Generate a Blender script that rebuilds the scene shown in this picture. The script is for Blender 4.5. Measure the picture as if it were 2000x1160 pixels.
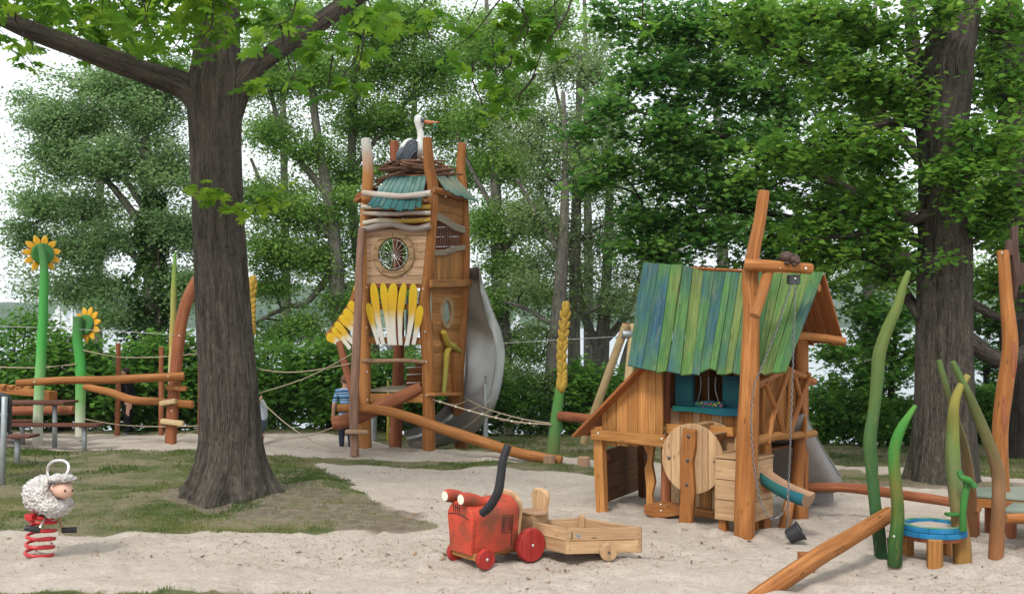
import bpy, math, random
import numpy as np
from mathutils import Vector as V, Matrix, noise as mnoise

for _o in list(bpy.data.objects):
    bpy.data.objects.remove(_o)
SC = bpy.context.scene
COL = SC.collection
R = math.radians
HAZE = True
random.seed(7)
RNG = np.random.default_rng(11)

# ------------------------------------------------------------------ camera
F, CX, HY, HC = 2100.0, 1000.0, 632.0, 2.3      # focal length and horizon in photo pixels, eye height in metres
cam = bpy.data.objects.new('camera', bpy.data.cameras.new('camera'))
COL.objects.link(cam)
cam.location = (0, 0, HC)
cam.rotation_euler = (R(90), 0, 0)
cam.data.sensor_width = 36.0
cam.data.lens = 36.0 * F / 2000.0
cam.data.shift_y = (HY - 580.0) / 2000.0
cam.data.clip_start = 0.1
cam.data.clip_end = 6000
SC.camera = cam

# ------------------------------------------------------------------ sky, sun, exposure
SUN_EL, SUN_AZ = 48.0, 203.0       # azimuth clockwise from +Y: behind the camera, to the left
world = bpy.data.worlds.new('World')
SC.world = world
world.use_nodes = True
wn, wl = world.node_tree.nodes, world.node_tree.links
wn.clear()
w_out = wn.new('ShaderNodeOutputWorld')
w_bg = wn.new('ShaderNodeBackground')
w_sky = wn.new('ShaderNodeTexSky')
w_sky.sky_type = 'NISHITA'
w_sky.sun_disc = False
w_sky.sun_elevation = R(SUN_EL)
w_sky.sun_rotation = R(SUN_AZ)
w_sky.dust_density = 4.0
w_mix = wn.new('ShaderNodeMix'); w_mix.data_type = 'RGBA'
w_mix.inputs['Factor'].default_value = 0.86        # an even overcast veil over the clear sky
w_mix.inputs['B'].default_value = (9.2, 9.65, 10.0, 1)
wl.new(w_sky.outputs[0], w_mix.inputs['A'])
wl.new(w_mix.outputs['Result'], w_bg.inputs['Color'])
w_bg.inputs['Strength'].default_value = 0.092
wl.new(w_bg.outputs[0], w_out.inputs['Surface'])

sun = bpy.data.objects.new('sun', bpy.data.lights.new('sun', 'SUN'))
COL.objects.link(sun)
sun.data.energy = 1.5
sun.data.angle = R(11)
sun.data.color = (1.0, 0.955, 0.88)
_az, _el = R(SUN_AZ), R(SUN_EL)
_sd = V((math.sin(_az) * math.cos(_el), math.cos(_az) * math.cos(_el), math.sin(_el)))
sun.rotation_euler = (-_sd).to_track_quat('-Z', 'Y').to_euler()
sun.location = _sd * 40

SC.view_settings.view_transform = 'Standard'
SC.view_settings.look = 'None'
SC.view_settings.exposure = 0.86
SC.view_settings.gamma = 1.0
SC.view_settings.use_curve_mapping = False
SC.render.engine = 'CYCLES'
SC.cycles.max_bounces = 6
SC.cycles.diffuse_bounces = 3
SC.cycles.glossy_bounces = 2
SC.cycles.transmission_bounces = 4
SC.cycles.transparent_max_bounces = 4
SC.cycles.use_denoising = True
SC.cycles.caustics_reflective = False
SC.cycles.caustics_refractive = False

# ------------------------------------------------------------------ measuring helpers
def P(px, py, Y):
    return V(((px - CX) / F * Y, Y, HC - (py - HY) / F * Y))
def G(px, py, z=0.0):
    Y = F * (HC - z) / (py - HY)
    return P(px, py, Y)
def on_plane(px, py, O, N):
    d = V(((px - CX) / F, 1.0, -(py - HY) / F))
    o = V((0, 0, HC))
    return o + d * ((O - o).dot(N) / d.dot(N))
def lerp(a, b, t): return a + (b - a) * t
def sstep(a, b, x):
    t = min(1.0, max(0.0, (x - a) / (b - a)))
    return t * t * (3 - 2 * t)
def np_ss(a, b, x):
    t = np.clip((x - a) / (b - a), 0, 1)
    return t * t * (3 - 2 * t)
def rnd(a, b): return random.uniform(a, b)

# ------------------------------------------------------------------ mesh builder
class MB:
    def __init__(s):
        s.v, s.f, s.uv, s.par, s.mi = [], [], [], [], []
    def face(s, idx, uv=None, par=None, mi=0):
        s.f.append(tuple(idx))
        s.uv.append(uv if uv else [(0, 0)] * len(idx))
        s.par.append(par if par else [(0.5, 0.5)] * len(idx))
        s.mi.append(mi)
    def tube(s, path, radii, sides=12, sub=4, lump=0.0, seed=0.0, caps=(1, 1), capmi=1, mi=0, squash=1.0, closed=False, chamfer=0.1):
        pts = [V(p) for p in path]
        if isinstance(radii, (int, float)): radii = [radii] * len(pts)
        if sub > 1 and len(pts) > 1:
            P2, R2 = [], []
            n = len(pts)
            for i in range(n - 1):
                p0, p1, p2, p3 = pts[max(i - 1, 0)], pts[i], pts[i + 1], pts[min(i + 2, n - 1)]
                for k in range(sub):
                    t = k / sub
                    t2, t3 = t * t, t * t * t
                    P2.append(0.5 * ((2 * p1) + (p2 - p0) * t + (2 * p0 - 5 * p1 + 4 * p2 - p3) * t2 + (3 * p1 - p0 - 3 * p2 + p3) * t3))
                    R2.append(lerp(radii[i], radii[i + 1], t))
            P2.append(pts[-1]); R2.append(radii[-1])
            pts, radii = P2, R2
        n = len(pts)
        tang = []
        for i in range(n):
            if closed: t = pts[(i + 1) % n] - pts[i - 1]
            else: t = pts[min(i + 1, n - 1)] - pts[max(i - 1, 0)]
            tang.append(t.normalized())
        up = V((0, 0, 1)) if abs(tang[0].z) < 0.9 else V((1, 0, 0))
        nx = (up - tang[0] * up.dot(tang[0])).normalized()
        rings, L = [], 0.0
        tot = sum((pts[i + 1] - pts[i]).length for i in range(n - 1)) or 1.0
        lens = []
        for i in range(n):
            if i:
                L += (pts[i] - pts[i - 1]).length
                nx = nx - tang[i] * nx.dot(tang[i])
                nx = nx.normalized() if nx.length > 1e-6 else V((1, 0, 0))
            lens.append(L)
            by = tang[i].cross(nx)
            b = len(s.v)
            for k in range(sides):
                a = 2 * math.pi * k / sides
                d = nx * math.cos(a) + by * (math.sin(a) * squash)
                r = radii[i]
                if lump:
                    q = pts[i] * 2.2 + d * 1.1
                    r *= 1 + lump * mnoise.noise(V((q.x + seed, q.y - seed, q.z * 1.0)))
                s.v.append(pts[i] + d * r)
            rings.append(b)
        rr = max(radii)
        circ = 2 * math.pi * rr
        rng_i = range(n) if closed else range(n - 1)
        for i in rng_i:
            j = (i + 1) % n
            for k in range(sides):
                k2 = (k + 1) % sides
                u0, u1 = k / sides, (k + 1) / sides
                lj = lens[j] if j else tot
                s.face((rings[i] + k, rings[i] + k2, rings[j] + k2, rings[j] + k),
                       [(u0 * circ, lens[i]), (u1 * circ, lens[i]), (u1 * circ, lj), (u0 * circ, lj)],
                       [(u0, lens[i] / tot), (u1, lens[i] / tot), (u1, lj / tot), (u0, lj / tot)], mi)
        if not closed:
            for e, ring, sg, i in ((0, rings[0], -1, 0), (1, rings[-1], 1, n - 1)):
                if not caps[e]: continue
                c, t, r = pts[i], tang[i] * sg, radii[i]
                b = len(s.v)
                for k in range(sides):
                    s.v.append(c + (s.v[ring + k] - c) * (1 - chamfer) + t * r * chamfer)
                pv = 0.0 if e == 0 else 1.0
                for k in range(sides):
                    k2 = (k + 1) % sides
                    q = (ring + k, b + k, b + k2, ring + k2) if e == 0 else (ring + k, ring + k2, b + k2, b + k)
                    s.face(q, [(k / sides * circ, lens[i])] * 4, [(k / sides, pv)] * 4, mi)
                idx = [b + k for k in range(sides)]
                uv = [(r * math.cos(2 * math.pi * k / sides), r * math.sin(2 * math.pi * k / sides)) for k in range(sides)]
                if e == 0: idx, uv = idx[::-1], uv[::-1]
                s.face(idx, uv, [(0.5, pv)] * sides, capmi)
        return s
    def board(s, pts, N, thick, grain=None, bevel=0.006, mi=0, centre=False):
        """a flat board: outline pts (3D, roughly coplanar), extruded by thick along N (front at pts + N*thick)"""
        N = N.normalized()
        pts = [V(p) for p in pts]
        n = len(pts)
        g = (grain - N * grain.dot(N)).normalized() if grain else (pts[1] - pts[0]).normalized()
        x = g.cross(N)
        nv = V((0, 0, 0))
        for i in range(n): nv += pts[i].cross(pts[(i + 1) % n])
        if nv.dot(N) < 0: pts = pts[::-1]
        c = sum(pts, V()) / n
        if centre: pts = [p - N * thick / 2 for p in pts]
        ins = []
        for i in range(n):
            a = (pts[i] - pts[i - 1]); b = (pts[(i + 1) % n] - pts[i])
            a = a.normalized() if a.length > 1e-9 else V((1, 0, 0)); b = b.normalized() if b.length > 1e-9 else a
            na, nb = N.cross(a), N.cross(b)
            m = na + nb
            m = m / max(0.4, m.length_squared / 2) if m.length > 1e-6 else na
            ins.append(m)
        def uvof(p): q = p - c; return (q.dot(x), q.dot(g))
        ys = [uvof(p)[1] for p in pts]; xs = [uvof(p)[0] for p in pts]
        y0, y1, x0, x1 = min(ys), max(ys) + 1e-9, min(xs), max(xs) + 1e-9
        def parof(p): u = uvof(p); return ((u[0] - x0) / (x1 - x0), (u[1] - y0) / (y1 - y0))
        b0 = len(s.v)
        bv = min(bevel, thick * 0.4)
        for p, m in zip(pts, ins): s.v.append(p + m * bv)
        for p in pts: s.v.append(p + N * bv)
        for p in pts: s.v.append(p + N * (thick - bv))
        for p, m in zip(pts, ins): s.v.append(p + N * thick + m * bv)
        uv = [uvof(p) for p in pts]; pr = [parof(p) for p in pts]
        for lay in range(3):
            for i in range(n):
                j = (i + 1) % n
                d = (0, bv, thick - bv, thick)
                e0, e1 = d[lay], d[lay + 1]
                uq = [(uv[i][0] + e0, uv[i][1]), (uv[j][0] + e0, uv[j][1]), (uv[j][0] + e1, uv[j][1]), (uv[i][0] + e1, uv[i][1])]
                s.face((b0 + lay * n + i, b0 + lay * n + j, b0 + (lay + 1) * n + j, b0 + (lay + 1) * n + i), uq, [pr[i], pr[j], pr[j], pr[i]], mi)
        s.face([b0 + 3 * n + i for i in range(n)], uv, pr, mi)
        s.face([b0 + i for i in range(n)][::-1], uv[::-1], pr[::-1], mi)
        return s
    def beam(s, p0, p1, w, h, up=V((0, 0, 1)), bevel=0.008, mi=0):
        p0, p1 = V(p0), V(p1)
        d = (p1 - p0).normalized()
        side = d.cross(up).normalized()
        n = side.cross(d).normalized()
        o = [p0 - side * w / 2, p1 - side * w / 2, p1 + side * w / 2, p0 + side * w / 2]
        return s.board([q - n * h / 2 for q in o], n, h, grain=d, bevel=bevel, mi=mi)
    def lathe(s, prof, O=V((0, 0, 0)), axis=V((0, 0, 1)), sides=20, mi=0, capmi=None):
        axis = axis.normalized()
        t = V((1, 0, 0)) if abs(axis.x) < 0.8 else V((0, 1, 0))
        x = (t - axis * t.dot(axis)).normalized(); y = axis.cross(x)
        rings = []
        L = 0
        for i, (r, z) in enumerate(prof):
            rings.append(len(s.v))
            for k in range(sides):
                a = 2 * math.pi * k / sides
                s.v.append(V(O) + axis * z + (x * math.cos(a) + y * math.sin(a)) * r)
        for i in range(len(prof) - 1):
            dl = math.hypot(prof[i + 1][0] - prof[i][0], prof[i + 1][1] - prof[i][1])
            for k in range(sides):
                k2 = (k + 1) % sides
                u0, u1 = k / sides, (k + 1) / sides
                s.face((rings[i] + k, rings[i] + k2, rings[i + 1] + k2, rings[i + 1] + k), [(u0, L), (u1, L), (u1, L + dl), (u0, L + dl)],
                       [(u0, i / (len(prof) - 1)), (u1, i / (len(prof) - 1)), (u1, (i + 1) / (len(prof) - 1)), (u0, (i + 1) / (len(prof) - 1))], mi)
            L += dl
        for ring, r, flip in ((rings[0], prof[0][0], True), (rings[-1], prof[-1][0], False)):
            if r > 1e-4:
                idx = [ring + k for k in range(sides)]
                uv = [(r * math.cos(2 * math.pi * k / sides), r * math.sin(2 * math.pi * k / sides)) for k in range(sides)]
                if flip: idx, uv = idx[::-1], uv[::-1]
                s.face(idx, uv, None, mi if capmi is None else capmi)
        return s
    def blob(s, c, rad, axes=None, seg=16, rings=10, lump=0.0, freq=3.0, seed=0.0, mi=0):
        c = V(c)
        ax = axes or (V((1, 0, 0)), V((0, 1, 0)), V((0, 0, 1)))
        b = len(s.v)
        for i in range(rings + 1):
            th = math.pi * i / rings
            for k in range(seg):
                a = 2 * math.pi * k / seg
                d = V((math.sin(th) * math.cos(a), math.sin(th) * math.sin(a), math.cos(th)))
                m = 1.0
                if lump:
                    m += lump * mnoise.noise(d * freq + V((seed, seed * 1.7, -seed)))
                s.v.append(c + (ax[0] * d.x * rad[0] + ax[1] * d.y * rad[1] + ax[2] * d.z * rad[2]) * m)
        for i in range(rings):
            for k in range(seg):
                k2 = (k + 1) % seg
                q = (b + i * seg + k, b + (i + 1) * seg + k, b + (i + 1) * seg + k2, b + i * seg + k2)
                u = [(k / seg, 1 - i / rings), (k / seg, 1 - (i + 1) / rings), ((k + 1) / seg, 1 - (i + 1) / rings), ((k + 1) / seg, 1 - i / rings)]
                s.face(q, u, u, mi)
        return s
    def mesh(s, name, mats, origin, angle=38):
        me = bpy.data.meshes.new(name)
        o = V(origin)
        me.from_pydata([tuple(V(p) - o) for p in s.v], [], s.f)
        if not isinstance(mats, (list, tuple)): mats = [mats]
        for m in mats: me.materials.append(m)
        nm = len(mats)
        me.polygons.foreach_set('material_index', [min(i, nm - 1) for i in s.mi])
        for nmn, dat in (('uv', s.uv), ('par', s.par)):
            l = me.uv_layers.new(name=nmn)
            flat = np.array([c for fc in dat for c in fc], dtype=np.float32).ravel()
            l.data.foreach_set('uv', flat)
        me.polygons.foreach_set('use_smooth', [True] * len(me.polygons))
        me.set_sharp_from_angle(angle=R(angle))
        me.update()
        return me
    def centre(s):
        a = np.array([tuple(p) for p in s.v])
        return V(((a.min(0) + a.max(0)) / 2).tolist())

WORLDLOC = {}
def link(o, parent=None, loc=(0, 0, 0)):
    COL.objects.link(o)
    WORLDLOC[o.name] = V(loc)
    if parent is not None:
        o.parent = parent
        o.location = V(loc) - WORLDLOC[parent.name]
    else:
        o.location = V(loc)
    return o
def tag(o, label=None, cat=None, group=None, kind=None):
    if label: o['label'] = label
    if cat: o['category'] = cat
    if group: o['group'] = group
    if kind: o['kind'] = kind
    return o
def thing(name, label, cat, loc, group=None):
    o = bpy.data.objects.new(name, None)
    o.empty_display_size = 0.2
    link(o, None, loc)
    return tag(o, label, cat, group)
def part(name, mb, mats, parent=None, label=None, origin=None, angle=38, kind=None):
    org = V(origin) if origin is not None else mb.centre()
    o = bpy.data.objects.new(name, mb.mesh(name, mats, org, angle))
    link(o, parent, org)
    if label: o['label'] = label
    if kind: o['kind'] = kind
    return o
def solo(name, mb, mats, label, cat, group=None, base=None, angle=38):
    o = part(name, mb, mats, None, origin=base, angle=angle)
    return tag(o, label, cat, group)
def share(o_src, parent, loc, rot=None, scale=None, name=None):
    c = o_src.copy()
    COL.objects.link(c)
    WORLDLOC[c.name] = V(loc)
    c.parent = parent
    c.location = V(loc) - (WORLDLOC[parent.name] if parent else V())
    if rot is not None: c.rotation_euler = rot
    if scale is not None: c.scale = scale
    return c

# ------------------------------------------------------------------ materials
class NT:
    def __init__(s, name):
        s.m = bpy.data.materials.new(name); s.m.use_nodes = True
        s.t = s.m.node_tree; s.n = s.t.nodes; s.l = s.t.links
        s.b = s.n.get('Principled BSDF'); s.out = s.n.get('Material Output')
    def new(s, ty, **kw):
        n = s.n.new(ty)
        for k, v in kw.items(): setattr(n, k, v)
        return n
    def link(s, a, b): s.l.new(a, b)
    def mix(s, fac, a, b, mode='MIX'):
        n = s.new('ShaderNodeMix', data_type='RGBA', blend_type=mode)
        for sock, val in (('Factor', fac), ('A', a), ('B', b)):
            inp = n.inputs[sock]
            if sock == 'Factor': inp = n.inputs[0]
            if hasattr(val, 'links'): s.link(val, inp)
            elif isinstance(val, (int, float)): inp.default_value = val if sock == 'Factor' else (val, val, val, 1)
            else: inp.default_value = (*val[:3], 1)
        return n.outputs['Result']
    def math(s, op, a, b=None, clamp=False):
        n = s.new('ShaderNodeMath', operation=op); n.use_clamp = clamp
        for i, v in enumerate((a, b)):
            if v is None: continue
            if hasattr(v, 'links'): s.link(v, n.inputs[i])
            else: n.inputs[i].default_value = v
        return n.outputs[0]
    def ramp(s, fac, stops, interp='LINEAR'):
        n = s.new('ShaderNodeValToRGB'); n.color_ramp.interpolation = interp
        e = n.color_ramp.elements
        while len(e) < len(stops): e.new(0.5)
        for i, (p, c) in enumerate(stops):
            e[i].position = p
            e[i].color = (c, c, c, 1) if isinstance(c, (int, float)) else (*c[:3], 1)
        s.link(fac, n.inputs[0])
        return n.outputs[0]
    def noise(s, vec, scale=5.0, detail=4.0, rough=0.55, dist=0.0):
        n = s.new('ShaderNodeTexNoise'); n.inputs['Scale'].default_value = scale; n.inputs['Detail'].default_value = detail
        n.inputs['Roughness'].default_value = rough; n.inputs['Distortion'].default_value = dist
        if vec is not None: s.link(vec, n.inputs['Vector'])
        return n.outputs['Fac']
    def mapping(s, vec, scale=(1, 1, 1), loc=(0, 0, 0)):
        n = s.new('ShaderNodeMapping'); n.inputs['Scale'].default_value = scale; n.inputs['Location'].default_value = loc
        s.link(vec, n.inputs['Vector'])
        return n.outputs[0]
    def uv(s, name='uv'):
        n = s.new('ShaderNodeUVMap', uv_map=name); return n.outputs[0]
    def obj(s): return s.new('ShaderNodeTexCoord').outputs['Object']
    def rand(s): return s.new('ShaderNodeObjectInfo').outputs['Random']
    def bump(s, h, strength=0.3, dist=0.01):
        n = s.new('ShaderNodeBump'); n.inputs['Strength'].default_value = strength; n.inputs['Distance'].default_value = dist
        s.link(h, n.inputs['Height']); s.link(n.outputs[0], s.b.inputs['Normal'])
    def offset_by_rand(s, vec, k=(3.1, 7.7, 5.3)):
        r = s.rand()
        c = s.new('ShaderNodeCombineXYZ')
        for i in range(3): s.link(s.math('MULTIPLY', r, k[i] * 10), c.inputs[i])
        a = s.new('ShaderNodeVectorMath', operation='ADD')
        s.link(vec, a.inputs[0]); s.link(c.outputs[0], a.inputs[1])
        return a.outputs[0]
    def setc(s, col, rough=0.6, spec=0.3, metal=0.0):
        if hasattr(col, 'links'): s.link(col, s.b.inputs['Base Color'])
        else: s.b.inputs['Base Color'].default_value = (*col[:3], 1)
        if hasattr(rough, 'links'): s.link(rough, s.b.inputs['Roughness'])
        else: s.b.inputs['Roughness'].default_value = rough
        s.b.inputs['Specular IOR Level'].default_value = spec
        s.b.inputs['Metallic'].default_value = metal
        return s.m

def srgb(r, g, b, k=1.0):
    def f(c):
        c /= 255.0
        return (c / 12.92 if c <= 0.04045 else ((c + 0.055) / 1.055) ** 2.4) * k
    return (f(r), f(g), f(b))
def mul(c, k): return tuple(x * k for x in c)

def grain_stack(t, u, colA, colB, var=0.35, knots=True, blotch=0.5):
    """wood colour from plank/log coordinates (x across, y along the grain)"""
    v = t.offset_by_rand(u)
    g1 = t.noise(t.mapping(v, (38, 1.6, 10)), 1.0, 5, 0.6, 0.6)
    g2 = t.noise(t.mapping(v, (150, 5, 30)), 1.0, 3, 0.6)
    bl = t.noise(t.mapping(v, (5, 1.8, 3)), 1.0, 3, 0.5)
    c = t.mix(t.ramp(g1, [(0.34, 0), (0.62, 1)]), colA, colB)
    st = t.noise(t.mapping(v, (16, 0.7, 6)), 1.0, 4, 0.6, 0.4)
    c = t.mix(t.ramp(st, [(0.53, 0), (0.68, 0.55)]), c, mul(colB, 0.5))
    c = t.mix(t.ramp(st, [(0.3, 0.5), (0.42, 0)]), c, tuple(min(0.8, x * 1.18 + 0.03) for x in colA))
    c = t.mix(t.math('MULTIPLY', t.ramp(g2, [(0.45, 0), (0.75, 1)]), 0.35), c, mul(colB, 0.6))
    c = t.mix(t.math('MULTIPLY', t.ramp(bl, [(0.35, 1), (0.7, 0)]), blotch), c, mul(colB, 0.72))
    cr = t.noise(t.mapping(v, (30, 0.55, 9)), 1.0, 3, 0.55, 0.5)
    crk = t.math('MULTIPLY', t.ramp(t.math('ABSOLUTE', t.math('SUBTRACT', cr, 0.5)), [(0.0, 1), (0.02, 0)]), t.ramp(t.noise(t.mapping(v, (4, 0.8, 3)), 1.0, 2), [(0.45, 0), (0.6, 0.8)]))
    c = t.mix(crk, c, mul(colB, 0.25))
    if knots:
        vo = t.new('ShaderNodeTexVoronoi'); vo.inputs['Scale'].default_value = 1.0
        t.link(t.mapping(v, (9, 3.0, 3)), vo.inputs['Vector'])
        k = t.ramp(vo.outputs['Distance'], [(0.05, 1), (0.13, 0)])
        c = t.mix(t.math('MULTIPLY', k, 0.75), c, mul(colB, 0.28))
    r = t.rand()
    hs = t.new('ShaderNodeHueSaturation')
    hs.inputs['Saturation'].default_value = 1.0
    t.link(t.math('ADD', t.math('MULTIPLY', r, var), 1.0 - var / 2), hs.inputs['Value'])
    t.link(c, hs.inputs['Color'])
    h = t.math('ADD', t.math('MULTIPLY', g1, 0.6), t.math('MULTIPLY', g2, 0.5))
    return hs.outputs[0], h
def wood(name, a, b, rough=0.62, var=0.3, bump=0.35, knots=True, blotch=0.5):
    t = NT(name)
    c, h = grain_stack(t, t.uv(), a, b, var, knots, blotch)
    t.bump(h, bump, 0.006)
    return t.setc(c, rough, 0.16)
def wood_end(name, a, b):
    t = NT(name)
    u = t.offset_by_rand(t.uv())
    w = t.new('ShaderNodeTexNoise'); w.inputs['Scale'].default_value = 14
    n = t.new('ShaderNodeVectorMath', operation='LENGTH'); t.link(t.uv(), n.inputs[0])
    ring = t.math('SINE', t.math('MULTIPLY', t.math('ADD', n.outputs['Value'], t.math('MULTIPLY', t.noise(u, 12, 2), 0.02)), 480))
    c = t.mix(t.math('MULTIPLY', t.math('ADD', ring, 1.0), 0.3), a, b)
    c = t.mix(t.ramp(t.noise(u, 9, 4), [(0.4, 0), (0.75, 0.7)]), c, mul(b, 0.55))
    return t.setc(c, 0.75, 0.2)
def painted(name, stops, axis='y', rough=0.5, wear=0.25, woodcol=(0.33, 0.17, 0.08), streak=1.0, jitter=0.16):
    """paint that changes colour along the piece (stops over the normalised length), with grain showing through"""
    t = NT(name)
    sp = t.new('ShaderNodeSeparateXYZ'); t.link(t.uv('par'), sp.inputs[0])
    u = t.offset_by_rand(t.uv())
    n1 = t.noise(t.mapping(u, (9, 2.2, 5)), 1.0, 4)
    pos = t.math('ADD', sp.outputs['Y' if axis == 'y' else 'X'], t.math('MULTIPLY', t.math('SUBTRACT', n1, 0.5), jitter * 2))
    c = t.ramp(pos, stops)
    g = t.noise(t.mapping(u, (60, 2.2, 20)), 1.0, 5, 0.65)
    c = t.mix(t.math('MULTIPLY', t.ramp(g, [(0.35, 1), (0.7, 0)]), 0.32 * streak), c, t.mix(0.5, c, (0.02, 0.02, 0.015)))
    wn_ = t.noise(t.mapping(u, (14, 4, 8)), 1.0, 6, 0.7)
    c = t.mix(t.math('MULTIPLY', t.ramp(wn_, [(0.56, 0), (0.72, 1)]), wear), c, woodcol)
    t.bump(g, 0.4, 0.006)
    return t.setc(c, rough + 0.15, 0.16)
def plain(name, col, rough=0.5, spec=0.4, metal=0.0, nscale=18.0, amt=0.3, bump=0.0):
    t = NT(name)
    n = t.noise(t.offset_by_rand(t.obj()), nscale, 5, 0.6)
    c = t.mix(t.math('MULTIPLY', t.ramp(n, [(0.35, 0), (0.7, 1)]), amt), col, mul(col, 0.55))
    if bump: t.bump(n, bump, 0.01)
    return t.setc(c, rough, spec, metal)

OR_A, OR_B = (0.46, 0.20, 0.064), (0.28, 0.103, 0.029)
M_log = wood('stained_larch_log', OR_A, OR_B, 0.55, 0.22, 0.3)
M_logend = wood_end('log_end_grain', (0.47, 0.22, 0.09), (0.30, 0.12, 0.045))
M_red = wood('reddish_larch_log', (0.40, 0.155, 0.075), (0.26, 0.085, 0.038), 0.6, 0.2, 0.3)
M_plank = wood('larch_plank', (0.55, 0.275, 0.09), (0.37, 0.155, 0.045), 0.6, 0.4)
M_pale = wood('pale_larch_plank', (0.63, 0.43, 0.29), (0.50, 0.305, 0.175), 0.65, 0.24)
M_oak = wood('oak_plank', (0.55, 0.375, 0.215), (0.41, 0.25, 0.13), 0.62, 0.26)
M_fresh = wood('fresh_cut_wood', (0.70, 0.55, 0.33), (0.57, 0.40, 0.20), 0.65, 0.15)
M_dark = wood('dark_brown_board', (0.20, 0.085, 0.032), (0.12, 0.045, 0.018), 0.6, 0.25)  # dark brown boards: end panel, rear post, inside walls and floor
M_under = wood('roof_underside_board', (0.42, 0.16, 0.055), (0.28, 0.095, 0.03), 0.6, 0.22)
M_grey = wood('weathered_grey_log', (0.50, 0.43, 0.38), (0.36, 0.30, 0.27), 0.7, 0.16)
M_pink = wood('weathered_pinkish_log', (0.36, 0.225, 0.165), (0.23, 0.125, 0.085), 0.7, 0.15)
M_greyboard = wood('weathered_grey_board', (0.40, 0.35, 0.26), (0.28, 0.23, 0.16), 0.7, 0.15)
M_stick = wood('nest_stick', (0.22, 0.12, 0.075), (0.11, 0.055, 0.034), 0.8, 0.7)
M_stump = wood('weathered_stump', (0.46, 0.30, 0.20), (0.34, 0.20, 0.12), 0.7, 0.2)
M_brownbench = wood('brown_bench_board', (0.17, 0.066, 0.045), (0.10, 0.036, 0.026), 0.5, 0.15)
M_deck = painted('deck_board_paint', [(0, (0.15, 0.19, 0.155)), (0.5, (0.24, 0.26, 0.21)), (1, (0.13, 0.18, 0.16))], wear=0.6, woodcol=(0.22, 0.18, 0.13))
M_teal = painted('teal_roof_paint', [(0, (0.03, 0.115, 0.115)), (0.35, (0.05, 0.165, 0.155)), (0.7, (0.16, 0.27, 0.24)), (1, (0.045, 0.14, 0.13))], wear=0.5, jitter=0.4, woodcol=(0.38, 0.37, 0.25))
M_tealR = painted('worn_teal_roof_paint', [(0, (0.07, 0.19, 0.16)), (0.4, (0.20, 0.27, 0.20)), (0.7, (0.29, 0.31, 0.21)), (1, (0.14, 0.24, 0.20))], wear=0.65, jitter=0.4, woodcol=(0.43, 0.38, 0.24))
M_shutter = painted('teal_shutter_paint', [(0, (0.008, 0.07, 0.09)), (0.5, (0.011, 0.10, 0.11)), (1, (0.008, 0.06, 0.09))], wear=0.1)
M_sill = painted('teal_sill_paint', [(0, (0.014, 0.17, 0.13)), (0.5, (0.012, 0.15, 0.18)), (1, (0.01, 0.09, 0.15))], wear=0.08)
M_petal = painted('yellow_white_petal_paint', [(0.12, (0.74, 0.70, 0.64)), (0.34, (0.72, 0.66, 0.54)), (0.55, (0.66, 0.40, 0.04)), (0.75, (0.70, 0.42, 0.02)), (1, (0.72, 0.50, 0.03))], wear=0.12, jitter=0.13)
M_sunpet = painted('sunflower_petal_paint', [(0, (0.62, 0.27, 0.015)), (0.6, (0.70, 0.38, 0.03)), (1, (0.70, 0.42, 0.06))], wear=0.12)
M_sunback = painted('sunflower_back_paint', [(0, (0.055, 0.19, 0.045)), (0.5, (0.07, 0.22, 0.05)), (1, (0.04, 0.17, 0.06))], wear=0.12)
M_sunstem = painted('sunflower_stem_paint', [(0, (0.62, 0.58, 0.50)), (0.12, (0.55, 0.60, 0.45)), (0.3, (0.20, 0.42, 0.15)), (0.5, (0.07, 0.36, 0.07)), (0.8, (0.06, 0.29, 0.06)), (1, (0.07, 0.17, 0.06))], wear=0.1, jitter=0.06)
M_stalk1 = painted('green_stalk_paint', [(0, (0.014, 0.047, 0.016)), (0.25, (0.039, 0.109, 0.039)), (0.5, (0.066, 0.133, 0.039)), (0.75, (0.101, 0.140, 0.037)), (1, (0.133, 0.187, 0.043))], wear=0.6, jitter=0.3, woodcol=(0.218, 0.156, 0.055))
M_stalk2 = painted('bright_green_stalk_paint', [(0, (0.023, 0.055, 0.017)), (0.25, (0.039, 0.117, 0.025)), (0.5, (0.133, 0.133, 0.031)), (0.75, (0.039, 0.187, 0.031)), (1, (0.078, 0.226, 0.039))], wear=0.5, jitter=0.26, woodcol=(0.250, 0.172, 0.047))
M_stalk3 = painted('yellow_green_stalk_paint', [(0, (0.281, 0.148, 0.039)), (0.2, (0.234, 0.148, 0.055)), (0.45, (0.117, 0.164, 0.066)), (0.65, (0.133, 0.179, 0.047)), (0.85, (0.234, 0.211, 0.047)), (1, (0.265, 0.226, 0.058))], wear=0.5, jitter=0.2, woodcol=(0.312, 0.187, 0.078))
M_stalk4 = painted('olive_brown_stalk_paint', [(0, (0.257, 0.109, 0.043)), (0.35, (0.218, 0.121, 0.062)), (0.6, (0.133, 0.125, 0.051)), (0.85, (0.094, 0.113, 0.039)), (1, (0.078, 0.148, 0.039))], wear=0.45, jitter=0.2)
M_spike = painted('leaf_spike_paint', [(0, (0.66, 0.58, 0.44)), (0.3, (0.60, 0.54, 0.38)), (0.5, (0.48, 0.36, 0.10)), (0.75, (0.36, 0.38, 0.10)), (1, (0.15, 0.34, 0.07))], wear=0.1, jitter=0.06)
M_wheatstem = painted('wheat_stem_paint', [(0, (0.14, 0.17, 0.06)), (0.4, (0.10, 0.24, 0.07)), (0.75, (0.09, 0.26, 0.06)), (1, (0.16, 0.30, 0.08))], wear=0.2)
M_kernel = painted('wheat_kernel_paint', [(0, (0.42, 0.24, 0.04)), (0.5, (0.52, 0.34, 0.06)), (1, (0.46, 0.30, 0.06))], wear=0.2)
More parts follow.
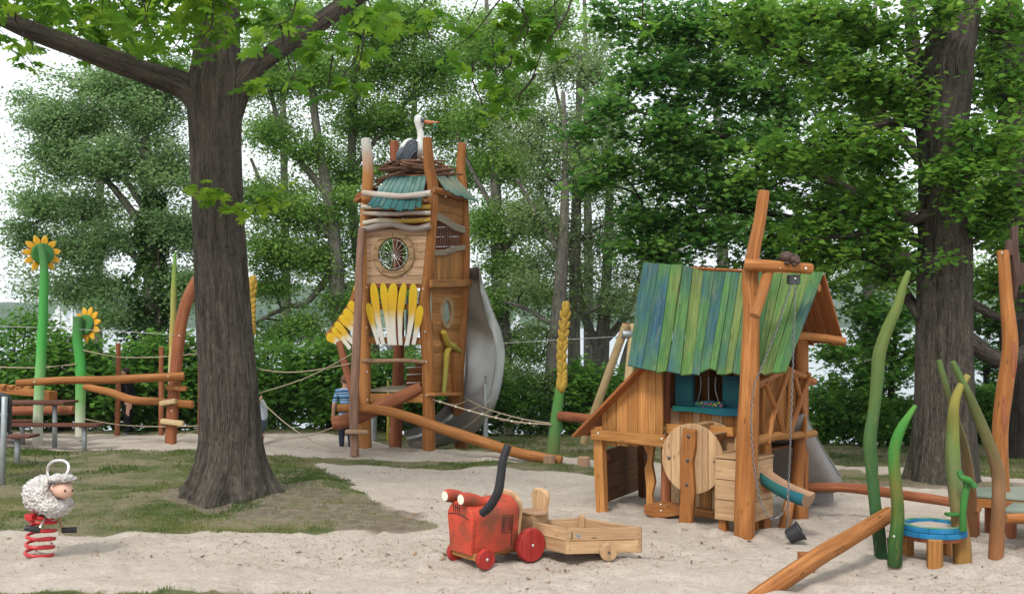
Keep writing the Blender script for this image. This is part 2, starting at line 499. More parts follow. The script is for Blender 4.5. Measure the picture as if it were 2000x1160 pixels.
M_ybranch = painted('yellow_branch_paint', [(0, (0.48, 0.33, 0.05)), (0.5, (0.42, 0.35, 0.07)), (1, (0.30, 0.30, 0.07))], wear=0.2)
M_yellowlog = painted('white_to_yellow_log_paint', [(0, (0.58, 0.53, 0.47)), (0.35, (0.50, 0.44, 0.30)), (0.6, (0.45, 0.30, 0.06)), (1, (0.48, 0.30, 0.05))], wear=0.15)
M_whitelog = painted('whitewashed_log', [(0, (0.48, 0.34, 0.27)), (0.3, (0.60, 0.53, 0.48)), (0.6, (0.50, 0.40, 0.34)), (1, (0.62, 0.55, 0.50))], wear=0.15, jitter=0.3)
M_whitetop = painted('orange_post_white_top', [(0, OR_A), (0.88, mul(OR_A, 0.95)), (0.94, (0.48, 0.36, 0.28)), (0.975, (0.55, 0.52, 0.49)), (1, (0.62, 0.58, 0.54))], wear=0.0, jitter=0.03)
M_tapgreen = painted('bright_green_tap_paint', [(0, (0.035, 0.14, 0.03)), (0.5, (0.045, 0.18, 0.035)), (1, (0.045, 0.17, 0.045))], wear=0.4)
M_bluerim = painted('blue_rim_paint', [(0, (0.012, 0.15, 0.33)), (0.5, (0.02, 0.19, 0.38)), (1, (0.015, 0.15, 0.30))], wear=0.16)
M_rimtop = painted('worn_green_rim_paint', [(0, (0.14, 0.26, 0.22)), (0.5, (0.07, 0.24, 0.10)), (1, (0.20, 0.30, 0.27))], wear=0.4)
M_spout = painted('teal_spout_paint', [(0, (0.03, 0.13, 0.13)), (0.4, (0.035, 0.16, 0.15)), (1, (0.02, 0.14, 0.19))], wear=0.15)
M_bluebr = painted('blue_branch', [(0, (0.1, 0.2, 0.3)), (1, (0.2, 0.3, 0.35))])
def roof_mat():
    t = NT('green_blue_roof_paint')
    u = t.uv()
    v = t.offset_by_rand(u)
    n = t.noise(t.mapping(v, (2.4, 1.0, 1)), 1.0, 3, 0.55, 0.3)
    r = t.rand()
    f = t.math('ADD', t.math('MULTIPLY', t.math('SUBTRACT', n, 0.5), 1.25), t.math('ADD', t.math('MULTIPLY', r, 0.68), 0.29))
    c = t.ramp(f, [(0.06, (0.014, 0.06, 0.125)), (0.25, (0.03, 0.10, 0.12)), (0.42, (0.05, 0.135, 0.075)), (0.58, (0.062, 0.165, 0.045)), (0.74, (0.09, 0.19, 0.04)), (0.92, (0.145, 0.195, 0.05))])
    g = t.noise(t.mapping(v, (55, 1.8, 12)), 1.0, 5, 0.65, 0.3)
    c = t.mix(t.ramp(g, [(0.36, 0.6), (0.62, 0)]), c, (0.015, 0.025, 0.018))
    w = t.noise(t.mapping(v, (20, 3.0, 5)), 1.0, 6, 0.7)
    c = t.mix(t.ramp(w, [(0.52, 0), (0.74, 0.5)]), c, (0.20, 0.20, 0.11))
    vo = t.new('ShaderNodeTexVoronoi'); vo.inputs['Scale'].default_value = 1.0
    t.link(t.mapping(v, (7, 2.2, 3)), vo.inputs['Vector'])
    c = t.mix(t.ramp(vo.outputs['Distance'], [(0.05, 0.7), (0.11, 0)]), c, (0.05, 0.04, 0.02))
    t.bump(g, 0.4, 0.005)
    return t.setc(c, 0.62, 0.2)
M_roof = roof_mat()
M_steel = plain('brushed_slide_steel', (0.40, 0.385, 0.36), 0.32, 0.5, 0.8, 3.0, 0.35)
M_slidegrey = plain('dull_grey_slide_steel', (0.30, 0.29, 0.285), 0.5, 0.5, 0.35, 4.0, 0.25)
M_galv = plain('galvanised_steel', (0.36, 0.39, 0.40), 0.45, 0.5, 0.6, 12.0, 0.35)
M_chain = plain('chain_steel', (0.20, 0.20, 0.20), 0.45, 0.5, 0.8, 40.0, 0.4)
M_chrome = plain('polished_steel', (0.72, 0.70, 0.68), 0.2, 0.5, 0.95, 20, 0.12)
M_bolt = plain('bolt_steel', (0.62, 0.62, 0.60), 0.35, 0.5, 0.8, 30, 0.2)
M_darkmetal = plain('dark_grey_metal', (0.055, 0.06, 0.062), 0.45, 0.5, 0.3, 10, 0.3)
M_black = plain('black_rubber', (0.022, 0.022, 0.026), 0.5, 0.4, 0.0, 14, 0.4)
M_bin = plain('dark_blue_bin_plastic', (0.012, 0.016, 0.028), 0.35, 0.5, 0.0, 8, 0.3)
M_rope = plain('beige_rope', (0.42, 0.34, 0.24), 0.85, 0.1, 0.0, 60, 0.4, 0.3)
M_wire = plain('steel_cable', (0.42, 0.42, 0.42), 0.5, 0.4, 0.3, 60, 0.3)
M_redpaint = plain('red_spring_paint', (0.48, 0.018, 0.022), 0.35, 0.5, 0, 25, 0.25)
M_redwheel = wood('red_painted_wheel', (0.46, 0.045, 0.034), (0.33, 0.03, 0.026), 0.55, 0.12, 0.25, False, 0.6)
M_exhaust = plain('charcoal_exhaust_paint', (0.017, 0.016, 0.019), 0.42, 0.3, 0.0, 14, 0.5)
M_white = plain('white_lens_paint', (0.72, 0.70, 0.58), 0.45, 0.4, 0, 30, 0.2)
M_markblack = plain('black_painted_line', (0.03, 0.022, 0.02), 0.6, 0.3, 0, 40, 0.3)
M_brownsign = wood('dark_brown_plaque', (0.11, 0.065, 0.05), (0.06, 0.033, 0.027), 0.6, 0.2)
M_animal = plain('dark_brown_carved_wood', (0.075, 0.042, 0.034), 0.6, 0.3, 0, 14, 0.6, 0.4)
M_darkroom = plain('dark_room_black', (0.01, 0.01, 0.012), 0.8, 0.1)  # near-black colour standing in for a dark interior; no part uses it
def tractor_mat():
    t = NT('worn_red_tractor_paint')
    o = t.obj()
    n = t.noise(t.mapping(o, (3.2, 3.2, 3.2)), 1.0, 5, 0.6)
    g = t.noise(t.mapping(o, (8, 8, 60)), 1.0, 4, 0.6)
    c = t.mix(t.ramp(g, [(0.35, 0), (0.7, 1)]), (0.52, 0.07, 0.035), (0.42, 0.045, 0.028))
    c = t.mix(t.ramp(n, [(0.42, 0), (0.62, 0.85)]), c, (0.13, 0.055, 0.03))
    t.bump(g, 0.3, 0.004)
    return t.setc(c, 0.6, 0.22)
M_tractor = tractor_mat()

def bark(name, a, b, sx=14, sy=1.6, strength=1.0):
    t = NT(name)
    u = t.uv()
    rid = t.noise(t.mapping(u, (sx, sy, 1)), 1.0, 6, 0.62, 0.5)
    fine = t.noise(t.mapping(u, (sx * 4, sy * 6, 1)), 1.0, 4, 0.6)
    big = t.noise(t.mapping(u, (1.6, 0.9, 1)), 1.0, 3, 0.5)
    r2 = t.noise(t.mapping(u, (sx * 1.5, sy * 0.8, 3)), 1.0, 3, 0.5, 0.8)
    crest = t.ramp(t.math('ABSOLUTE', t.math('SUBTRACT', r2, 0.5)), [(0.0, 1), (0.06, 0)])
    crack = t.noise(t.mapping(u, (sx * 0.8, sy * 9, 7)), 1.0, 4, 0.65)
    h = t.math('ADD', t.math('ADD', rid, t.math('MULTIPLY', crest, 0.5)), t.math('ADD', t.math('MULTIPLY', fine, 0.3), t.math('MULTIPLY', crack, 0.35)))
    c = t.mix(t.ramp(rid, [(0.36, 0), (0.62, 1)]), b, a)
    c = t.mix(t.ramp(big, [(0.4, 0), (0.75, 0.5)]), c, mul(a, 1.25))
    c = t.mix(t.math('MULTIPLY', crest, 0.6), c, mul(a, 1.75))
    c = t.mix(t.ramp(crack, [(0.3, 0.6), (0.45, 0)]), c, mul(b, 0.5))
    c = t.mix(t.math('MULTIPLY', t.ramp(fine, [(0.4, 1), (0.6, 0)]), 0.35), c, mul(b, 0.6))
    t.bump(h, strength, 0.03)
    return t.setc(c, 0.9, 0.12)
M_oakbark = bark('oak_bark', (0.103, 0.089, 0.074), (0.024, 0.020, 0.0165), 13, 1.8)
M_limbbark = bark('dark_limb_bark', (0.05, 0.043, 0.036), (0.016, 0.013, 0.011), 12, 1.4, 0.9)
M_lindenbark = bark('linden_bark', (0.098, 0.085, 0.070), (0.018, 0.0155, 0.013), 15, 2.0)
M_twigbark = bark('grey_twig_bark', (0.20, 0.185, 0.165), (0.075, 0.068, 0.06), 10, 2, 0.5)
M_darkbark = bark('dark_twig_bark', (0.055, 0.045, 0.037), (0.025, 0.02, 0.017), 10, 2, 0.5)

def leafmat(name, dark, mid, light, trans=0.38, rough=0.55, spec=0.14):
    t = NT(name)
    a = t.new('ShaderNodeAttribute', attribute_name='var')
    c = t.ramp(a.outputs['Fac'], [(0.0, dark), (0.5, mid), (1.0, light)])
    t.setc(c, rough, spec)
    tr = t.new('ShaderNodeBsdfTranslucent')
    hs = t.new('ShaderNodeHueSaturation'); hs.inputs['Hue'].default_value = 0.487; hs.inputs['Saturation'].default_value = 1.0; hs.inputs['Value'].default_value = 1.6
    t.link(c, hs.inputs['Color']); t.link(hs.outputs[0], tr.inputs['Color'])
    mx = t.new('ShaderNodeMixShader'); mx.inputs[0].default_value = trans
    t.link(t.b.outputs[0], mx.inputs[1]); t.link(tr.outputs[0], mx.inputs[2])
    t.link(mx.outputs[0], t.out.inputs['Surface'])
    return t.m
M_leaf_oak = leafmat('oak_leaf', (0.04, 0.125, 0.013), (0.085, 0.205, 0.018), (0.185, 0.32, 0.028), 0.54)
M_leaf_pale = leafmat('pale_willow_leaf', (0.085, 0.165, 0.06), (0.175, 0.295, 0.12), (0.31, 0.44, 0.20), 0.52)
M_leaf_mid = leafmat('poplar_leaf', (0.07, 0.165, 0.036), (0.145, 0.28, 0.058), (0.26, 0.41, 0.10), 0.52)
M_leaf_alder = leafmat('alder_leaf', (0.095, 0.16, 0.06), (0.18, 0.265, 0.105), (0.29, 0.38, 0.17), 0.52)
M_leaf_maple = leafmat('maple_leaf', (0.03, 0.105, 0.021), (0.082, 0.215, 0.042), (0.20, 0.38, 0.075), 0.5)
M_leaf_linden = leafmat('linden_leaf', (0.038, 0.115, 0.016), (0.09, 0.21, 0.028), (0.19, 0.34, 0.048), 0.5)
M_leaf_bush = leafmat('hedge_leaf', (0.04, 0.12, 0.02), (0.095, 0.225, 0.036), (0.18, 0.33, 0.055), 0.45)
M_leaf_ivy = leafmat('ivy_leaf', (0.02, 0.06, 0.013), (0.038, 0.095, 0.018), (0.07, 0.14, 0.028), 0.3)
M_grass = leafmat('grass_blade', (0.05, 0.10, 0.02), (0.10, 0.15, 0.032), (0.26, 0.24, 0.10), 0.35, 0.6, 0.12)
# ================================================================== THE SETTING
# --- ground height -------------------------------------------------
_perm = np.random.default_rng(5).random((64, 64))
def vnoise(x, y, s):
    """smooth value noise, numpy"""
    x = np.asarray(x, float) / s; y = np.asarray(y, float) / s
    xi, yi = np.floor(x).astype(int), np.floor(y).astype(int)
    fx, fy = x - xi, y - yi
    fx = fx * fx * (3 - 2 * fx); fy = fy * fy * (3 - 2 * fy)
    a = _perm[xi % 64, yi % 64]; b = _perm[(xi + 1) % 64, yi % 64]
    c = _perm[xi % 64, (yi + 1) % 64]; d = _perm[(xi + 1) % 64, (yi + 1) % 64]
    return (a * (1 - fx) + b * fx) * (1 - fy) + (c * (1 - fx) + d * fx) * fy - 0.5

def poly_sdf(x, y, poly):
    """signed distance (positive inside) to a polygon, numpy"""
    d = np.full(x.shape, 1e9); ins = np.zeros(x.shape, bool)
    n = len(poly)
    for i in range(n):
        ax, ay = poly[i]; bx, by = poly[(i + 1) % n]
        ex, ey = bx - ax, by - ay
        t = np.clip(((x - ax) * ex + (y - ay) * ey) / (ex * ex + ey * ey + 1e-12), 0, 1)
        d = np.minimum(d, np.hypot(x - ax - t * ex, y - ay - t * ey))
        c = ((ay > y) != (by > y)) & (x < (bx - ax) * (y - ay) / (by - ay + 1e-12) + ax)
        ins ^= c
    return np.where(ins, d, -d)
def gp(*pts):
    out = []
    for px, py in pts:
        g = G(px, py); out.append((g.x, g.y))
    return out

LAWN_A = gp((-200, 878), (0, 880), (150, 878), (350, 880), (560, 887), (640, 891), (800, 898), (960, 903), (1110, 907), (1160, 912), (1190, 925), (1165, 936),
            (1100, 925), (960, 917), (800, 913), (680, 906), (600, 903), (615, 915), (655, 935), (700, 962), (735, 985), (790, 1008), (850, 1030), (852, 1037),
            (760, 1040), (600, 1040), (400, 1043), (250, 1046), (150, 1046), (0, 1036), (-200, 1036))
SOIL_A = gp((520, 955), (600, 950), (700, 975), (780, 1000), (855, 1030), (852, 1040), (760, 1042), (560, 1034), (430, 1015), (330, 985), (300, 965), (380, 955))
SOIL_B = gp((960, 862), (1090, 872), (1290, 872), (1290, 888), (1120, 886), (960, 870))
SOIL_C = gp((1590, 938), (1700, 938), (1760, 935), (1990, 945), (1990, 962), (1780, 955), (1640, 952))
LAWN_B = gp((830, 866), (960, 861), (1100, 850), (1300, 848), (1320, 908), (1180, 905), (1120, 894), (1040, 896), (960, 884), (850, 876))
LAWN_C = gp((1480, 884), (1590, 887), (1800, 889), (2300, 893), (2300, 975), (2000, 958), (1900, 950), (1780, 952), (1640, 948), (1560, 930), (1480, 930))
PATH_C = gp((1400, 900), (1590, 904), (1770, 914), (1990, 938), (2300, 965), (2300, 985), (1990, 950), (1770, 926), (1590, 914), (1400, 910))
LAWN_D = gp((-900, 845), (0, 845), (560, 846), (700, 851), (835, 858), (960, 857), (1300, 846), (1480, 886), (1590, 888), (2600, 894), (3200, 800), (-1500, 800))
LAWN_E = gp((-200, 1152), (60, 1153), (200, 1150), (330, 1152), (460, 1160), (700, 1172), (700, 1300), (-200, 1300))

def lawn_mask(x, y):
    m = poly_sdf(x, y, LAWN_A)
    for p in (LAWN_B, LAWN_C, LAWN_D, LAWN_E): m = np.maximum(m, poly_sdf(x, y, p))
    m = np.minimum(m, -poly_sdf(x, y, PATH_C))
    m = np.where(y > 28.5, 2.0, m)
    return m + vnoise(x, y, 0.55) * 0.22 + vnoise(x + 9, y, 0.2) * 0.12
def soil_mask(x, y):
    m = np.maximum(np.maximum(poly_sdf(x, y, SOIL_A), poly_sdf(x, y, SOIL_B)), poly_sdf(x, y, SOIL_C))
    return m + vnoise(x + 3, y + 5, 0.5) * 0.5 + vnoise(x, y, 0.17) * 0.2
OAK = V((-3.72, 14.0, 0))
_HX0, _HY0, _HS = -9.0, 8.5, 0.04
_HR = np.zeros((450, 400))
def _footprints():
    r = np.random.default_rng(19)
    n = 1500
    yy = 1 / r.uniform(1 / 23.0, 1 / 8.8, n); xx = r.uniform(-.52, .52, n) * yy
    for i in range(n):
        L, W = r.uniform(.09, .19), r.uniform(.05, .09)
        a = r.uniform(0, 3.14); d = r.uniform(.006, .021)
        ci, cj = (xx[i] - _HX0) / _HS, (yy[i] - _HY0) / _HS
        k = int(.34 / _HS)
        i0, i1, j0, j1 = int(ci) - k, int(ci) + k, int(cj) - k, int(cj) + k
        if i0 < 0 or j0 < 0 or i1 >= _HR.shape[0] or j1 >= _HR.shape[1]: continue
        I, J = np.meshgrid(np.arange(i0, i1), np.arange(j0, j1), indexing='ij')
        px_, py_ = (I - ci) * _HS, (J - cj) * _HS
        u, v = px_ * np.cos(a) + py_ * np.sin(a), -px_ * np.sin(a) + py_ * np.cos(a)
        q = np.sqrt((u / L) ** 2 + (v / W) ** 2)
        _HR[i0:i1, j0:j1] += -d * np.exp(-q ** 4) + d * .55 * np.exp(-((q - 1.35) / .35) ** 2)
_footprints()
def _heaps():
    r = np.random.default_rng(2)
    I, J = np.meshgrid(np.arange(_HR.shape[0]), np.arange(_HR.shape[1]), indexing='ij')
    X, Y = _HX0 + I * _HS, _HY0 + J * _HS
    for px, py in ((713, 880), (838, 885), (776, 872), (693, 886), (1175, 1000), (1345, 1027), (1454, 1056), (1412, 1040), (1530, 1046), (1557, 1022), (1720, 1094), (1748, 1098), (1826, 1108), (1880, 1098), (1947, 1088), (76, 1094), (334, 868), (1495, 1155), (945, 1100), (1033, 1097), (878, 1086), (1187, 1092)):
        g = G(px, py); a = r.uniform(0, 6.28)
        d = np.hypot(X - g.x - .05 * np.cos(a), Y - g.y - .05 * np.sin(a))
        _HR[:] = _HR * (1 - .7 * np.exp(-(d / .2) ** 2)) + .03 * np.exp(-((d - .13) / .13) ** 2) * (1 + .6 * np.sin(np.arctan2(Y - g.y, X - g.x) * 2 + a))
_heaps()
_HR = np.clip(_HR, -.05, .05)
def foot_h(x, y):
    fx, fy = (x - _HX0) / _HS, (y - _HY0) / _HS
    ok = (fx > 1) & (fy > 1) & (fx < _HR.shape[0] - 2) & (fy < _HR.shape[1] - 2)
    fx = np.where(ok, fx, 2.0); fy = np.where(ok, fy, 2.0)
    i, j = fx.astype(int), fy.astype(int); a, b = fx - i, fy - j
    h = (_HR[i, j] * (1 - a) + _HR[i + 1, j] * a) * (1 - b) + (_HR[i, j + 1] * (1 - a) + _HR[i + 1, j + 1] * a) * b
    m = np.maximum(poly_sdf(x, y, LAWN_A), 0)
    return np.where(ok, h, 0.0) * np.exp(-m * 8)
def gh(x, y):
    x = np.asarray(x, float); y = np.asarray(y, float)
    h = foot_h(x, y)
    near = 1 - np_ss(20, 30, y)
    h = h + (vnoise(x, y, 1.3) * 0.07 + vnoise(x + 31, y, 0.45) * 0.05 + vnoise(x, y + 17, 0.21) * 0.03) * (0.3 + 0.7 * near)
    h = h + 0.06 * np.exp(-((x - OAK.x) ** 2 + (y - OAK.y) ** 2) / 3.2)
    # fall behind the tower, then the bank down to the lake
    h = h - 0.22 * np_ss(19.4, 21.2, y) * np_ss(-3.4, -1.8, x) * (1 - np_ss(4, 6, x))
    edge = 23.0 + 1.0 * np_ss(-4, 0, x) - 4.0 * np_ss(3, 6, x)
    h = h - 2.1 * np_ss(0, 9, y - edge) - 2.2 * np_ss(12, 40, y - edge)
    return h
def gz(x, y): return float(gh(np.array([x]), np.array([y]))[0])

def ground_material():
    t = NT('sand_and_lawn')
    o = t.new('ShaderNodeNewGeometry').outputs['Position']
    lawn = t.new('ShaderNodeAttribute', attribute_name='lawn').outputs['Fac']
    soil = t.new('ShaderNodeAttribute', attribute_name='soil').outputs['Fac']
    n1 = t.noise(o, 1.1, 5, 0.6); n2 = t.noise(o, 7, 6, 0.65); n3 = t.noise(o, 60, 4, 0.7); n4 = t.noise(o, 230, 3, 0.7)
    sand = t.mix(t.ramp(n1, [(0.35, 0), (0.68, 1)]), (0.50, 0.435, 0.375), (0.43, 0.365, 0.305))
    sand = t.mix(t.ramp(n2, [(0.52, 0), (0.72, 0.45)]), sand, (0.34, 0.28, 0.23))
    n25 = t.noise(o, 19, 5, 0.65)
    sand = t.mix(t.ramp(n25, [(0.36, 0.45), (0.5, 0)]), sand, (0.33, 0.275, 0.23))
    sand = t.mix(t.ramp(n3, [(0.32, 0.75), (0.5, 0)]), sand, (0.27, 0.22, 0.18))
    sand = t.mix(t.ramp(n4, [(0.55, 0), (0.78, 0.6)]), sand, (0.62, 0.57, 0.51))
    vo = t.new('ShaderNodeTexVoronoi'); vo.inputs['Scale'].default_value = 26; t.link(o, vo.inputs['Vector'])
    deb = t.math('MULTIPLY', t.ramp(vo.outputs['Distance'], [(0.09, 1), (0.16, 0)]), t.ramp(t.noise(o, 2.1, 4, 0.6), [(0.46, 0), (0.6, 1)]))
    sand = t.mix(t.math('MULTIPLY', deb, 0.75), sand, (0.16, 0.10, 0.06))
    dirt = t.mix(t.ramp(n2, [(0.38, 0), (0.62, 1)]), (0.15, 0.118, 0.088), (0.29, 0.238, 0.185))
    dirt = t.mix(t.ramp(n3, [(0.42, 0), (0.62, 0.75)]), dirt, (0.085, 0.062, 0.045))
    mo = t.noise(o, 3.1, 4, 0.6)
    dirt = t.mix(t.ramp(mo, [(0.5, 0), (0.66, 0.6)]), dirt, (0.16, 0.16, 0.075))
    gr = t.mix(t.ramp(n2, [(0.35, 0), (0.65, 1)]), (0.06, 0.09, 0.026), (0.14, 0.14, 0.06))
    gr = t.mix(t.ramp(n1, [(0.42, 0), (0.58, 0.85)]), gr, (0.26, 0.215, 0.145))
    gr = t.mix(t.ramp(n3, [(0.4, 0.5), (0.6, 0)]), gr, (0.04, 0.05, 0.018))
    lm = t.ramp(t.math('ADD', lawn, t.math('MULTIPLY', t.math('SUBTRACT', n2, 0.5), 0.5)), [(0.35, 0), (0.65, 1)])
    sm = t.ramp(t.math('ADD', soil, t.math('MULTIPLY', t.math('SUBTRACT', n2, 0.5), 0.6)), [(0.3, 0), (0.7, 0.85)])
    c = t.mix(lm, sand, gr)
    c = t.mix(sm, c, dirt)
    hh = t.math('ADD', t.math('ADD', t.math('MULTIPLY', n2, 1.0), t.math('MULTIPLY', n3, 0.35)), t.math('MULTIPLY', n4, 0.12))
    t.bump(hh, 0.8, 0.04)
    return t.setc(c, 0.92, 0.12)
M_ground = ground_material()

def grid_mesh(name, xs, ys, keep=None):
    X, Y = np.meshgrid(xs, ys)
    Z = gh(X, Y)
    lm, sm = lawn_mask(X, Y), soil_mask(X, Y)
    nx, ny = len(xs), len(ys)
    co = np.stack([X, Y, Z], -1).reshape(-1, 3)
    i = (np.arange(ny - 1)[:, None] * nx + np.arange(nx - 1)[None, :]).ravel()
    q = np.stack([i, i + 1, i + nx + 1, i + nx], -1)
    if keep is not None:
        cx, cy = co[q].mean(1)[:, 0], co[q].mean(1)[:, 1]
        q = q[keep(cx, cy)]
    used, inv = np.unique(q, return_inverse=True)
    return co[used], inv.reshape(q.shape), lm.ravel()[used], sm.ravel()[used]
def np_mesh(name, co, faces, mats, attrs=None, smooth=True):
    me = bpy.data.meshes.new(name)
    n, k = faces.shape
    me.vertices.add(len(co)); me.vertices.foreach_set('co', np.ascontiguousarray(co, dtype=np.float32).ravel())
    me.loops.add(n * k); me.loops.foreach_set('vertex_index', np.ascontiguousarray(faces, dtype=np.int32).ravel())
    me.polygons.add(n)
    me.polygons.foreach_set('loop_start', np.arange(0, n * k, k, dtype=np.int32))
    me.polygons.foreach_set('use_smooth', np.full(n, smooth))
    for m in (mats if isinstance(mats, (list, tuple)) else [mats]): me.materials.append(m)
    for nm, arr in (attrs or {}).items():
        a = me.attributes.new(nm, 'FLOAT', 'POINT'); a.data.foreach_set('value', np.ascontiguousarray(arr, dtype=np.float32))
    me.update(calc_edges=True)
    return me
def np_obj(name, me, parent=None, loc=(0, 0, 0)):
    o = bpy.data.objects.new(name, me)
    return link(o, parent, loc)

_xs = np.arange(-13.0, 13.01, 0.055); _ys = np.arange(6.5, 25.01, 0.055)
def _split(nm, keep):
    co, q, lm, sm = grid_mesh(nm, _xs, _ys, keep)
    me = np_mesh(nm, co, q, M_ground, {'lawn': np_ss(-0.12, 0.12, lm), 'soil': np_ss(-0.25, 0.25, sm)})
    tag(np_obj(nm, me), kind='structure')
_split('sand', lambda x, y: (lawn_mask(x, y) < 0))
_split('lawn', lambda x, y: (lawn_mask(x, y) >= 0))
# ground beyond the play area: to the sides, behind the camera, and down under the lake
def _far():
    xs = np.concatenate([np.arange(-400, -40, 40), np.arange(-40, -13, 3), np.arange(-13, 13.1, 1.0), np.arange(16, 41, 3), np.arange(80, 401, 40)])
    ys = np.concatenate([np.arange(-300, -10, 40), np.arange(-10, 6.5, 1.5), np.arange(6.5, 25.1, 1.0 * 18.5 / 18), np.arange(26, 45, 2), np.arange(45, 120, 15), np.arange(150, 400, 50)])
    inside = lambda x, y: ~((x > -13) & (x < 13) & (y > 6.5) & (y < 25))
    xs = np.unique(np.round(xs, 4)); ys = np.unique(np.round(ys, 4))
    co, q, lm, sm = grid_mesh('far', xs, ys, inside)
    lm = np.where(co[:, 1] < 6.6, -1.0, lm)
    me = np_mesh('ground', co, q, M_ground, {'lawn': np_ss(-0.12, 0.12, lm), 'soil': np_ss(-0.25, 0.25, sm) * 0})
    tag(np_obj('ground', me), kind='structure')
_far()

# --- lake and the far shore -----------------------------------------
WATER_Z = -1.8
def water_mat():
    t = NT('lake_water')
    o = t.new('ShaderNodeNewGeometry').outputs['Position']
    n = t.noise(t.mapping(o, (0.5, 1.6, 1)), 1.0, 4, 0.6)
    t.bump(n, 0.25, 0.05)
    return t.setc((0.16, 0.20, 0.22), 0.22, 0.8)
wm = MB()
wm.face([0, 1, 2, 3]); wm.v = [V((-2500, 24, WATER_Z)), V((2500, 24, WATER_Z)), V((2500, 2600, WATER_Z)), V((-2500, 2600, WATER_Z))]
tag(part('lake_water', wm, water_mat(), origin=(0, 24, WATER_Z)), kind='structure')

def hill_mat():
    t = NT('distant_woodland')
    o = t.new('ShaderNodeNewGeometry').outputs['Position']
    n = t.noise(o, 0.06, 6, 0.7); n2 = t.noise(o, 0.012, 3)
    c = t.mix(t.ramp(n, [(0.38, 0), (0.62, 1)]), (0.018, 0.042, 0.022), (0.055, 0.10, 0.045))
    c = t.mix(t.ramp(n2, [(0.4, 0), (0.65, 0.5)]), c, (0.085, 0.12, 0.05))
    return t.setc(c, 0.9, 0.1)
def far_hills():
    M = hill_mat()
    xs = np.arange(-2400, 2401, 20.0)
    rows = np.array([0, 10, 30, 70, 130, 200, 300, 420, 600.0])
    X, RR = np.meshgrid(xs, rows)
    base = 1080 + 80 * np.sin(X / 500) + vnoise(X, X * 0 + 3, 160) * 120
    top = 26 + 20 * np.clip(vnoise(X, X * 0, 330) + 0.3, 0, 1) + 26 * np.exp(-((X - 430) / 260) ** 2) + 16 * np.exp(-((X + 250) / 200) ** 2)
    prof = np.array([0, 0.32, 0.5, 0.7, 0.86, 0.96, 1.0, 0.9, 0.5])[:, None]
    Z = WATER_Z - 0.5 + top * prof + (vnoise(X, RR, 22) * 9 + vnoise(X + 7, RR * 3, 45) * 6) * (prof > 0)
    Yv = base + RR
    co = np.stack([X, Yv, Z], -1).reshape(-1, 3)
    nx, ny = len(xs), len(rows)
    i = (np.arange(ny - 1)[:, None] * nx + np.arange(nx - 1)[None, :]).ravel()
    q = np.stack([i, i + 1, i + nx + 1, i + nx], -1)
    tag(np_obj('hills', np_mesh('hills', co, q, M)), kind='structure')
far_hills()

# --- sailing boats ----------------------------------------------------
M_hull = plain('white_boat_hull', (0.72, 0.72, 0.70), 0.35, 0.5)
def sail_mat():
    t = NT('white_sailcloth')
    n = t.noise(t.mapping(t.obj(), (1.5, 1.5, 0.2)), 1.0, 3)
    c = t.mix(t.ramp(n, [(0.4, 0), (0.7, 0.4)]), (0.80, 0.80, 0.80), (0.62, 0.64, 0.66))
    return t.setc(c, 0.7, 0.2)
M_sail = sail_mat()
def sailboat(px, Y, L, Hs, label, rot=0.3, furl=False):
    x = (px - CX) / F * Y
    b = thing('sailing_boat', label, 'boat', (x, Y, WATER_Z), 'sailing boats on the lake')
    u = V((math.cos(rot), math.sin(rot), 0)); w = V((-u.y, u.x, 0)); Z = V((0, 0, 1)); O = V((x, Y, WATER_Z))
    m = MB()
    st = [(-0.5, 0.10, 0.11), (-0.3, 0.14, 0.12), (0, 0.16, 0.13), (0.25, 0.11, 0.14), (0.42, 0.05, 0.155), (0.5, 0.004, 0.165)]
    rings = []
    for s, hw, hz in st:
        i0 = len(m.v); rings.append(i0)
        for sx, zz in ((-1, hz), (-0.75, 0.02), (0, -0.03), (0.75, 0.02), (1, hz)):
            m.v.append(O + u * s * L + w * sx * hw * L + Z * zz * L)
    for a, b2 in zip(rings, rings[1:]):
        for k in range(4): m.face((a + k, a + k + 1, b2 + k + 1, b2 + k))
        m.face((a + 4, a, b2, b2 + 4))
    m.face([rings[0] + k for k in range(5)])
    part('hull', m, M_hull, b)
    part('mast', MB().tube([O + u * .08 * L + Z * .1 * L, O + u * .08 * L + Z * Hs], [.012 * L, .007 * L], 6, 1), M_galv, b)
    def sail(pts):
        m = MB(); n = 7
        a, t, c = pts
        for i in range(n + 1):
            f = i / n
            for k in range(4):
                g = k / 3
                p = lerp(lerp(a, c, g), t, f)
                m.v.append(p + w * (math.sin(math.pi * g) * (1 - f) * 0.07 * L))
        for i in range(n):
            for k in range(3): m.face((i * 4 + k, i * 4 + k + 1, i * 4 + k + 5, i * 4 + k + 4))
        return m
    part('mainsail', sail((O + u * .06 * L + Z * .24 * L, O + u * .07 * L + Z * Hs * .97, O - u * .45 * L + Z * .25 * L)), M_sail, b)
    part('jib', sail((O + u * .48 * L + Z * .18 * L, O + u * .1 * L + Z * Hs * .85, O + u * .12 * L + Z * .22 * L)), M_sail, b)
sailboat(110, 150, 6.2, 7.2, 'large white sailing boat on the lake seen between the two sunflowers', 0.5)
sailboat(137, 158, 6.0, 7.6, 'white sailing boat partly hidden behind the lower sunflower', 0.9)
sailboat(1010, 560, 8.5, 9.6, 'tiny white sailing boat under the far wooded shore right of the slide', 0.4)

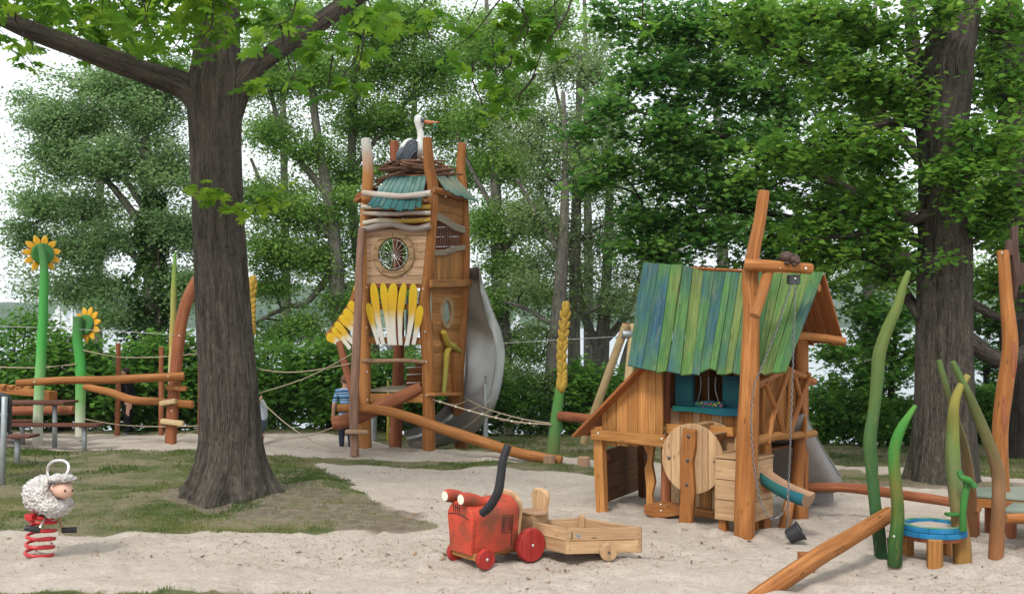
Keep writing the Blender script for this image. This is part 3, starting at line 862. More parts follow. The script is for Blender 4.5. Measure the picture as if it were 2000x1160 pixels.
# --- grass blades, weeds and litter -----------------------------------
def scatter_xy(n, seed, ylo, yhi):
    r = np.random.default_rng(seed)
    # denser towards the camera is not needed: even in the picture means even in angle
    y = 1.0 / r.uniform(1 / yhi, 1 / ylo, n)
    x = r.uniform(-0.5, 0.5, n) * y
    return x, y, r
def grass():
    x, y, r = scatter_xy(420000, 3, 9.0, 27.0)
    m = lawn_mask(x, y); s = soil_mask(x, y)
    dens = np.clip(0.42 + 2.0 * vnoise(x, y, 0.9) + 1.6 * vnoise(x + 5, y, 0.28), 0.05, 1)
    keep = (m > -0.03) & (r.random(len(x)) < dens * np.where(s > -0.05, 0.16 + 0.5 * np.clip(vnoise(x + 60, y, .45) * 4, 0, 1), 1.0) * np.where(m < 0.05, 0.6, 1))
    x, y, m = x[keep], y[keep], m[keep]
    n = len(x)
    z = gh(x, y)
    a = r.uniform(0, 2 * np.pi, n)
    tall = np.clip(vnoise(x + 40, y, 0.7) * 2 + 0.35, 0, 1)
    h = r.uniform(0.012, 0.034, n) * (0.7 + 1.2 * tall) * np.where(y > 17, 1.25, 1)
    w = r.uniform(0.004, 0.008, n) * (y / 13)
    lean = r.uniform(0.1, 0.8, n) * h
    b = r.uniform(0, 2 * np.pi, n)
    co = np.empty((n, 3, 3))
    co[:, 0] = np.stack([x - np.cos(a) * w, y - np.sin(a) * w, z - 0.004], -1)
    co[:, 1] = np.stack([x + np.cos(a) * w, y + np.sin(a) * w, z - 0.004], -1)
    co[:, 2] = np.stack([x + np.cos(b) * lean, y + np.sin(b) * lean, z + h], -1)
    var = np.clip(0.45 + 0.9 * vnoise(x, y, 1.1) + 0.4 * vnoise(x + 3, y, .3) + r.normal(0, 0.2, n), 0, 1)
    me = np_mesh('grass', co.reshape(-1, 3), np.arange(3 * n).reshape(-1, 3), M_grass, {'var': np.repeat(var, 3)}, False)
    tag(np_obj('grass', me), kind='stuff')
    print('grass', n)
grass()
def litter():
    x, y, r = scatter_xy(26000, 8, 9.0, 22.0)
    m = lawn_mask(x, y)
    keep = r.random(len(x)) < np.clip(0.35 + 1.6 * vnoise(x + 2, y, 1.2), 0.05, 1) * np.where(m > 0, 0.6, 1.0)
    x, y = x[keep], y[keep]; n = len(x)
    z = gh(x, y) + 0.006
    a = r.uniform(0, 2 * np.pi, n); L = r.uniform(0.005, 0.016, n) * np.where(r.random(n) < 0.05, 2.6, 1); w = L * r.uniform(0.25, 0.6, n)
    ux, uy = np.cos(a), np.sin(a)
    co = np.empty((n, 4, 3))
    co[:, 0] = np.stack([x - ux * L, y - uy * L, z], -1); co[:, 1] = np.stack([x + uy * w, y - ux * w, z + w * .4], -1)
    co[:, 2] = np.stack([x + ux * L, y + uy * L, z + L * .5], -1); co[:, 3] = np.stack([x - uy * w, y + ux * w, z + w * .5], -1)
    t = NT('dry_leaf_litter')
    at = t.new('ShaderNodeAttribute', attribute_name='var')
    M = t.setc(t.ramp(at.outputs['Fac'], [(0, (0.07, 0.04, 0.025)), (0.6, (0.19, 0.115, 0.065)), (1, (0.33, 0.18, 0.08))]), 0.8, 0.1)
    me = np_mesh('leaf_litter', co.reshape(-1, 3), np.arange(4 * n).reshape(-1, 4), M, {'var': np.repeat(r.random(n), 4)}, False)
    tag(np_obj('leaf_litter', me), kind='stuff')
litter()
# ================================================================== TREES AND SHRUBS
def T_small(w=0.55):
    v = np.array([(0, 0, 0), (w / 2, 0.45, 0.07), (0, 1, -0.03), (-w / 2, 0.45, 0.07)])
    return v, np.array([(0, 1, 2), (0, 2, 3)])
def T_linden():
    v = np.array([(0, 0, 0), (0.36, 0.08, .05), (0.44, 0.42, .07), (0.2, 0.8, .03), (0, 1.08, -.06), (-0.2, 0.8, .03), (-0.44, 0.42, .07), (-0.36, 0.08, .05)])
    f = [(0, 1, 2), (0, 2, 3), (0, 3, 4), (0, 4, 5), (0, 5, 6), (0, 6, 7)]
    return v, np.array(f)
def T_maple():
    tips = [(-100, .55), (-52, .92), (0, 1.0), (52, .92), (100, .55)]
    ring = [(0, -0.02)]
    c = np.array((0, 0.38))
    pts = []
    order = [(-150, .25), (-112, .56), (-82, .36), (-52, .74), (-26, .38), (0, .78), (26, .38), (52, .74), (82, .36), (112, .56), (150, .25)]
    for a, r in order:
        pts.append((c[0] + r * math.sin(R(a)), c[1] + r * math.cos(R(a)), -0.10 * r * r))
    v = np.array([(0, 0.38, 0.03)] + pts)
    f = [(0, i + 1, i + 2) for i in range(len(pts) - 1)]
    return v, np.array(f)
def T_oak():
    # red oak: broad blade with pointed lobes, a fan about the middle of the midrib
    half = [(.06, .12), (.25, .10), (.30, .20), (.20, .25), (.13, .34), (.36, .34), (.50, .46), (.43, .53), (.46, .62), (.28, .58), (.15, .62), (.27, .76), (.36, .88), (.25, .87), (.22, .95), (.10, .86)]
    out = [(0, -.04)] + half + [(0, 1.12)] + [(-x, y) for x, y in half[::-1]]
    v = [(0, .5, .03)] + [(x, y, -.28 * x * x - .10 * (y - .5) ** 2) for x, y in out]
    n = len(out)
    return np.array(v), np.array([(0, 1 + i, 1 + (i + 1) % n) for i in range(n)])

def leaves_mesh(name, pos, size, tmpl, mat, r, up_bias=0.6, droop=0.25, var=None, heading=None):
    """one mesh of leaves: pos (n,3), size (n,)"""
    n = len(pos)
    tv, tf = tmpl
    a = r.uniform(0, 2 * np.pi, n)
    nrm = r.normal(0, 1, (n, 3)); nrm[:, 2] = np.abs(nrm[:, 2]) + up_bias * 2
    nrm /= np.linalg.norm(nrm, axis=1, keepdims=True)
    d = np.stack([np.cos(a), np.sin(a), -droop * 2 * r.random(n)], -1)
    if heading is not None: d = d * 0.7 + heading
    d -= nrm * (d * nrm).sum(1, keepdims=True)
    d /= np.linalg.norm(d, axis=1, keepdims=True) + 1e-9
    x = np.cross(d, nrm)
    co = (pos[:, None, :] + size[:, None, None] * (tv[None, :, 0, None] * x[:, None, :] + tv[None, :, 1, None] * d[:, None, :] + tv[None, :, 2, None] * nrm[:, None, :]))
    k = len(tv)
    f = (tf[None] + (np.arange(n) * k)[:, None, None]).reshape(-1, 3)
    if var is None: var = r.random(n)
    return np_mesh(name, co.reshape(-1, 3), f, mat, {'var': np.repeat(np.clip(var, 0, 1), k)}, False)

def catmull(pts, sub=5):
    out = []
    n = len(pts)
    for i in range(n - 1):
        p0, p1, p2, p3 = pts[max(i - 1, 0)], pts[i], pts[i + 1], pts[min(i + 2, n - 1)]
        for k in range(sub):
            t = k / sub
            out.append(0.5 * ((2 * p1) + (p2 - p0) * t + (2 * p0 - 5 * p1 + 4 * p2 - p3) * t * t + (3 * p1 - p0 - 3 * p2 + p3) * t ** 3))
    out.append(pts[-1])
    return out

def wiggle(a, b, amt, n=3, sag=0.0):
    a, b = V(a), V(b)
    d = b - a
    out = [a]
    for i in range(1, n):
        t = i / n
        out.append(a + d * t + V((rnd(-1, 1), rnd(-1, 1), rnd(-1, 1))) * amt * d.length + V((0, 0, -sag * d.length * math.sin(math.pi * t))))
    out.append(b)
    return out

def blob_px(px, py, Y, rx, ry, rd, n):
    """crown lobe: centre seen at (px, py) at distance Y, half sizes in photo pixels, depth in metres, number of leaf clumps"""
    return (P(px, py, Y), (rx * Y / F, rd, ry * Y / F), n)

class TreeStats: tris = 0
def grow(name, label, base, trunk, blobs, leafn, clump_r, size, tmpl, leafmat_, barkmat, limbmat=None, seed=1, up_bias=0.6, droop=0.25,
         limb_r=0.05, sides=10, trunk_mesh=None, group=None, flat=0.6, shell=0.55, attach_lo=0.25, twig_r=0.010, cat='tree', crown_name='crown', extra=None, light=0.0):
    random.seed(seed); r = np.random.default_rng(seed)
    root = thing(name, label, cat, base, group)
    tm = trunk_mesh or MB()
    paths = []
    for path in trunk:                       # each: list of (point, radius)
        pts = [p for p, _ in path]; rad = [q for _, q in path]
        tm.tube(pts, rad, sides, 5, 0.10, seed, caps=(0, 1), capmi=0)
        paths.append((catmull(pts, 6), rad))
    attach = []
    for pts, rad in paths:
        n = len(pts)
        for i, p in enumerate(pts):
            if i / n >= attach_lo: attach.append((p, lerp(rad[0], rad[-1], i / n)))
    lm = MB()
    P_all, S_all, Var = [], [], []
    nodes = [p for p, _ in attach]
    for c, rad, n in sorted(blobs, key=lambda b: min((b[0] - q[0]).length for q in attach)):
        # limb from the trunk (or from an earlier limb) to the middle of the lobe
        best = min(nodes, key=lambda q: (q - c).length + max(0, q.z - c.z + 0.3) * 1.6)
        dist = (best - c).length
        r0 = min(0.11, limb_r * (0.5 + dist * 0.22))
        lp = catmull(wiggle(best, c, 0.07, 3, -0.05), 4)
        lm.tube(lp, [lerp(r0, r0 * 0.35, i / (len(lp) - 1)) for i in range(len(lp))], 6, 1, caps=(0, 0))
        nodes += lp[4::2]
        local = lp[3:]
        for k in range(n):
            d = V(r.normal(0, 1, 3).tolist()).normalized()
            f = r.random() ** shell
            q = c + V((d.x * rad[0], d.y * rad[1], d.z * rad[2])) * f
            src = min(local + nodes[-6:], key=lambda p: (p - q).length)
            if (src - q).length > 0.15:
                tp = wiggle(src, q, 0.10, 2, 0.03)
                lm.tube(tp, [twig_r * 1.6, twig_r, twig_r * 0.4], 4, 1, caps=(0, 0))
            m = max(3, int(leafn * r.uniform(0.6, 1.4)))
            off = r.normal(0, 1, (m, 3)); off /= np.linalg.norm(off, axis=1, keepdims=True)
            off *= (r.random((m, 1)) ** 0.5 + (r.random((m, 1)) < .22) * r.random((m, 1)) * 1.3) * clump_r * 1.7 * r.uniform(0.65, 1.3)
            off[:, 2] *= flat
            # leaves also follow the twig back a little
            back = np.array(src - q)[None, :] * (r.random((m, 1)) ** 2) * 0.6
            P_all.append(np.array(q)[None, :] + off + back)
            S_all.append(size * r.uniform(0.65, 1.25, m))
            Var.append(np.clip(0.45 + light + r.normal(0, 0.22) + 0.15 * r.normal(0, 1, m), 0, 1))
    pos = np.concatenate(P_all); sz = np.concatenate(S_all); var = np.concatenate(Var)
    o = V(base)
    if tm.v: part('trunk', tm, barkmat, root, origin=o, angle=70)
    if lm.v: part('limbs', lm, limbmat or barkmat, root, origin=o, angle=70, kind='stuff')
    me = leaves_mesh(crown_name, pos - np.array(o)[None, :], sz, tmpl, leafmat_, r, up_bias, droop, var)
    c = np_obj(crown_name, me, root, o); c['kind'] = 'stuff'
    TreeStats.tris += len(me.polygons)
    if extra: extra(root)
    return root

def tp(*a):          # trunk path from photo points: (px, py, Y, radius px)
    return [(P(px, py, Y), rp * Y / F) for px, py, Y, rp in a]

# ---------------------------------------------------------------- the foreground oak
def oak():
    random.seed(21)
    Y0 = 14.0
    def flare(mb):
        """trunk with root flare: rings of uneven radius"""
        rows = [(996, 442, 118), (986, 443, 106), (976, 445, 104), (964, 445, 98), (948, 446, 90), (928, 448, 80), (900, 450, 70), (868, 450, 63.5), (830, 450, 60.5), (780, 448, 58.5), (720, 445, 57), (640, 440, 55.5), (560, 435, 54),
                (480, 431, 52.5), (400, 427, 51.5), (320, 424, 51), (250, 421, 52), (205, 420, 55), (165, 421, 56), (125, 424, 50), (90, 424, 47), (40, 424, 45.5), (-20, 425, 44), (-120, 427, 41), (-300, 432, 34), (-600, 440, 20)]
        rows = rows[::-1]
        pys = [q[0] for q in rows]
        fine = list(np.arange(996, 820, -3.0)) + list(np.arange(820, 60, -9.0)) + [40, -20, -70, -120, -200, -300, -450, -600]
        sides = 96
        rings = []
        L = 0
        prev = None
        rng = random.Random(4)
        ph = [rng.uniform(0, 6.28) for _ in range(6)]
        for py in fine:
            px = float(np.interp(py, pys, [q[1] for q in rows])); rp = float(np.interp(py, pys, [q[2] for q in rows]))
            c = P(px, py, Y0 + 0.05); r = rp * .955 * Y0 / F
            if prev is not None: L += abs(prev - c.z)
            prev = c.z
            fl = max(0.0, (py - 850) / 146.0) ** 1.5
            b = len(mb.v); rings.append((b, L, r))
            for k in range(sides):
                a = 2 * math.pi * k / sides
                m = 1 + 0.03 * math.sin(3 * a + ph[0] + c.z * 0.5) + 0.02 * math.sin(7 * a + ph[1] + c.z)
                m += fl * (0.13 * math.sin(4 * a + ph[2]) + 0.12 * math.sin(7 * a + ph[3]) + 0.08 * math.sin(11 * a + ph[4]))
                d = V((math.cos(a), math.sin(a), 0))
                rid = mnoise.noise(V((d.x * 7.5, d.y * 7.5, c.z * 1.1))) + 0.5 * mnoise.noise(V((d.x * 15, d.y * 15, c.z * 2.6 + 9)))
                rid += (0.6 + 1.6 * fl) * mnoise.noise(V((d.x * 9, d.y * 9, c.z * 9 + 5))) * (0.25 + fl)
                q = c + d * (r * m + 0.016 * rid * (1 + 0.8 * fl))
                mb.v.append(q)
        circ = 2 * math.pi * 0.4
        for (a, la, ra), (b, lb, rb) in zip(rings, rings[1:]):
            for k in range(sides):
                k2 = (k + 1) % sides
                u0, u1 = k / sides * circ, (k + 1) / sides * circ
                mb.face((a + k, a + k2, b + k2, b + k), [(u0, la), (u1, la), (u1, lb), (u0, lb)])
        return mb
    base = (OAK.x, OAK.y, gz(OAK.x, OAK.y))
    root = thing('oak_tree', 'massive dark oak trunk on the grass with two spreading limbs and lobed leaves overhead', 'tree', base)
    part('trunk', flare(MB()), M_oakbark, root, origin=base, angle=85)
    def limb(pts, name='limb'):
        m = MB().tube([p for p, _ in pts], [r for _, r in pts], 16, 5, 0.09, 3.3, caps=(0, 1), capmi=0)
        return part(name, m, M_oakbark, root, origin=base, angle=75)
    limb(tp((436, 300, 14.15, 26), (414, 225, 14.05, 34), (388, 190, 14.0, 33), (355, 166, 13.95, 27), (290, 145, 13.8, 23.5), (190, 108, 13.5, 21), (90, 72, 13.2, 19), (0, 32, 12.9, 18), (-140, -40, 12.5, 15), (-400, -150, 12.0, 8)))
    limb(tp((436, 290, 14.15, 24), (450, 205, 14.1, 30), (470, 162, 14.05, 29), (495, 132, 14.05, 22), (540, 100, 14.1, 19), (620, 48, 14.2, 18), (700, -8, 14.3, 17), (850, -90, 14.4, 13), (1050, -200, 14.6, 7)))
    r = np.random.default_rng(77)
    lm = MB()
    pos, sz, var, head = [], [], [], []
    def spray(px, py, Y, rpx, n, size=0.17, light=0.0, src=None, hang=0.5):
        c = P(px, py, Y)
        s = src if src is not None else c + V((rnd(-.3, .3), rnd(-.2, .2), rnd(.3, .6)))
        lm.tube(wiggle(s, c, 0.10, 3, 0.05), [0.010, 0.008, 0.006, 0.003], 5, 3, caps=(0, 0))
        rad = rpx * Y / F
        for _ in range(n):
            d = V(r.normal(0, 1, 3).tolist()) * rad * 0.5
            d.z *= 0.7
            pos.append(c + d); sz.append(size * r.uniform(0.7, 1.25)); var.append(0.42 + light + 0.27 * r.normal())
            o = V((d.x, d.y, 0)); o = o.normalized() if o.length > 1e-5 else V((1, 0, 0))
            head.append((o.x * 0.7, o.y * 0.7, -hang * 1.3))
    # leafy curtain along the top left of the picture
    for i in range(118):
        px = r.uniform(-40, 480)
        py = -60 + 175 * r.random() * (0.55 + 0.45 * math.sin((px + 60) / 150.0) ** 2)
        if py > 48 and px < 100: continue
        if 120 < px < 165 and 15 < py < 70: continue
        ly = float(np.interp(px, [-40, 0, 90, 190, 290, 360, 420], [10, 32, 73, 110, 147, 168, 190]))
        if py > ly - 22 and px < 370: continue
        spray(px, py, r.uniform(14.0, 15.0) if px < 365 and py > ly - 70 else r.uniform(11.0, 13.6), 30, 7, 0.20, 0.12)
    for px, py, rp, n in ((30, 15, 40, 22), (100, 20, 35, 20), (60, 95, 22, 12), (40, 82, 18, 8), (58, 112, 20, 12), (75, 60, 30, 16), (235, 30, 35, 22), (330, 125, 28, 20), (315, 95, 30, 18), (215, 105, 28, 16), (270, 85, 40, 24),
                          (400, 60, 40, 26), (440, 20, 40, 30), (380, 100, 25, 14), (185, 60, 30, 16), (10, 70, 25, 10), (460, 70, 18, 8), (345, 60, 40, 25), (160, 30, 30, 12)):
        spray(px, py, r.uniform(11.0, 13.2) if (px > 370 or py > 75 + px * .35 or px < 45) else r.uniform(14.0, 14.9), rp, int(n * .75), 0.21, 0.08)
    # right of the trunk
    for px, py, rp, n in ((500, 20, 30, 14), (530, 50, 30, 16), (560, 15, 30, 16), (525, 75, 22, 9), (600, 75, 28, 14), (640, 85, 30, 16), (620, 100, 22, 10), (690, 70, 28, 14), (715, 95, 26, 14), (745, 55, 25, 12), (715, 25, 36, 20), (760, 10, 30, 16),
                          (800, 30, 30, 14), (572, 155, 16, 6), (590, 165, 15, 7), (545, 148, 12, 4), (660, 172, 20, 10), (690, 165, 22, 12), (480, 160, 14, 7), (640, 180, 14, 5)):
        spray(px, py, r.uniform(11.0, 13.0), rp, int(n * .8), 0.20, 0.05)
    # hanging sprays in the middle of the picture, on a long drooping twig
    tw = [P(1125, -60, 10.8), P(1110, 20, 10.7), P(1062, 95, 10.6), P(1035, 160, 10.6), P(990, 205, 10.6)]
    lm.tube(tw, [0.014, 0.012, 0.009, 0.006, 0.003], 6, 4, caps=(0, 0))
    tw2 = [P(1125, -60, 10.8), P(1000, -20, 10.7), P(930, 60, 10.7), P(880, 100, 10.8)]
    lm.tube(tw2, [0.012, 0.009, 0.006, 0.003], 6, 4, caps=(0, 0))
    for px, py, rp, n, s in ((970, 150, 26, 14, 3), (965, 165, 18, 8, 3), (1010, 215, 16, 9, 4), (945, 218, 16, 7, 4), (1030, 60, 30, 18, 1), (1050, 40, 30, 18, 1), (1000, 45, 34, 20, 1), (990, 95, 26, 12, 2), (1035, 115, 22, 9, 2), (1100, 88, 24, 12, 2),
                             (1010, 15, 36, 22, 1), (1060, 70, 18, 9, 2), (880, 118, 20, 9, 3), (850, 20, 28, 12, 2), (905, 55, 24, 10, 2), (1262, 52, 16, 6, 1), (985, 190, 12, 5, 3)):
        spray(px, py, r.uniform(10.4, 11.0), rp, n, 0.155, -0.08, hang=0.9)
    # the low bright sprigs that cross the trunk
    tw3 = [P(440, 330, 13.75), P(430, 350, 13.6), P(455, 395, 13.4), P(480, 408, 13.4)]
    lm.tube(tw3, [0.008, 0.006, 0.004, 0.003], 5, 3, caps=(0, 0))
    tw4 = [P(468, 425, 14.2), P(500, 395, 13.7), P(545, 365, 13.5)]
    lm.tube(tw4, [0.008, 0.006, 0.003], 5, 3, caps=(0, 0))
    for px, py, rp, n in ((392, 368, 16, 7), (412, 372, 16, 8), (430, 385, 18, 9), (450, 402, 16, 8), (470, 412, 14, 6), (385, 355, 10, 3)):
        spray(px, py, 13.2, rp, n, 0.15, 0.5, src=P(440, 380, 13.4))
    for px, py, rp, n in ((510, 395, 16, 7), (530, 382, 18, 9), (548, 362, 14, 5), (495, 408, 10, 4), (545, 392, 12, 5)):
        spray(px, py, 13.3, rp, n, 0.15, 0.5, src=P(510, 390, 13.4))
    # the rest of the crown, above the frame: it shades the trunk and the grass
    for i in range(190):
        a = r.uniform(0, 6.28); q = math.sqrt(r.random()) * 6.0
        c = V((OAK.x + math.cos(a) * q, OAK.y - 0.6 + math.sin(a) * q, r.uniform(7.9, 12.0)))
        if c.z < HC + 640.0 / F * c.y + 0.5: c.z = HC + 640.0 / F * c.y + r.uniform(0.6, 2.5)
        for _ in range(11):
            d = V(r.normal(0, 0.42, 3).tolist()); pos.append(c + d); sz.append(0.24 * r.uniform(0.7, 1.3)); var.append(0.45 + 0.2 * r.normal()); head.append((d.x, d.y, -0.4))
    pos_ = np.array([tuple(p) for p in pos]) - np.array(base)[None, :]
    part('twigs', lm, M_darkbark, root, origin=base, angle=75, kind='stuff')
    me = leaves_mesh('crown', pos_, np.array(sz), T_oak(), M_leaf_oak, r, 0.5, 0.5, np.array(var), np.array(head))
    c = np_obj('crown', me, root, base); c['kind'] = 'stuff'
    tagp = MB().lathe([(0.0, 0), (0.022, 0), (0.022, 0.004), (0, 0.005)], P(451, 471, 13.62) , V((0.05, -1, 0)), 14)
    part('number_tag', tagp, M_black, root)
    print('oak leaves', len(pos))
oak()

# ---------------------------------------------------------------- big linden on the right
def linden():
    base = P(1838, 940, 15.75); base.z = gz(base.x, base.y)
    def flare(mb):
        Y0 = 15.75
        rows = [(962, 1842, 84), (948, 1842, 76), (930, 1841, 69), (905, 1842, 65), (870, 1843, 61), (820, 1844, 57), (760, 1845, 54.5), (690, 1845, 53), (600, 1846, 52), (520, 1847, 51), (440, 1847, 50), (360, 1845, 48), (290, 1843, 47),
                (235, 1840, 48), (195, 1846, 47), (160, 1845, 50), (140, 1842, 54), (115, 1846, 51), (80, 1860, 44), (20, 1870, 42), (-60, 1882, 40), (-250, 1905, 33), (-600, 1940, 14)]
        sides = 36; rings = []; L = 0; prev = None
        rg = random.Random(9); ph = [rg.uniform(0, 6.28) for _ in range(5)]
        for py, px, rp in rows:
            c = P(px, py, Y0); rr = rp * Y0 / F
            if prev is not None: L += abs(prev - c.z)
            prev = c.z
            fl = max(0.0, (py - 850) / 110.0)
            b = len(mb.v); rings.append((b, L))
            for k in range(sides):
                a = 2 * math.pi * k / sides
                m = 1 + 0.03 * math.sin(3 * a + ph[0] + c.z) + 0.025 * math.sin(6 * a + ph[1]) + fl * (0.12 * math.sin(5 * a + ph[2]) + 0.08 * math.sin(8 * a + ph[3]))
                mb.v.append(c + V((math.cos(a), math.sin(a), 0)) * rr * m)
        circ = 2 * math.pi * 0.4
        for (a, la), (b, lb) in zip(rings, rings[1:]):
            for k in range(sides):
                k2 = (k + 1) % sides
                mb.face((a + k, a + k2, b + k2, b + k), [(k / sides * circ, la), ((k + 1) / sides * circ, la), ((k + 1) / sides * circ, lb), (k / sides * circ, lb)])
        return mb
    Y = 15.7
    trunk = [tp((1880, 660, Y, 22), (1905, 675, Y, 19), (1935, 695, Y + .1, 17), (1965, 704, Y + .1, 16), (2000, 690, Y + .2, 15), (2120, 640, Y + .3, 9)),
             tp((1800, 620, Y + .1, 14), (1775, 585, Y + .3, 11), (1745, 540, Y + .4, 9.5), (1715, 510, Y + .5, 8.5), (1640, 490, Y + .8, 6), (1560, 480, Y + 1, 3)),
             tp((1880, 590, Y, 13), (1910, 600, Y + .2, 10), (1960, 620, Y + .4, 8), (2060, 610, Y + .6, 5)),
             tp((1870, 60, Y, 22), (1800, -40, Y - .3, 16), (1680, -110, Y - .5, 10), (1500, -170, Y - .6, 5)),
             tp((1815, 420, Y, 10), (1740, 445, Y - .2, 7), (1650, 460, Y - .3, 5), (1560, 470, Y - .4, 3)),
             tp((1815, 250, Y, 10), (1740, 240, Y - .2, 8), (1640, 270, Y - .4, 5), (1500, 300, Y - .6, 3))]
    b = blob_px
    blobs = [b(1600, 40, Y, 110, 55, 1.2, 26), b(1720, 60, Y, 95, 70, 1.2, 30), b(1560, 110, Y, 60, 50, 1.0, 12), b(1680, 160, Y, 110, 70, 1.2, 34), b(1760, 190, Y, 50, 80, 1.0, 18),
             b(1540, 300, Y - .5, 90, 36, .8, 16), b(1480, 325, Y - .6, 60, 25, .6, 9), b(1640, 290, Y - .3, 90, 60, 1.0, 26), b(1720, 300, Y - .2, 70, 60, 1.0, 20), b(1690, 390, Y, 90, 50, 1.0, 22),
             b(1610, 420, Y, 80, 45, .9, 16), b(1730, 450, Y, 60, 55, .9, 16), b(1560, 470, Y, 60, 40, .8, 9), b(1640, 500, Y, 80, 45, .9, 12), b(1740, 540, Y + .4, 45, 45, .8, 10), b(1570, 520, Y + .3, 50, 40, .8, 8),
             b(1850, 20, Y - .9, 60, 40, .6, 8), b(1955, 60, Y + .3, 60, 80, 1.0, 24), b(1960, 180, Y + .3, 60, 70, 1.0, 24), b(1950, 290, Y - .3, 60, 60, .9, 22), b(1900, 250, Y - .8, 40, 25, .4, 7), b(1960, 390, Y - .1, 60, 50, .9, 20),
             b(1850, 330, Y - .9, 42, 22, .4, 8), b(1900, 320, Y - .8, 50, 40, .5, 12), b(1870, 395, Y - .9, 30, 35, .3, 6), b(1925, 450, Y - .2, 40, 45, .6, 12), b(1980, 500, Y + .5, 45, 70, .9, 14), b(1940, 570, Y + .8, 40, 40, .8, 8),
             b(1480, 60, Y + .4, 80, 55, 1, 14), b(1420, 30, Y + .4, 60, 40, 1, 8), b(1840, 505, Y - .9, 14, 18, .2, 2)]
    blobs = [(c_, r_, int(k_ * 1.3)) for c_, r_, k_ in blobs]
    grow('linden_tree', 'broad ridged grey linden trunk with drooping leafy branches behind the green stakes', base, trunk, blobs, 30, 0.2, 0.1, T_linden(), M_leaf_linden, M_lindenbark, M_darkbark,
         seed=41, up_bias=0.75, droop=0.4, limb_r=0.03, trunk_mesh=flare(MB()), flat=0.5, attach_lo=0.15, shell=0.5)
linden()

# dark trunk at the right edge
def edge_tree():
    Y = 18.2
    base = P(1985, 905, Y); base.z = gz(base.x, base.y)
    trunk = [tp((1990, 910, Y, 34), (1985, 860, Y, 30), (1982, 640, Y, 27), (1980, 450, Y, 27), (1978, 250, Y, 26), (1972, 60, Y, 25), (1968, -120, Y, 22))]
    b = blob_px
    blobs = [b(1985, 120, Y + .6, 80, 90, 1, 20), b(2040, 260, Y + .6, 80, 120, 1, 24), b(1930, 120, Y + 1.2, 50, 110, 1, 24), b(1925, 400, Y + 1.4, 50, 120, 1, 20), b(2000, 430, Y + .9, 60, 90, 1, 20), b(1960, 640, Y + 1.6, 60, 60, .9, 14), b(2020, 560, Y + .8, 50, 80, .9, 14)]
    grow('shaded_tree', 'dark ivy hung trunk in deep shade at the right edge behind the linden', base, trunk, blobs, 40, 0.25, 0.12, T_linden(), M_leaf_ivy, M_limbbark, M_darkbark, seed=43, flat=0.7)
edge_tree()

# ---------------------------------------------------------------- the maple in the right middle
def maple():
    Y = 20.5
    base = P(1838, 880, Y); base.z = gz(base.x, base.y)
    trunk = [tp((1838, 885, Y, 26), (1838, 700, Y, 23), (1832, 500, Y, 22), (1815, 330, Y, 19), (1790, 150, Y, 15), (1770, -60, Y, 10)),
             tp((1832, 450, Y, 14), (1720, 400, Y - .2, 10), (1580, 335, Y - .4, 8), (1450, 280, Y - .6, 6), (1330, 240, Y - .7, 4), (1230, 215, Y - .8, 2)),
             tp((1832, 520, Y, 12), (1700, 480, Y + .2, 9), (1560, 430, Y + .2, 7), (1420, 410, Y, 5), (1300, 440, Y, 3)),
             tp((1815, 330, Y, 12), (1680, 190, Y, 9), (1540, 110, Y, 7), (1400, 70, Y, 5), (1260, 40, Y, 3)),
             tp((1832, 480, Y, 10), (1680, 430, Y + .4, 8), (1500, 380, Y + .5, 6), (1380, 340, Y + .5, 4))]
    b = blob_px
    blobs = [b(1490, 50, Y, 150, 75, 1.6, 44), b(1330, 60, Y, 130, 75, 1.5, 36), b(1210, 40, Y, 80, 50, 1.2, 14), b(1270, 150, Y, 110, 55, 1.3, 24), b(1420, 160, Y, 120, 70, 1.4, 34), b(1540, 190, Y, 110, 70, 1.4, 26),
             b(1180, 215, Y - .4, 70, 32, .9, 10), b(1130, 258, Y - .5, 42, 16, .5, 5), b(1290, 265, Y - .4, 110, 50, 1.2, 26), b(1410, 280, Y - .2, 110, 60, 1.3, 34), b(1210, 330, Y - .3, 75, 40, .9, 13), b(1150, 360, Y - .4, 40, 18, .5, 5),
             b(1330, 365, Y, 110, 55, 1.2, 32), b(1460, 375, Y + .2, 110, 60, 1.3, 34), b(1260, 425, Y, 85, 45, 1.0, 18), b(1380, 460, Y, 110, 55, 1.2, 30), b(1290, 500, Y, 75, 40, 1.0, 14), b(1500, 480, Y + .2, 90, 55, 1.1, 22),
             b(1590, 330, Y + .4, 110, 70, 1.3, 26), b(1610, 440, Y + .6, 100, 60, 1.3, 24), b(1680, 380, Y + .8, 100, 80, 1.3, 22), b(1700, 220, Y + .6, 100, 90, 1.3, 24), b(1640, 80, Y + .6, 110, 80, 1.4, 26), b(1230, 480, Y - .1, 45, 26, .6, 6),
             b(1420, 545, Y + .4, 90, 35, 1, 10), b(1740, 520, Y + 1.2, 80, 60, 1, 14), b(1620, 560, Y + 1.2, 80, 40, 1, 8), b(1310, 205, Y + .5, 60, 40, 1, 8)]
    blobs = [(c_, r_, int(k_ * 1.6)) for c_, r_, k_ in blobs]
    grow('maple_tree', 'dark green maple whose low branches spread behind and above the playhouse roof', base, trunk, blobs, 34, 0.26, 0.125, T_maple(), M_leaf_maple, M_darkbark, M_darkbark, seed=51, up_bias=0.85, droop=0.35,
         limb_r=0.035, flat=0.38, shell=0.5, attach_lo=0.4)
maple()

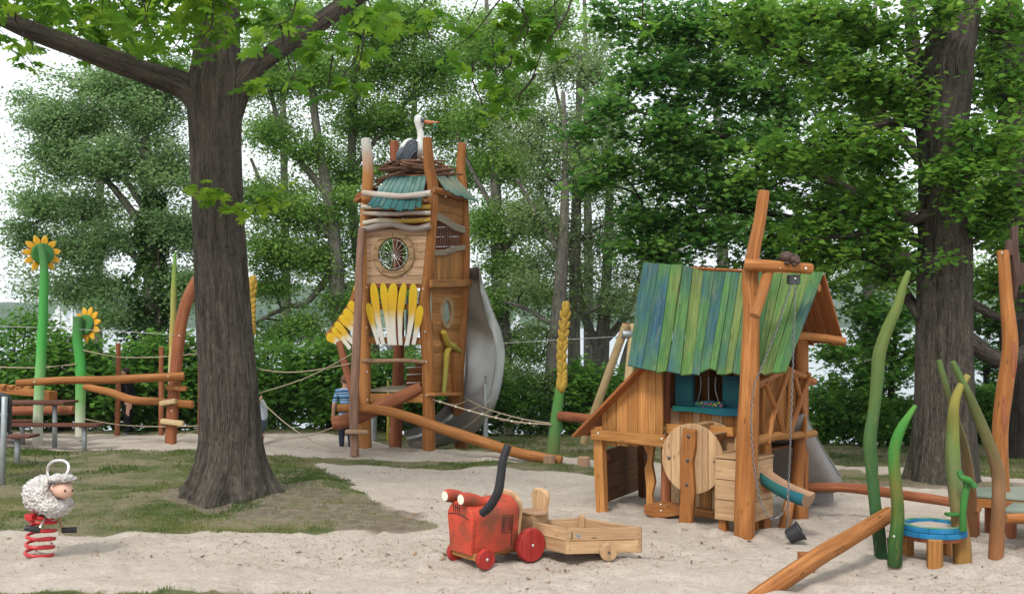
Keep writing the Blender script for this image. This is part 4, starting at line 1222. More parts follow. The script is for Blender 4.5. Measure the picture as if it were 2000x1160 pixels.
# ---------------------------------------------------------------- pale trees along the lake
def lake_tree(name, label, trunks, blobs, seed, mat, n=150, clump=0.36, size=0.10, flat=0.65, up=0.35, w=0.55, barkm=None, limb_r=0.045, light=0.0, extra=None, attach_lo=0.3):
    p0 = trunks[0][0][0]
    blobs = [(c_, r_, int(k_ * 1.5) + 1) for c_, r_, k_ in blobs]; n = int(n * .85); clump *= .80; size *= .98
    base = V((p0.x, p0.y, gz(p0.x, p0.y)))
    grow(name, label, base, trunks, blobs, n, clump, size, T_small(w), mat, barkm or M_twigbark, M_darkbark, seed=seed, up_bias=up, droop=0.5, limb_r=limb_r, flat=flat, attach_lo=attach_lo, group='trees along the lake shore', light=light, extra=extra)
b = blob_px
Y = 27.0
lake_tree('willow_tree', 'pale spreading tree with ivy clad trunk at the left behind the sunflowers',
          [tp((305, 880, Y, 22), (302, 700, Y, 21), (298, 520, Y, 18), (292, 380, Y, 14), (280, 240, Y, 9), (262, 130, Y, 5)),
           tp((298, 470, Y, 10), (240, 390, Y, 7), (180, 320, Y, 5), (110, 250, Y, 3)), tp((297, 430, Y, 9), (250, 360, Y, 6), (215, 340, Y, 5), (150, 330, Y, 3)), tp((300, 540, Y, 9), (210, 450, Y, 6), (120, 420, Y, 4), (60, 440, Y, 2))],
          [b(215, 165, Y, 120, 50, 1.6, 40), b(150, 230, Y, 105, 55, 1.6, 38), b(80, 225, Y, 45, 40, 1, 10), b(280, 215, Y, 100, 70, 1.6, 42), b(110, 310, Y, 85, 60, 1.5, 30), b(215, 315, Y, 110, 50, 1.6, 34), b(330, 330, Y, 90, 70, 1.5, 36),
           b(75, 400, Y, 60, 45, 1.2, 17), b(165, 400, Y, 75, 45, 1.4, 20), b(50, 465, Y, 50, 45, 1.1, 13), b(130, 490, Y, 75, 50, 1.3, 20), b(220, 470, Y, 80, 50, 1.3, 20), b(350, 450, Y, 70, 70, 1.3, 30), b(190, 560, Y, 90, 45, 1.3, 21),
           b(360, 560, Y, 60, 60, 1.3, 22), b(90, 570, Y, 60, 40, 1.1, 10), b(330, 150, Y, 70, 50, 1.3, 20), b(235, 620, Y, 70, 35, 1.1, 13), b(40, 190, Y, 25, 15, .6, 3)],
          61, M_leaf_pale, 165, 0.34, 0.10, 0.6, light=0.05)
def ivy():
    r = np.random.default_rng(5)
    pos = []
    for i in range(5200):
        py = r.uniform(375, 700); w = 34 + 26 * np_ss(450, 560, py)
        a = r.uniform(0, 6.28); q = w * (0.55 + 0.5 * r.random()) * 26.9 / F * (0.85 + 0.3 * math.sin(py / 17))
        c = P(300, py, 26.9); pos.append((c.x + math.cos(a) * q, c.y + math.sin(a) * q, c.z))
    rt = thing('ivy_plant', 'dense dark green ivy climbing the pale tree behind the tall leaf spike', 'ivy', (P(305, 880, 26.9).x, 26.9, gz(-9, 26.9)))
    o = WORLDLOC[rt.name]
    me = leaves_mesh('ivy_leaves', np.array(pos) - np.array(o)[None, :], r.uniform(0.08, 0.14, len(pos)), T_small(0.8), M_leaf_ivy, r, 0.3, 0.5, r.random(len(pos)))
    c = np_obj('ivy_leaves', me, rt, o); c['kind'] = 'stuff'
    part('ivy_stem', MB().tube([P(318, 880, 26.55), P(312, 700, 26.5), P(310, 520, 26.55), P(302, 400, 26.6)], [.05, .045, .035, .02], 7), M_darkbark, rt)
ivy()
Y = 29.0
lake_tree('poplar_tree', 'tree with dark leaning trunk between the oak and the playtower',
          [tp((690, 880, Y, 21), (676, 720, Y, 19), (660, 600, Y, 17), (655, 480, Y, 13), (640, 380, Y, 11), (622, 280, Y, 9), (610, 180, Y, 7), (600, 60, Y, 5)),
           tp((657, 520, Y, 9), (600, 590, Y, 5), (560, 600, Y, 4.5), (500, 630, Y, 3)), tp((640, 380, Y, 8), (575, 300, Y, 6), (545, 240, Y, 5), (520, 150, Y, 4)), tp((655, 470, Y, 8), (580, 400, Y, 6), (520, 370, Y, 4), (490, 310, Y, 3))],
          [b(560, 50, Y, 110, 60, 1.8, 38), b(520, 150, Y, 70, 60, 1.5, 24), b(620, 150, Y, 85, 70, 1.6, 28), b(530, 260, Y, 60, 45, 1.3, 14), b(600, 300, Y, 75, 40, 1.4, 14), b(520, 390, Y, 60, 55, 1.4, 26), b(590, 420, Y, 75, 60, 1.5, 28),
           b(540, 490, Y, 80, 50, 1.5, 28), b(620, 510, Y, 65, 50, 1.4, 20), b(530, 560, Y, 60, 30, 1.1, 14), b(580, 635, Y, 65, 32, 1.1, 14), b(530, 660, Y, 55, 26, 1, 8), b(665, 600, Y, 50, 50, 1.1, 14), b(640, 665, Y, 60, 25, 1, 11), b(670, 400, Y, 40, 60, 1.2, 10), b(690, 700, Y, 60, 30, 1, 9)],
          62, M_leaf_mid, 150, 0.37, 0.105)
Y = 30.5
lake_tree('poplar_tree', 'tall straight dark trunk whose crown rises behind the left post of the playtower',
          [tp((735, 880, Y, 17), (730, 700, Y, 15), (700, 520, Y, 9), (688, 380, Y, 9), (688, 250, Y, 8), (695, 130, Y, 7), (705, 0, Y, 5)), tp((690, 200, Y, 5), (740, 120, Y, 4), (790, 30, Y, 3)), tp((690, 330, Y, 5), (760, 240, Y, 4), (820, 170, Y, 3))],
          [b(700, 40, Y, 100, 60, 1.8, 36), b(810, 40, Y, 95, 60, 1.8, 36), b(740, 140, Y, 90, 60, 1.7, 34), b(850, 140, Y, 85, 65, 1.7, 34), b(690, 230, Y, 60, 60, 1.4, 16), b(770, 240, Y, 80, 55, 1.6, 28), b(880, 240, Y, 75, 55, 1.5, 28),
           b(720, 330, Y, 60, 45, 1.3, 14), b(670, 340, Y, 45, 60, 1.2, 10), b(940, 330, Y, 70, 60, 1.5, 26), b(670, 480, Y, 45, 60, 1.2, 10), b(930, 60, Y, 60, 60, 1.5, 22), b(780, 690, Y, 60, 30, 1, 9), b(760, 560, Y, 50, 60, 1, 12), b(770, 480, Y, 60, 60, 1.2, 24)],
          63, M_leaf_mid, 150, 0.38, 0.105)
Y = 28.0
lake_tree('poplar_tree', 'dark trunk with pale crown rising just right of the slide',
          [tp((985, 885, Y, 24), (985, 800, Y, 20), (980, 640, Y, 17), (972, 480, Y, 13), (966, 320, Y, 9), (958, 160, Y, 6), (950, 0, Y, 4)), tp((975, 500, Y, 7), (1020, 440, Y, 6), (1060, 380, Y, 4)), tp((982, 660, Y, 7), (1050, 640, Y, 4), (1110, 668, Y, 3)), tp((970, 420, Y, 6), (920, 330, Y, 4), (890, 260, Y, 3))],
          [b(960, 90, Y, 90, 60, 1.7, 34), b(1010, 190, Y, 70, 60, 1.5, 26), b(930, 230, Y, 60, 60, 1.4, 20), b(990, 320, Y, 75, 60, 1.5, 26), b(950, 440, Y, 60, 55, 1.4, 22), b(1030, 420, Y, 55, 55, 1.3, 16), b(1000, 520, Y, 60, 45, 1.3, 18), b(960, 590, Y, 50, 50, 1.2, 14),
           b(1050, 570, Y, 55, 35, 1.1, 12), b(1020, 680, Y, 55, 40, 1.1, 14), b(980, 740, Y, 70, 40, 1.1, 14), b(1070, 20, Y, 70, 50, 1.5, 20)],
          64, M_leaf_mid, 145, 0.37, 0.105)
Y = 26.0
def alder(name_label, trunks, blobs, seed, n=70, mat=None):
    lake_tree('alder_tree', name_label, trunks, blobs, seed, mat or M_leaf_alder, n, 0.36, 0.085, 0.7, 0.3, 0.6, M_twigbark, 0.03)
alder('slender grey alder trunk standing straight right of the wheat ear post',
      [tp((1122, 890, Y, 14), (1121, 780, Y, 13), (1121, 640, Y, 12), (1124, 480, Y, 10.5), (1127, 340, Y, 9), (1130, 220, Y, 6.5), (1133, 90, Y, 4)),
       tp((1123, 520, Y, 5), (1080, 430, Y, 4), (1050, 360, Y, 3)), tp((1126, 400, Y, 5), (1170, 320, Y, 4), (1200, 240, Y, 2.5)), tp((1127, 340, Y, 5), (1100, 240, Y, 4), (1080, 150, Y, 2.5)), tp((1121, 620, Y, 4), (1170, 600, Y, 3), (1230, 560, Y, 2)), tp((1124, 470, Y, 4), (1180, 440, Y, 3), (1230, 430, Y, 2))],
      [b(1090, 130, Y, 70, 60, 1.5, 28), b(1160, 140, Y, 60, 60, 1.4, 22), b(1060, 240, Y, 55, 55, 1.3, 22), b(1130, 250, Y, 65, 55, 1.4, 24), b(1200, 270, Y, 55, 55, 1.3, 18), b(1070, 350, Y, 60, 50, 1.3, 22), b(1150, 370, Y, 60, 50, 1.3, 18), b(1090, 450, Y, 60, 45, 1.2, 20), b(1180, 460, Y, 60, 40, 1.2, 16), b(1050, 520, Y, 50, 40, 1.1, 14), b(1150, 540, Y, 65, 35, 1.2, 16), b(1100, 600, Y, 60, 30, 1, 12), b(1210, 580, Y, 60, 30, 1, 12)], 71, 75)
Y = 25.0
alder('dark alder trunk leaning behind the wheat ear post',
      [tp((1066, 895, Y, 22), (1076, 780, Y, 18), (1086, 660, Y, 15), (1096, 540, Y, 12), (1102, 420, Y, 9), (1104, 300, Y, 6), (1100, 180, Y, 4)), tp((1098, 500, Y, 6), (1050, 420, Y, 4), (1010, 350, Y, 3)), tp((1088, 640, Y, 5), (1020, 600, Y, 4), (985, 590, Y, 2))],
      [b(1060, 300, Y, 65, 60, 1.3, 16), b(1040, 420, Y, 65, 55, 1.3, 18), b(1020, 560, Y, 50, 40, 1.1, 12), b(1050, 650, Y, 45, 30, .9, 10), b(1035, 745, Y, 50, 45, .9, 16), b(1140, 320, Y, 45, 50, 1.1, 10), b(1000, 250, Y, 50, 50, 1.2, 12)], 72, 75)
Y = 27.5
alder('forked grey alder beside the leaning pale swing pole',
      [tp((1172, 885, Y, 22), (1172, 800, Y, 19), (1173, 730, Y, 17), (1174, 680, Y, 17), (1180, 620, Y, 13), (1186, 520, Y, 10), (1190, 400, Y, 8), (1192, 280, Y, 6), (1195, 150, Y, 4)),
       tp((1174, 690, Y, 12), (1150, 640, Y, 9), (1138, 600, Y, 7), (1128, 520, Y, 5), (1100, 440, Y, 3)), tp((1178, 665, Y, 10), (1205, 640, Y, 8), (1235, 590, Y, 6), (1260, 500, Y, 4)), tp((1205, 790, Y - .3, 14), (1220, 720, Y - .3, 12), (1236, 660, Y - .3, 9), (1262, 600, Y - .3, 6))],
      [b(1190, 350, Y, 60, 60, 1.3, 14), b(1230, 430, Y, 60, 55, 1.3, 16), b(1170, 480, Y, 55, 40, 1.2, 12), b(1230, 540, Y, 60, 40, 1.2, 16), b(1180, 590, Y, 60, 30, 1.1, 14), b(1260, 330, Y, 60, 60, 1.3, 14), b(1180, 200, Y, 60, 60, 1.3, 14), b(1230, 620, Y, 40, 25, .9, 8)], 73, 75)
Y = 31.0
lake_tree('poplar_tree', 'tall pale tree seen in glimpses behind the dark maple', [tp((1420, 885, Y, 16), (1418, 700, Y, 14), (1410, 450, Y, 11), (1400, 200, Y, 8), (1395, -50, Y, 5))],
          [b(1320, 120, Y, 90, 90, 1.6, 22), b(1440, 130, Y, 90, 60, 1.6, 14), b(1520, 250, Y, 80, 80, 1.6, 20), b(1330, 320, Y, 90, 80, 1.6, 22), b(1450, 420, Y, 90, 80, 1.6, 24), b(1300, 470, Y, 70, 70, 1.4, 18), b(1500, 60, Y, 90, 60, 1.6, 18), b(1540, 500, Y, 70, 60, 1.3, 14)],
          65, M_leaf_mid, 145, 0.38, 0.105)
Y = 30.0
lake_tree('poplar_tree', 'pale green tree far behind the linden and its low limb', [tp((1690, 885, Y, 15), (1692, 700, Y, 13), (1700, 450, Y, 10), (1705, 200, Y, 7), (1710, 0, Y, 4))],
          [b(1620, 130, Y, 90, 90, 1.6, 22), b(1740, 160, Y, 80, 90, 1.6, 22), b(1640, 330, Y, 90, 80, 1.6, 24), b(1750, 380, Y, 70, 80, 1.6, 20), b(1660, 500, Y, 90, 55, 1.4, 20), b(1760, 530, Y, 60, 55, 1.3, 14), b(1920, 330, Y, 70, 90, 1.5, 20), b(1930, 540, Y, 70, 60, 1.4, 16)],
          66, M_leaf_mid, 145, 0.38, 0.105)
Y = 34.0
lake_tree('birch_tree', 'faint pale tree deep behind the playtower', [tp((800, 885, Y, 12), (802, 650, Y, 10), (806, 400, Y, 8), (810, 150, Y, 5), (812, -40, Y, 3))],
          [b(740, 90, Y, 110, 90, 1.6, 17), b(880, 110, Y, 110, 90, 1.6, 17), b(700, 260, Y, 90, 90, 1.6, 14), b(860, 280, Y, 120, 100, 1.6, 20), b(940, 440, Y, 90, 90, 1.6, 15), b(700, 430, Y, 80, 90, 1.5, 12), b(660, 560, Y, 70, 50, 1.3, 8)],
          67, M_leaf_alder, 105, 0.62, 0.12, light=0.1)
lake_tree('birch_tree', 'faint pale tree deep between the oak trunk and the playtower', [tp((560, 885, Y, 12), (560, 650, Y, 10), (556, 400, Y, 8), (552, 150, Y, 5), (550, -40, Y, 3))],
          [b(520, 80, Y, 90, 80, 1.6, 14), b(620, 130, Y, 90, 90, 1.6, 16), b(540, 260, Y, 90, 90, 1.6, 16), b(620, 360, Y, 80, 80, 1.6, 12), b(520, 440, Y, 70, 80, 1.5, 12), b(600, 520, Y, 70, 50, 1.3, 9)],
          68, M_leaf_alder, 130, 0.62, 0.12, light=0.1)
lake_tree('birch_tree', 'faint pale tree deep behind the slender grey alder', [tp((1150, 885, Y, 12), (1150, 650, Y, 10), (1148, 400, Y, 8), (1145, 150, Y, 5), (1140, -40, Y, 3))],
          [b(1050, 90, Y, 90, 80, 1.6, 14), b(1160, 110, Y, 90, 90, 1.6, 15), b(1030, 300, Y, 80, 90, 1.6, 13), b(1150, 320, Y, 90, 90, 1.6, 14), b(1240, 420, Y, 80, 90, 1.5, 12), b(1080, 500, Y, 80, 60, 1.4, 11), b(1010, 430, Y, 60, 60, 1.3, 8)],
          69, M_leaf_alder, 130, 0.62, 0.12, light=0.1)
lake_tree('birch_tree', 'faint pale tree deep behind the ivy clad tree at the left', [tp((190, 885, Y, 12), (190, 650, Y, 10), (195, 400, Y, 8), (200, 200, Y, 5))],
          [b(130, 270, Y, 90, 60, 1.5, 11), b(260, 260, Y, 100, 80, 1.5, 15), b(120, 430, Y, 90, 80, 1.5, 13), b(250, 430, Y, 90, 90, 1.5, 15), b(340, 350, Y, 70, 90, 1.4, 12), b(190, 560, Y, 110, 50, 1.3, 12), b(60, 540, Y, 60, 50, 1.2, 7)],
          70, M_leaf_alder, 75, 0.62, 0.12, light=0.1)
# young tree right, between playhouse and linden
Y = 21.5
grow('young_maple_tree', 'young leafy tree with thin dark stems between the playhouse and the linden', V((P(1725, 880, Y).x, Y, gz(P(1725, 880, Y).x, Y))),
     [tp((1722, 905, Y, 6), (1722, 800, Y, 5), (1724, 720, Y, 4), (1728, 640, Y, 3)), tp((1742, 905, Y, 9), (1738, 830, Y, 8), (1742, 740, Y, 6), (1750, 640, Y, 4)), tp((1708, 900, Y, 5), (1700, 820, Y, 4), (1680, 740, Y, 3))],
     [b(1650, 690, Y, 60, 35, .8, 20), b(1720, 660, Y, 70, 45, .9, 26), b(1770, 700, Y, 50, 50, .9, 18), b(1640, 760, Y, 50, 35, .8, 16), b(1710, 740, Y, 60, 35, .8, 18), b(1680, 810, Y, 70, 35, .8, 22), b(1750, 800, Y, 45, 40, .8, 14), b(1620, 830, Y, 40, 30, .7, 12), b(1690, 610, Y, 60, 35, .8, 14), b(1770, 610, Y, 50, 40, .8, 10)],
     40, 0.22, 0.12, T_maple(), M_leaf_maple, M_darkbark, seed=81, flat=0.45, limb_r=0.018, light=0.1)
Y = 24.0
grow('young_maple_tree', 'low bushy tree between the linden trunk and the tall carved post', V((P(1930, 880, Y).x, Y, gz(P(1930, 880, Y).x, Y))),
     [tp((1930, 900, Y, 9), (1928, 780, Y, 7), (1925, 680, Y, 5)), tp((1980, 900, Y, 7), (1985, 780, Y, 5), (1990, 700, Y, 4))],
     [b(1920, 700, Y, 50, 40, .8, 14), b(1970, 760, Y, 60, 50, .8, 20), b(1920, 800, Y, 50, 40, .8, 18), b(1990, 850, Y, 60, 35, .8, 16), b(2030, 700, Y, 60, 60, .8, 18), b(1925, 860, Y, 50, 30, .8, 14), b(1940, 630, Y, 50, 30, .8, 8)],
     38, 0.24, 0.12, T_maple(), M_leaf_maple, M_darkbark, seed=82, flat=0.5, limb_r=0.018)

# ---------------------------------------------------------------- hedge and shrubs: three kinds, copied
def bush_proto(seed, w, h, mat, tmpl, n, size, label):
    random.seed(seed); r = np.random.default_rng(seed)
    rt = bpy.data.objects.new('hedge_bush', None); COL.objects.link(rt); WORLDLOC[rt.name] = V((0, 0, 0))
    sm = MB(); pos = []; var = []
    for k in range(9):
        a = rnd(0, 6.28); q = rnd(.2, .8)
        sm.tube([V((rnd(-.15, .15), rnd(-.15, .15), -.25)), V((math.cos(a) * q * w * .25, math.sin(a) * q * .35, h * .4)), V((math.cos(a) * q * w * .45, math.sin(a) * q * .6, h * .85))], [.03, .02, .008], 5, 3, caps=(0, 0))
    nc = int(n / 26)
    for k in range(nc):
        d = V(r.normal(0, 1, 3).tolist()).normalized(); f = r.random() ** .33
        c = V((d.x * w * .5 * f, d.y * .85 * f, h * .5 + d.z * h * .5 * f + r.normal() * .05))
        lv = .42 + r.normal() * .17
        for _ in range(26):
            o = r.normal(0, .17, 3); o[2] *= .6
            if c.z + o[2] < 0.02: continue
            pos.append((c.x + o[0], c.y + o[1], c.z + o[2])); var.append(lv + .13 * r.normal())
    part('stems', sm, M_darkbark, rt, origin=(0, 0, 0), angle=70)
    me = leaves_mesh('foliage', np.array(pos), size * r.uniform(.65, 1.25, len(pos)), tmpl, mat, r, .7, .4, np.array(var))
    c = np_obj('foliage', me, rt, (0, 0, 0)); c['kind'] = 'stuff'
    TreeStats.tris += len(me.polygons)
    return rt
BUSH = [bush_proto(101, 2.6, 2.2, M_leaf_bush, T_linden(), 5200, .135, ''), bush_proto(102, 2.4, 1.9, M_leaf_bush, T_linden(), 4800, .115, ''), bush_proto(103, 2.8, 2.4, M_leaf_bush, T_small(.7), 7500, .12, '')]
used_b = set()
def bush(k, px, Y, s, rot, label, z=None, group='leafy shrubs of the hedge behind the playground'):
    src = BUSH[k]
    x = (px - CX) / F * Y
    loc = V((x, Y, (gz(x, Y) if z is None else z) - .05))
    if k not in used_b:
        used_b.add(k); o = src
    else:
        o = src.copy(); COL.objects.link(o)
        for ch in list(src.children):
            c = ch.copy(); COL.objects.link(c); c.parent = o
    o.location = loc; o.rotation_euler = (0, 0, rot); o.scale = (s, s, s)
    tag(o, label, 'bush', group)
for args in ((2, 20, 24.2, 1.15, .2, 'tall leafy bush at the left edge behind the litter bin'), (0, 130, 23.8, 1.0, 1.2, 'bright leafy bush behind the two sunflower stems'),
             (1, 235, 23.9, 1.0, 2.9, 'bush behind the person in dark clothes'), (0, 335, 24.0, 1.02, 4.0, 'bush behind the arched post and its rungs'), (1, 430, 23.9, 1.0, .4, 'bush half hidden by the oak trunk'),
             (2, 535, 24.0, .86, 2.0, 'bush right of the oak trunk behind the child'), (0, 635, 23.6, .93, 5.2, 'bush behind the crossing ropes left of the man'), (1, 740, 24.4, .95, 3.3, 'bush seen beneath the playtower'),
             (0, 850, 24.8, .86, 2.5, 'dark bush behind the slide exit'), (1, 930, 25.4, 1.0, 1.0, 'bush between the slide and its grey support post'), (2, 1035, 24.9, .62, 4.4, 'small bush left of the wheat ear post'),
             (1, 1140, 25.0, .95, 5.5, 'bush behind the wheat ear post and log'), (0, 1240, 25.5, .8, .9, 'bush behind the leaning pale swing pole'),
             (1, 1610, 20.9, .62, .3, 'low bush at the lawn edge just right of the playhouse'), (0, 1690, 20.6, .5, 1.9, 'low bush behind the tall green stake'), (1, 1770, 20.8, .55, 3.7, 'low bush left of the linden trunk'),
             (0, 1925, 21.0, .55, 2.2, 'low bush between linden trunk and carved post'), (1, 2010, 20.6, .6, 5.0, 'low bush at the right edge behind the deck')):
    bush(*args)
print('leaf tris', TreeStats.tris)
# neighbours of the same trees just past both edges of the frame (copies share mesh data)
def copy_tree(src, loc, rot, s, label):
    o = src.copy(); COL.objects.link(o)
    o.location = loc; o.rotation_euler = (0, 0, rot); o.scale = (s, s, s); o['label'] = label
    for ch in list(src.children):
        c = ch.copy(); COL.objects.link(c); c.parent = o
    return o
_by = {o.get('label', ''): o for o in bpy.data.objects}
_w = next(o for l, o in _by.items() if l.startswith('pale spreading tree'))
_p = next(o for l, o in _by.items() if l.startswith('tree with dark leaning trunk'))
_q = next(o for l, o in _by.items() if l.startswith('dark trunk with pale crown'))
for src, x, y, rot, s, label in ((_p, -18.5, 29, 2.1, 1.0, 'leafy lakeside tree just outside the left edge, beyond the litter bin'), (_q, -24, 27, .8, 1.05, 'lakeside tree farther out past the left edge'),
                                 (_w, 17.0, 27, 2.4, 1.0, 'spreading lakeside tree just outside the right edge, beyond the decks'), (_p, 23, 24, .5, 1.1, 'lakeside tree farther out past the right edge')):
    copy_tree(src, (x, y, gz(x, y) - .05), rot, s, label)
for k, px, Y, s, rot, label in ((0, -120, 23.8, 1.0, 1.9, 'leafy bush just outside the left edge behind the benches'), (1, -260, 23.8, 1.1, .3, 'leafy bush farther out past the left edge'),
                                (0, 2120, 20.8, .6, 3.0, 'low bush just outside the right edge behind the decks'), (2, 2240, 21.0, .6, 1.0, 'low bush farther out past the right edge')):
    bush(k, px, Y, s, rot, label)
# ================================================================== PLAYTOWER
UP = V((0, 0, 1))
def bolt(parent, p, n, r=0.014, name='bolt'):
    m = MB().lathe([(r * 1.0, 0), (r * 1.0, 0.004), (r * 0.6, 0.009), (0, 0.010)], V(p), V(n), 10)
    return part(name, m, M_bolt, parent)
def circle_pts(O, X, Z, r, n=32, a0=0.0, a1=2 * math.pi, rz=None):
    rz = rz or r
    return [O + X * (math.cos(lerp(a0, a1, i / n)) * r) + Z * (math.sin(lerp(a0, a1, i / n)) * rz) for i in range(n if abs(a1 - a0 - 2 * math.pi) < 1e-6 else n + 1)]

FL, FR, BR, BL = V((-2.68, 19.67, 0)), V((-1.49, 19.30, 0)), V((-0.97, 20.90, 0)), V((-2.29, 21.27, 0))
fd = (FR - FL).normalized(); nf = V((fd.y, -fd.x, 0))
if nf.y > 0: nf = -nf
sd = (BR - FR).normalized(); ns = V((sd.y, -sd.x, 0))
if ns.x < 0: ns = -ns
def PF(px, py, out=0.0): return on_plane(px, py, FL + nf * out, nf)
def PS(px, py, out=0.0): return on_plane(px, py, FR + ns * out, ns)

tower = thing('playtower', 'tall orange timber playtower with teal shingled roof, round window and steel slide', 'play tower', ((FL + BR) / 2).to_tuple())
T = tower
def post(path, name='post', mat=M_log, seed=1.0, sides=14, lump=0.07, par=T, end=M_logend, label=None):
    return part(name, MB().tube([p for p, _ in path], [r for _, r in path], sides, 5, lump, seed), [mat, end], par, label)
post(tp((713, 885, 19.67, 13.5), (712, 800, 19.67, 13), (712, 640, 19.67, 12), (713, 560, 19.67, 11.5), (714, 430, 19.67, 10.5), (719, 335, 19.67, 11), (714, 272, 19.67, 9.5)), mat=M_whitetop, seed=1, label='post with whitewashed top')
post(tp((838, 892, 19.3, 13), (837, 800, 19.3, 12.5), (836, 700, 19.3, 12.5), (829, 600, 19.3, 12), (835, 540, 19.3, 11), (842, 450, 19.3, 11), (846, 370, 19.3, 11), (838, 325, 19.3, 11), (834, 270, 19.3, 9)), seed=2)
post(tp((902, 892, 20.9, 13), (893, 770, 20.9, 13), (897, 690, 20.9, 12), (905, 600, 20.9, 9.5), (909, 500, 20.9, 9), (906, 390, 20.9, 9), (900, 330, 20.9, 9), (903, 281, 20.9, 8.5)), seed=3)
post(tp((772, 880, 21.1, 13), (776, 780, 21.1, 12), (779, 680, 21.1, 11), (777, 500, 21.1, 10), (772, 330, 21.1, 10), (770, 277, 21.1, 9)), mat=M_red, seed=4)
# leaning mast with forked arm and rungs
post(tp((693, 890, 18.8, 8.5), (691, 800, 18.85, 9), (695, 700, 19.0, 8.5), (700, 590, 19.2, 8), (702, 520, 19.3, 8), (707, 447, 19.4, 7.5)), 'mast', M_pink, 5)
post(tp((699, 812, 19.45, 8), (688, 760, 19.6, 8), (676, 720, 19.75, 7.5), (663, 668, 19.9, 7)), 'forked_arm', M_red, 6)
part('rung', MB().beam(P(675, 843, 18.7), P(719, 844, 18.65), .09, .075, bevel=.015), M_stump, T)
part('rung', MB().tube(tp((661, 797, 19.0, 9), (700, 797, 19.0, 9))[0:1] and [P(664, 797, 19.05), P(705, 798, 19.0)], .06, 10, 1), [M_log, M_logend], T)

# --- front wall with the round window
wc, wr = PF(769, 497, .10), 0.345
xl_t, xl_b, xr_t, xr_b = 713, 709, 840, 834
rowsL = [447, 462, 479, 495, 510, 523, 538, 555]
rowsR = [447, 460, 475, 491, 505, 522, 538, 555]
for i in range(7):
    def cx_(t, l, r): return lerp(l, r, t)
    tl, bl_ = rowsL[i], rowsL[i + 1]; tr, br_ = rowsR[i], rowsR[i + 1]
    f = lambda y: (y - 447) / 108
    jag = (0, -2, 1, -1, -3, 0, -1)[i]
    xa0, xa1 = lerp(xl_t, xl_b, f(tl)), lerp(xl_t, xl_b, f(bl_)); xb0, xb1 = lerp(xr_t, xr_b, f(tr)) + jag, lerp(xr_t, xr_b, f(br_)) + jag
    A, B, C, D = PF(xa0, tl, .05), PF(xb0, tr, .05), PF(xb1, br_, .05), PF(xa1, bl_, .05)
    g = 0.008
    A, B = A - UP * g, B - UP * g
    O2 = wc - nf * 0.05
    zt, zb = max(A.z, B.z) - O2.z, min(C.z, D.z) - O2.z
    def inside(p): return (p - O2).length < wr
    def cut(pa, pb):
        """points where the segment crosses the hole circle"""
        d = pb - pa; q = pa - O2
        a = d.dot(d); b_ = 2 * d.dot(q); c_ = q.dot(q) - wr * wr
        D_ = b_ * b_ - 4 * a * c_
        if D_ <= 0: return []
        s = math.sqrt(D_)
        return [t for t in ((-b_ - s) / 2 / a, (-b_ + s) / 2 / a) if 0 < t < 1]
    ct, cb = cut(A, B), cut(D, C)
    def ang(p): q = p - O2; return math.atan2(q.z, q.dot(fd))
    def arc(p, q, left):
        a, b2 = ang(p), ang(q)
        if left:
            a %= 2 * math.pi; b2 %= 2 * math.pi
        return [O2 + fd * math.cos(lerp(a, b2, k / 6)) * wr + UP * math.sin(lerp(a, b2, k / 6)) * wr for k in range(1, 6)]
    if len(ct) == 2 and len(cb) == 2:
        t1, t2, b1, b2 = lerp(A, B, ct[0]), lerp(A, B, ct[1]), lerp(D, C, cb[0]), lerp(D, C, cb[1])
        polys = [[A, t1] + arc(t1, b1, True) + [b1, D], [t2, B, C, b2] + arc(b2, t2, False)]
    elif len(cb) == 2:
        b1, b2 = lerp(D, C, cb[0]), lerp(D, C, cb[1])
        polys = [[A, B, C, b2] + arc(b2, b1, False) + [b1, D]]
    elif len(ct) == 2:
        t1, t2 = lerp(A, B, ct[0]), lerp(A, B, ct[1])
        polys = [[A, t1] + arc(t1, t2, True) + [t2, B, C, D]]
    else: polys = [[A, B, C, D]]
    for pl in polys:
        part('wall_plank', MB().board(pl, nf, .028, grain=fd, bevel=.004), M_pale, T)
ring = MB()
for k in range(5):
    a0 = 0.35 + k * 2 * math.pi / 5
    pts = circle_pts(wc - nf * .02, fd, UP, .405, 9, a0 + .006, a0 + 2 * math.pi / 5 - .006) + circle_pts(wc - nf * .02, fd, UP, .30, 9, a0 + 2 * math.pi / 5 - .006, a0 + .006)
    ring.board(pts, nf, .05, grain=fd, bevel=.01)
part('window_ring', ring, M_oak, T)
sp = MB()
hub = wc + fd * .01 - UP * .01
sp.tube(circle_pts(wc, fd, UP, .262, 28), .0055, 5, 1, closed=True)
for k in range(16):
    a = k * 2 * math.pi / 16 + .1
    sp.tube([hub, wc + fd * math.cos(a) * .31 + UP * math.sin(a) * .31], .0045, 4, 1)
part('window_spokes', sp, M_chrome, T, angle=80)

# --- round rails across the front, below the roof
for pts, r, mat in (([(708, 377), (745, 381), (785, 384), (815, 381), (842, 377)], 6.0, M_whitelog), ([(707, 391), (760, 392), (841, 392)], 4.0, M_log), ([(707, 404), (770, 405), (841, 404)], 4.6, M_yellowlog),
                    ([(709, 417), (770, 418), (800, 416), (841, 416)], 4.2, M_whitelog), ([(710, 436), (740, 431), (780, 432), (841, 430)], 4.6, M_yellowlog), ([(702, 451), (735, 443), (765, 438), (795, 445), (815, 447), (841, 441)], 6.2, M_grey)):
    o = .30 if r == 6.0 else .16
    part('rail', MB().tube([PF(x, y, o) for x, y in pts], r * 19.3 / F, 10, 4, .06, pts[0][1]), [mat, M_logend], T)
    bolt(T, PF(pts[-1][0] - 10, pts[-1][1] + 1, o + r * 19.3 / F), nf, .012)
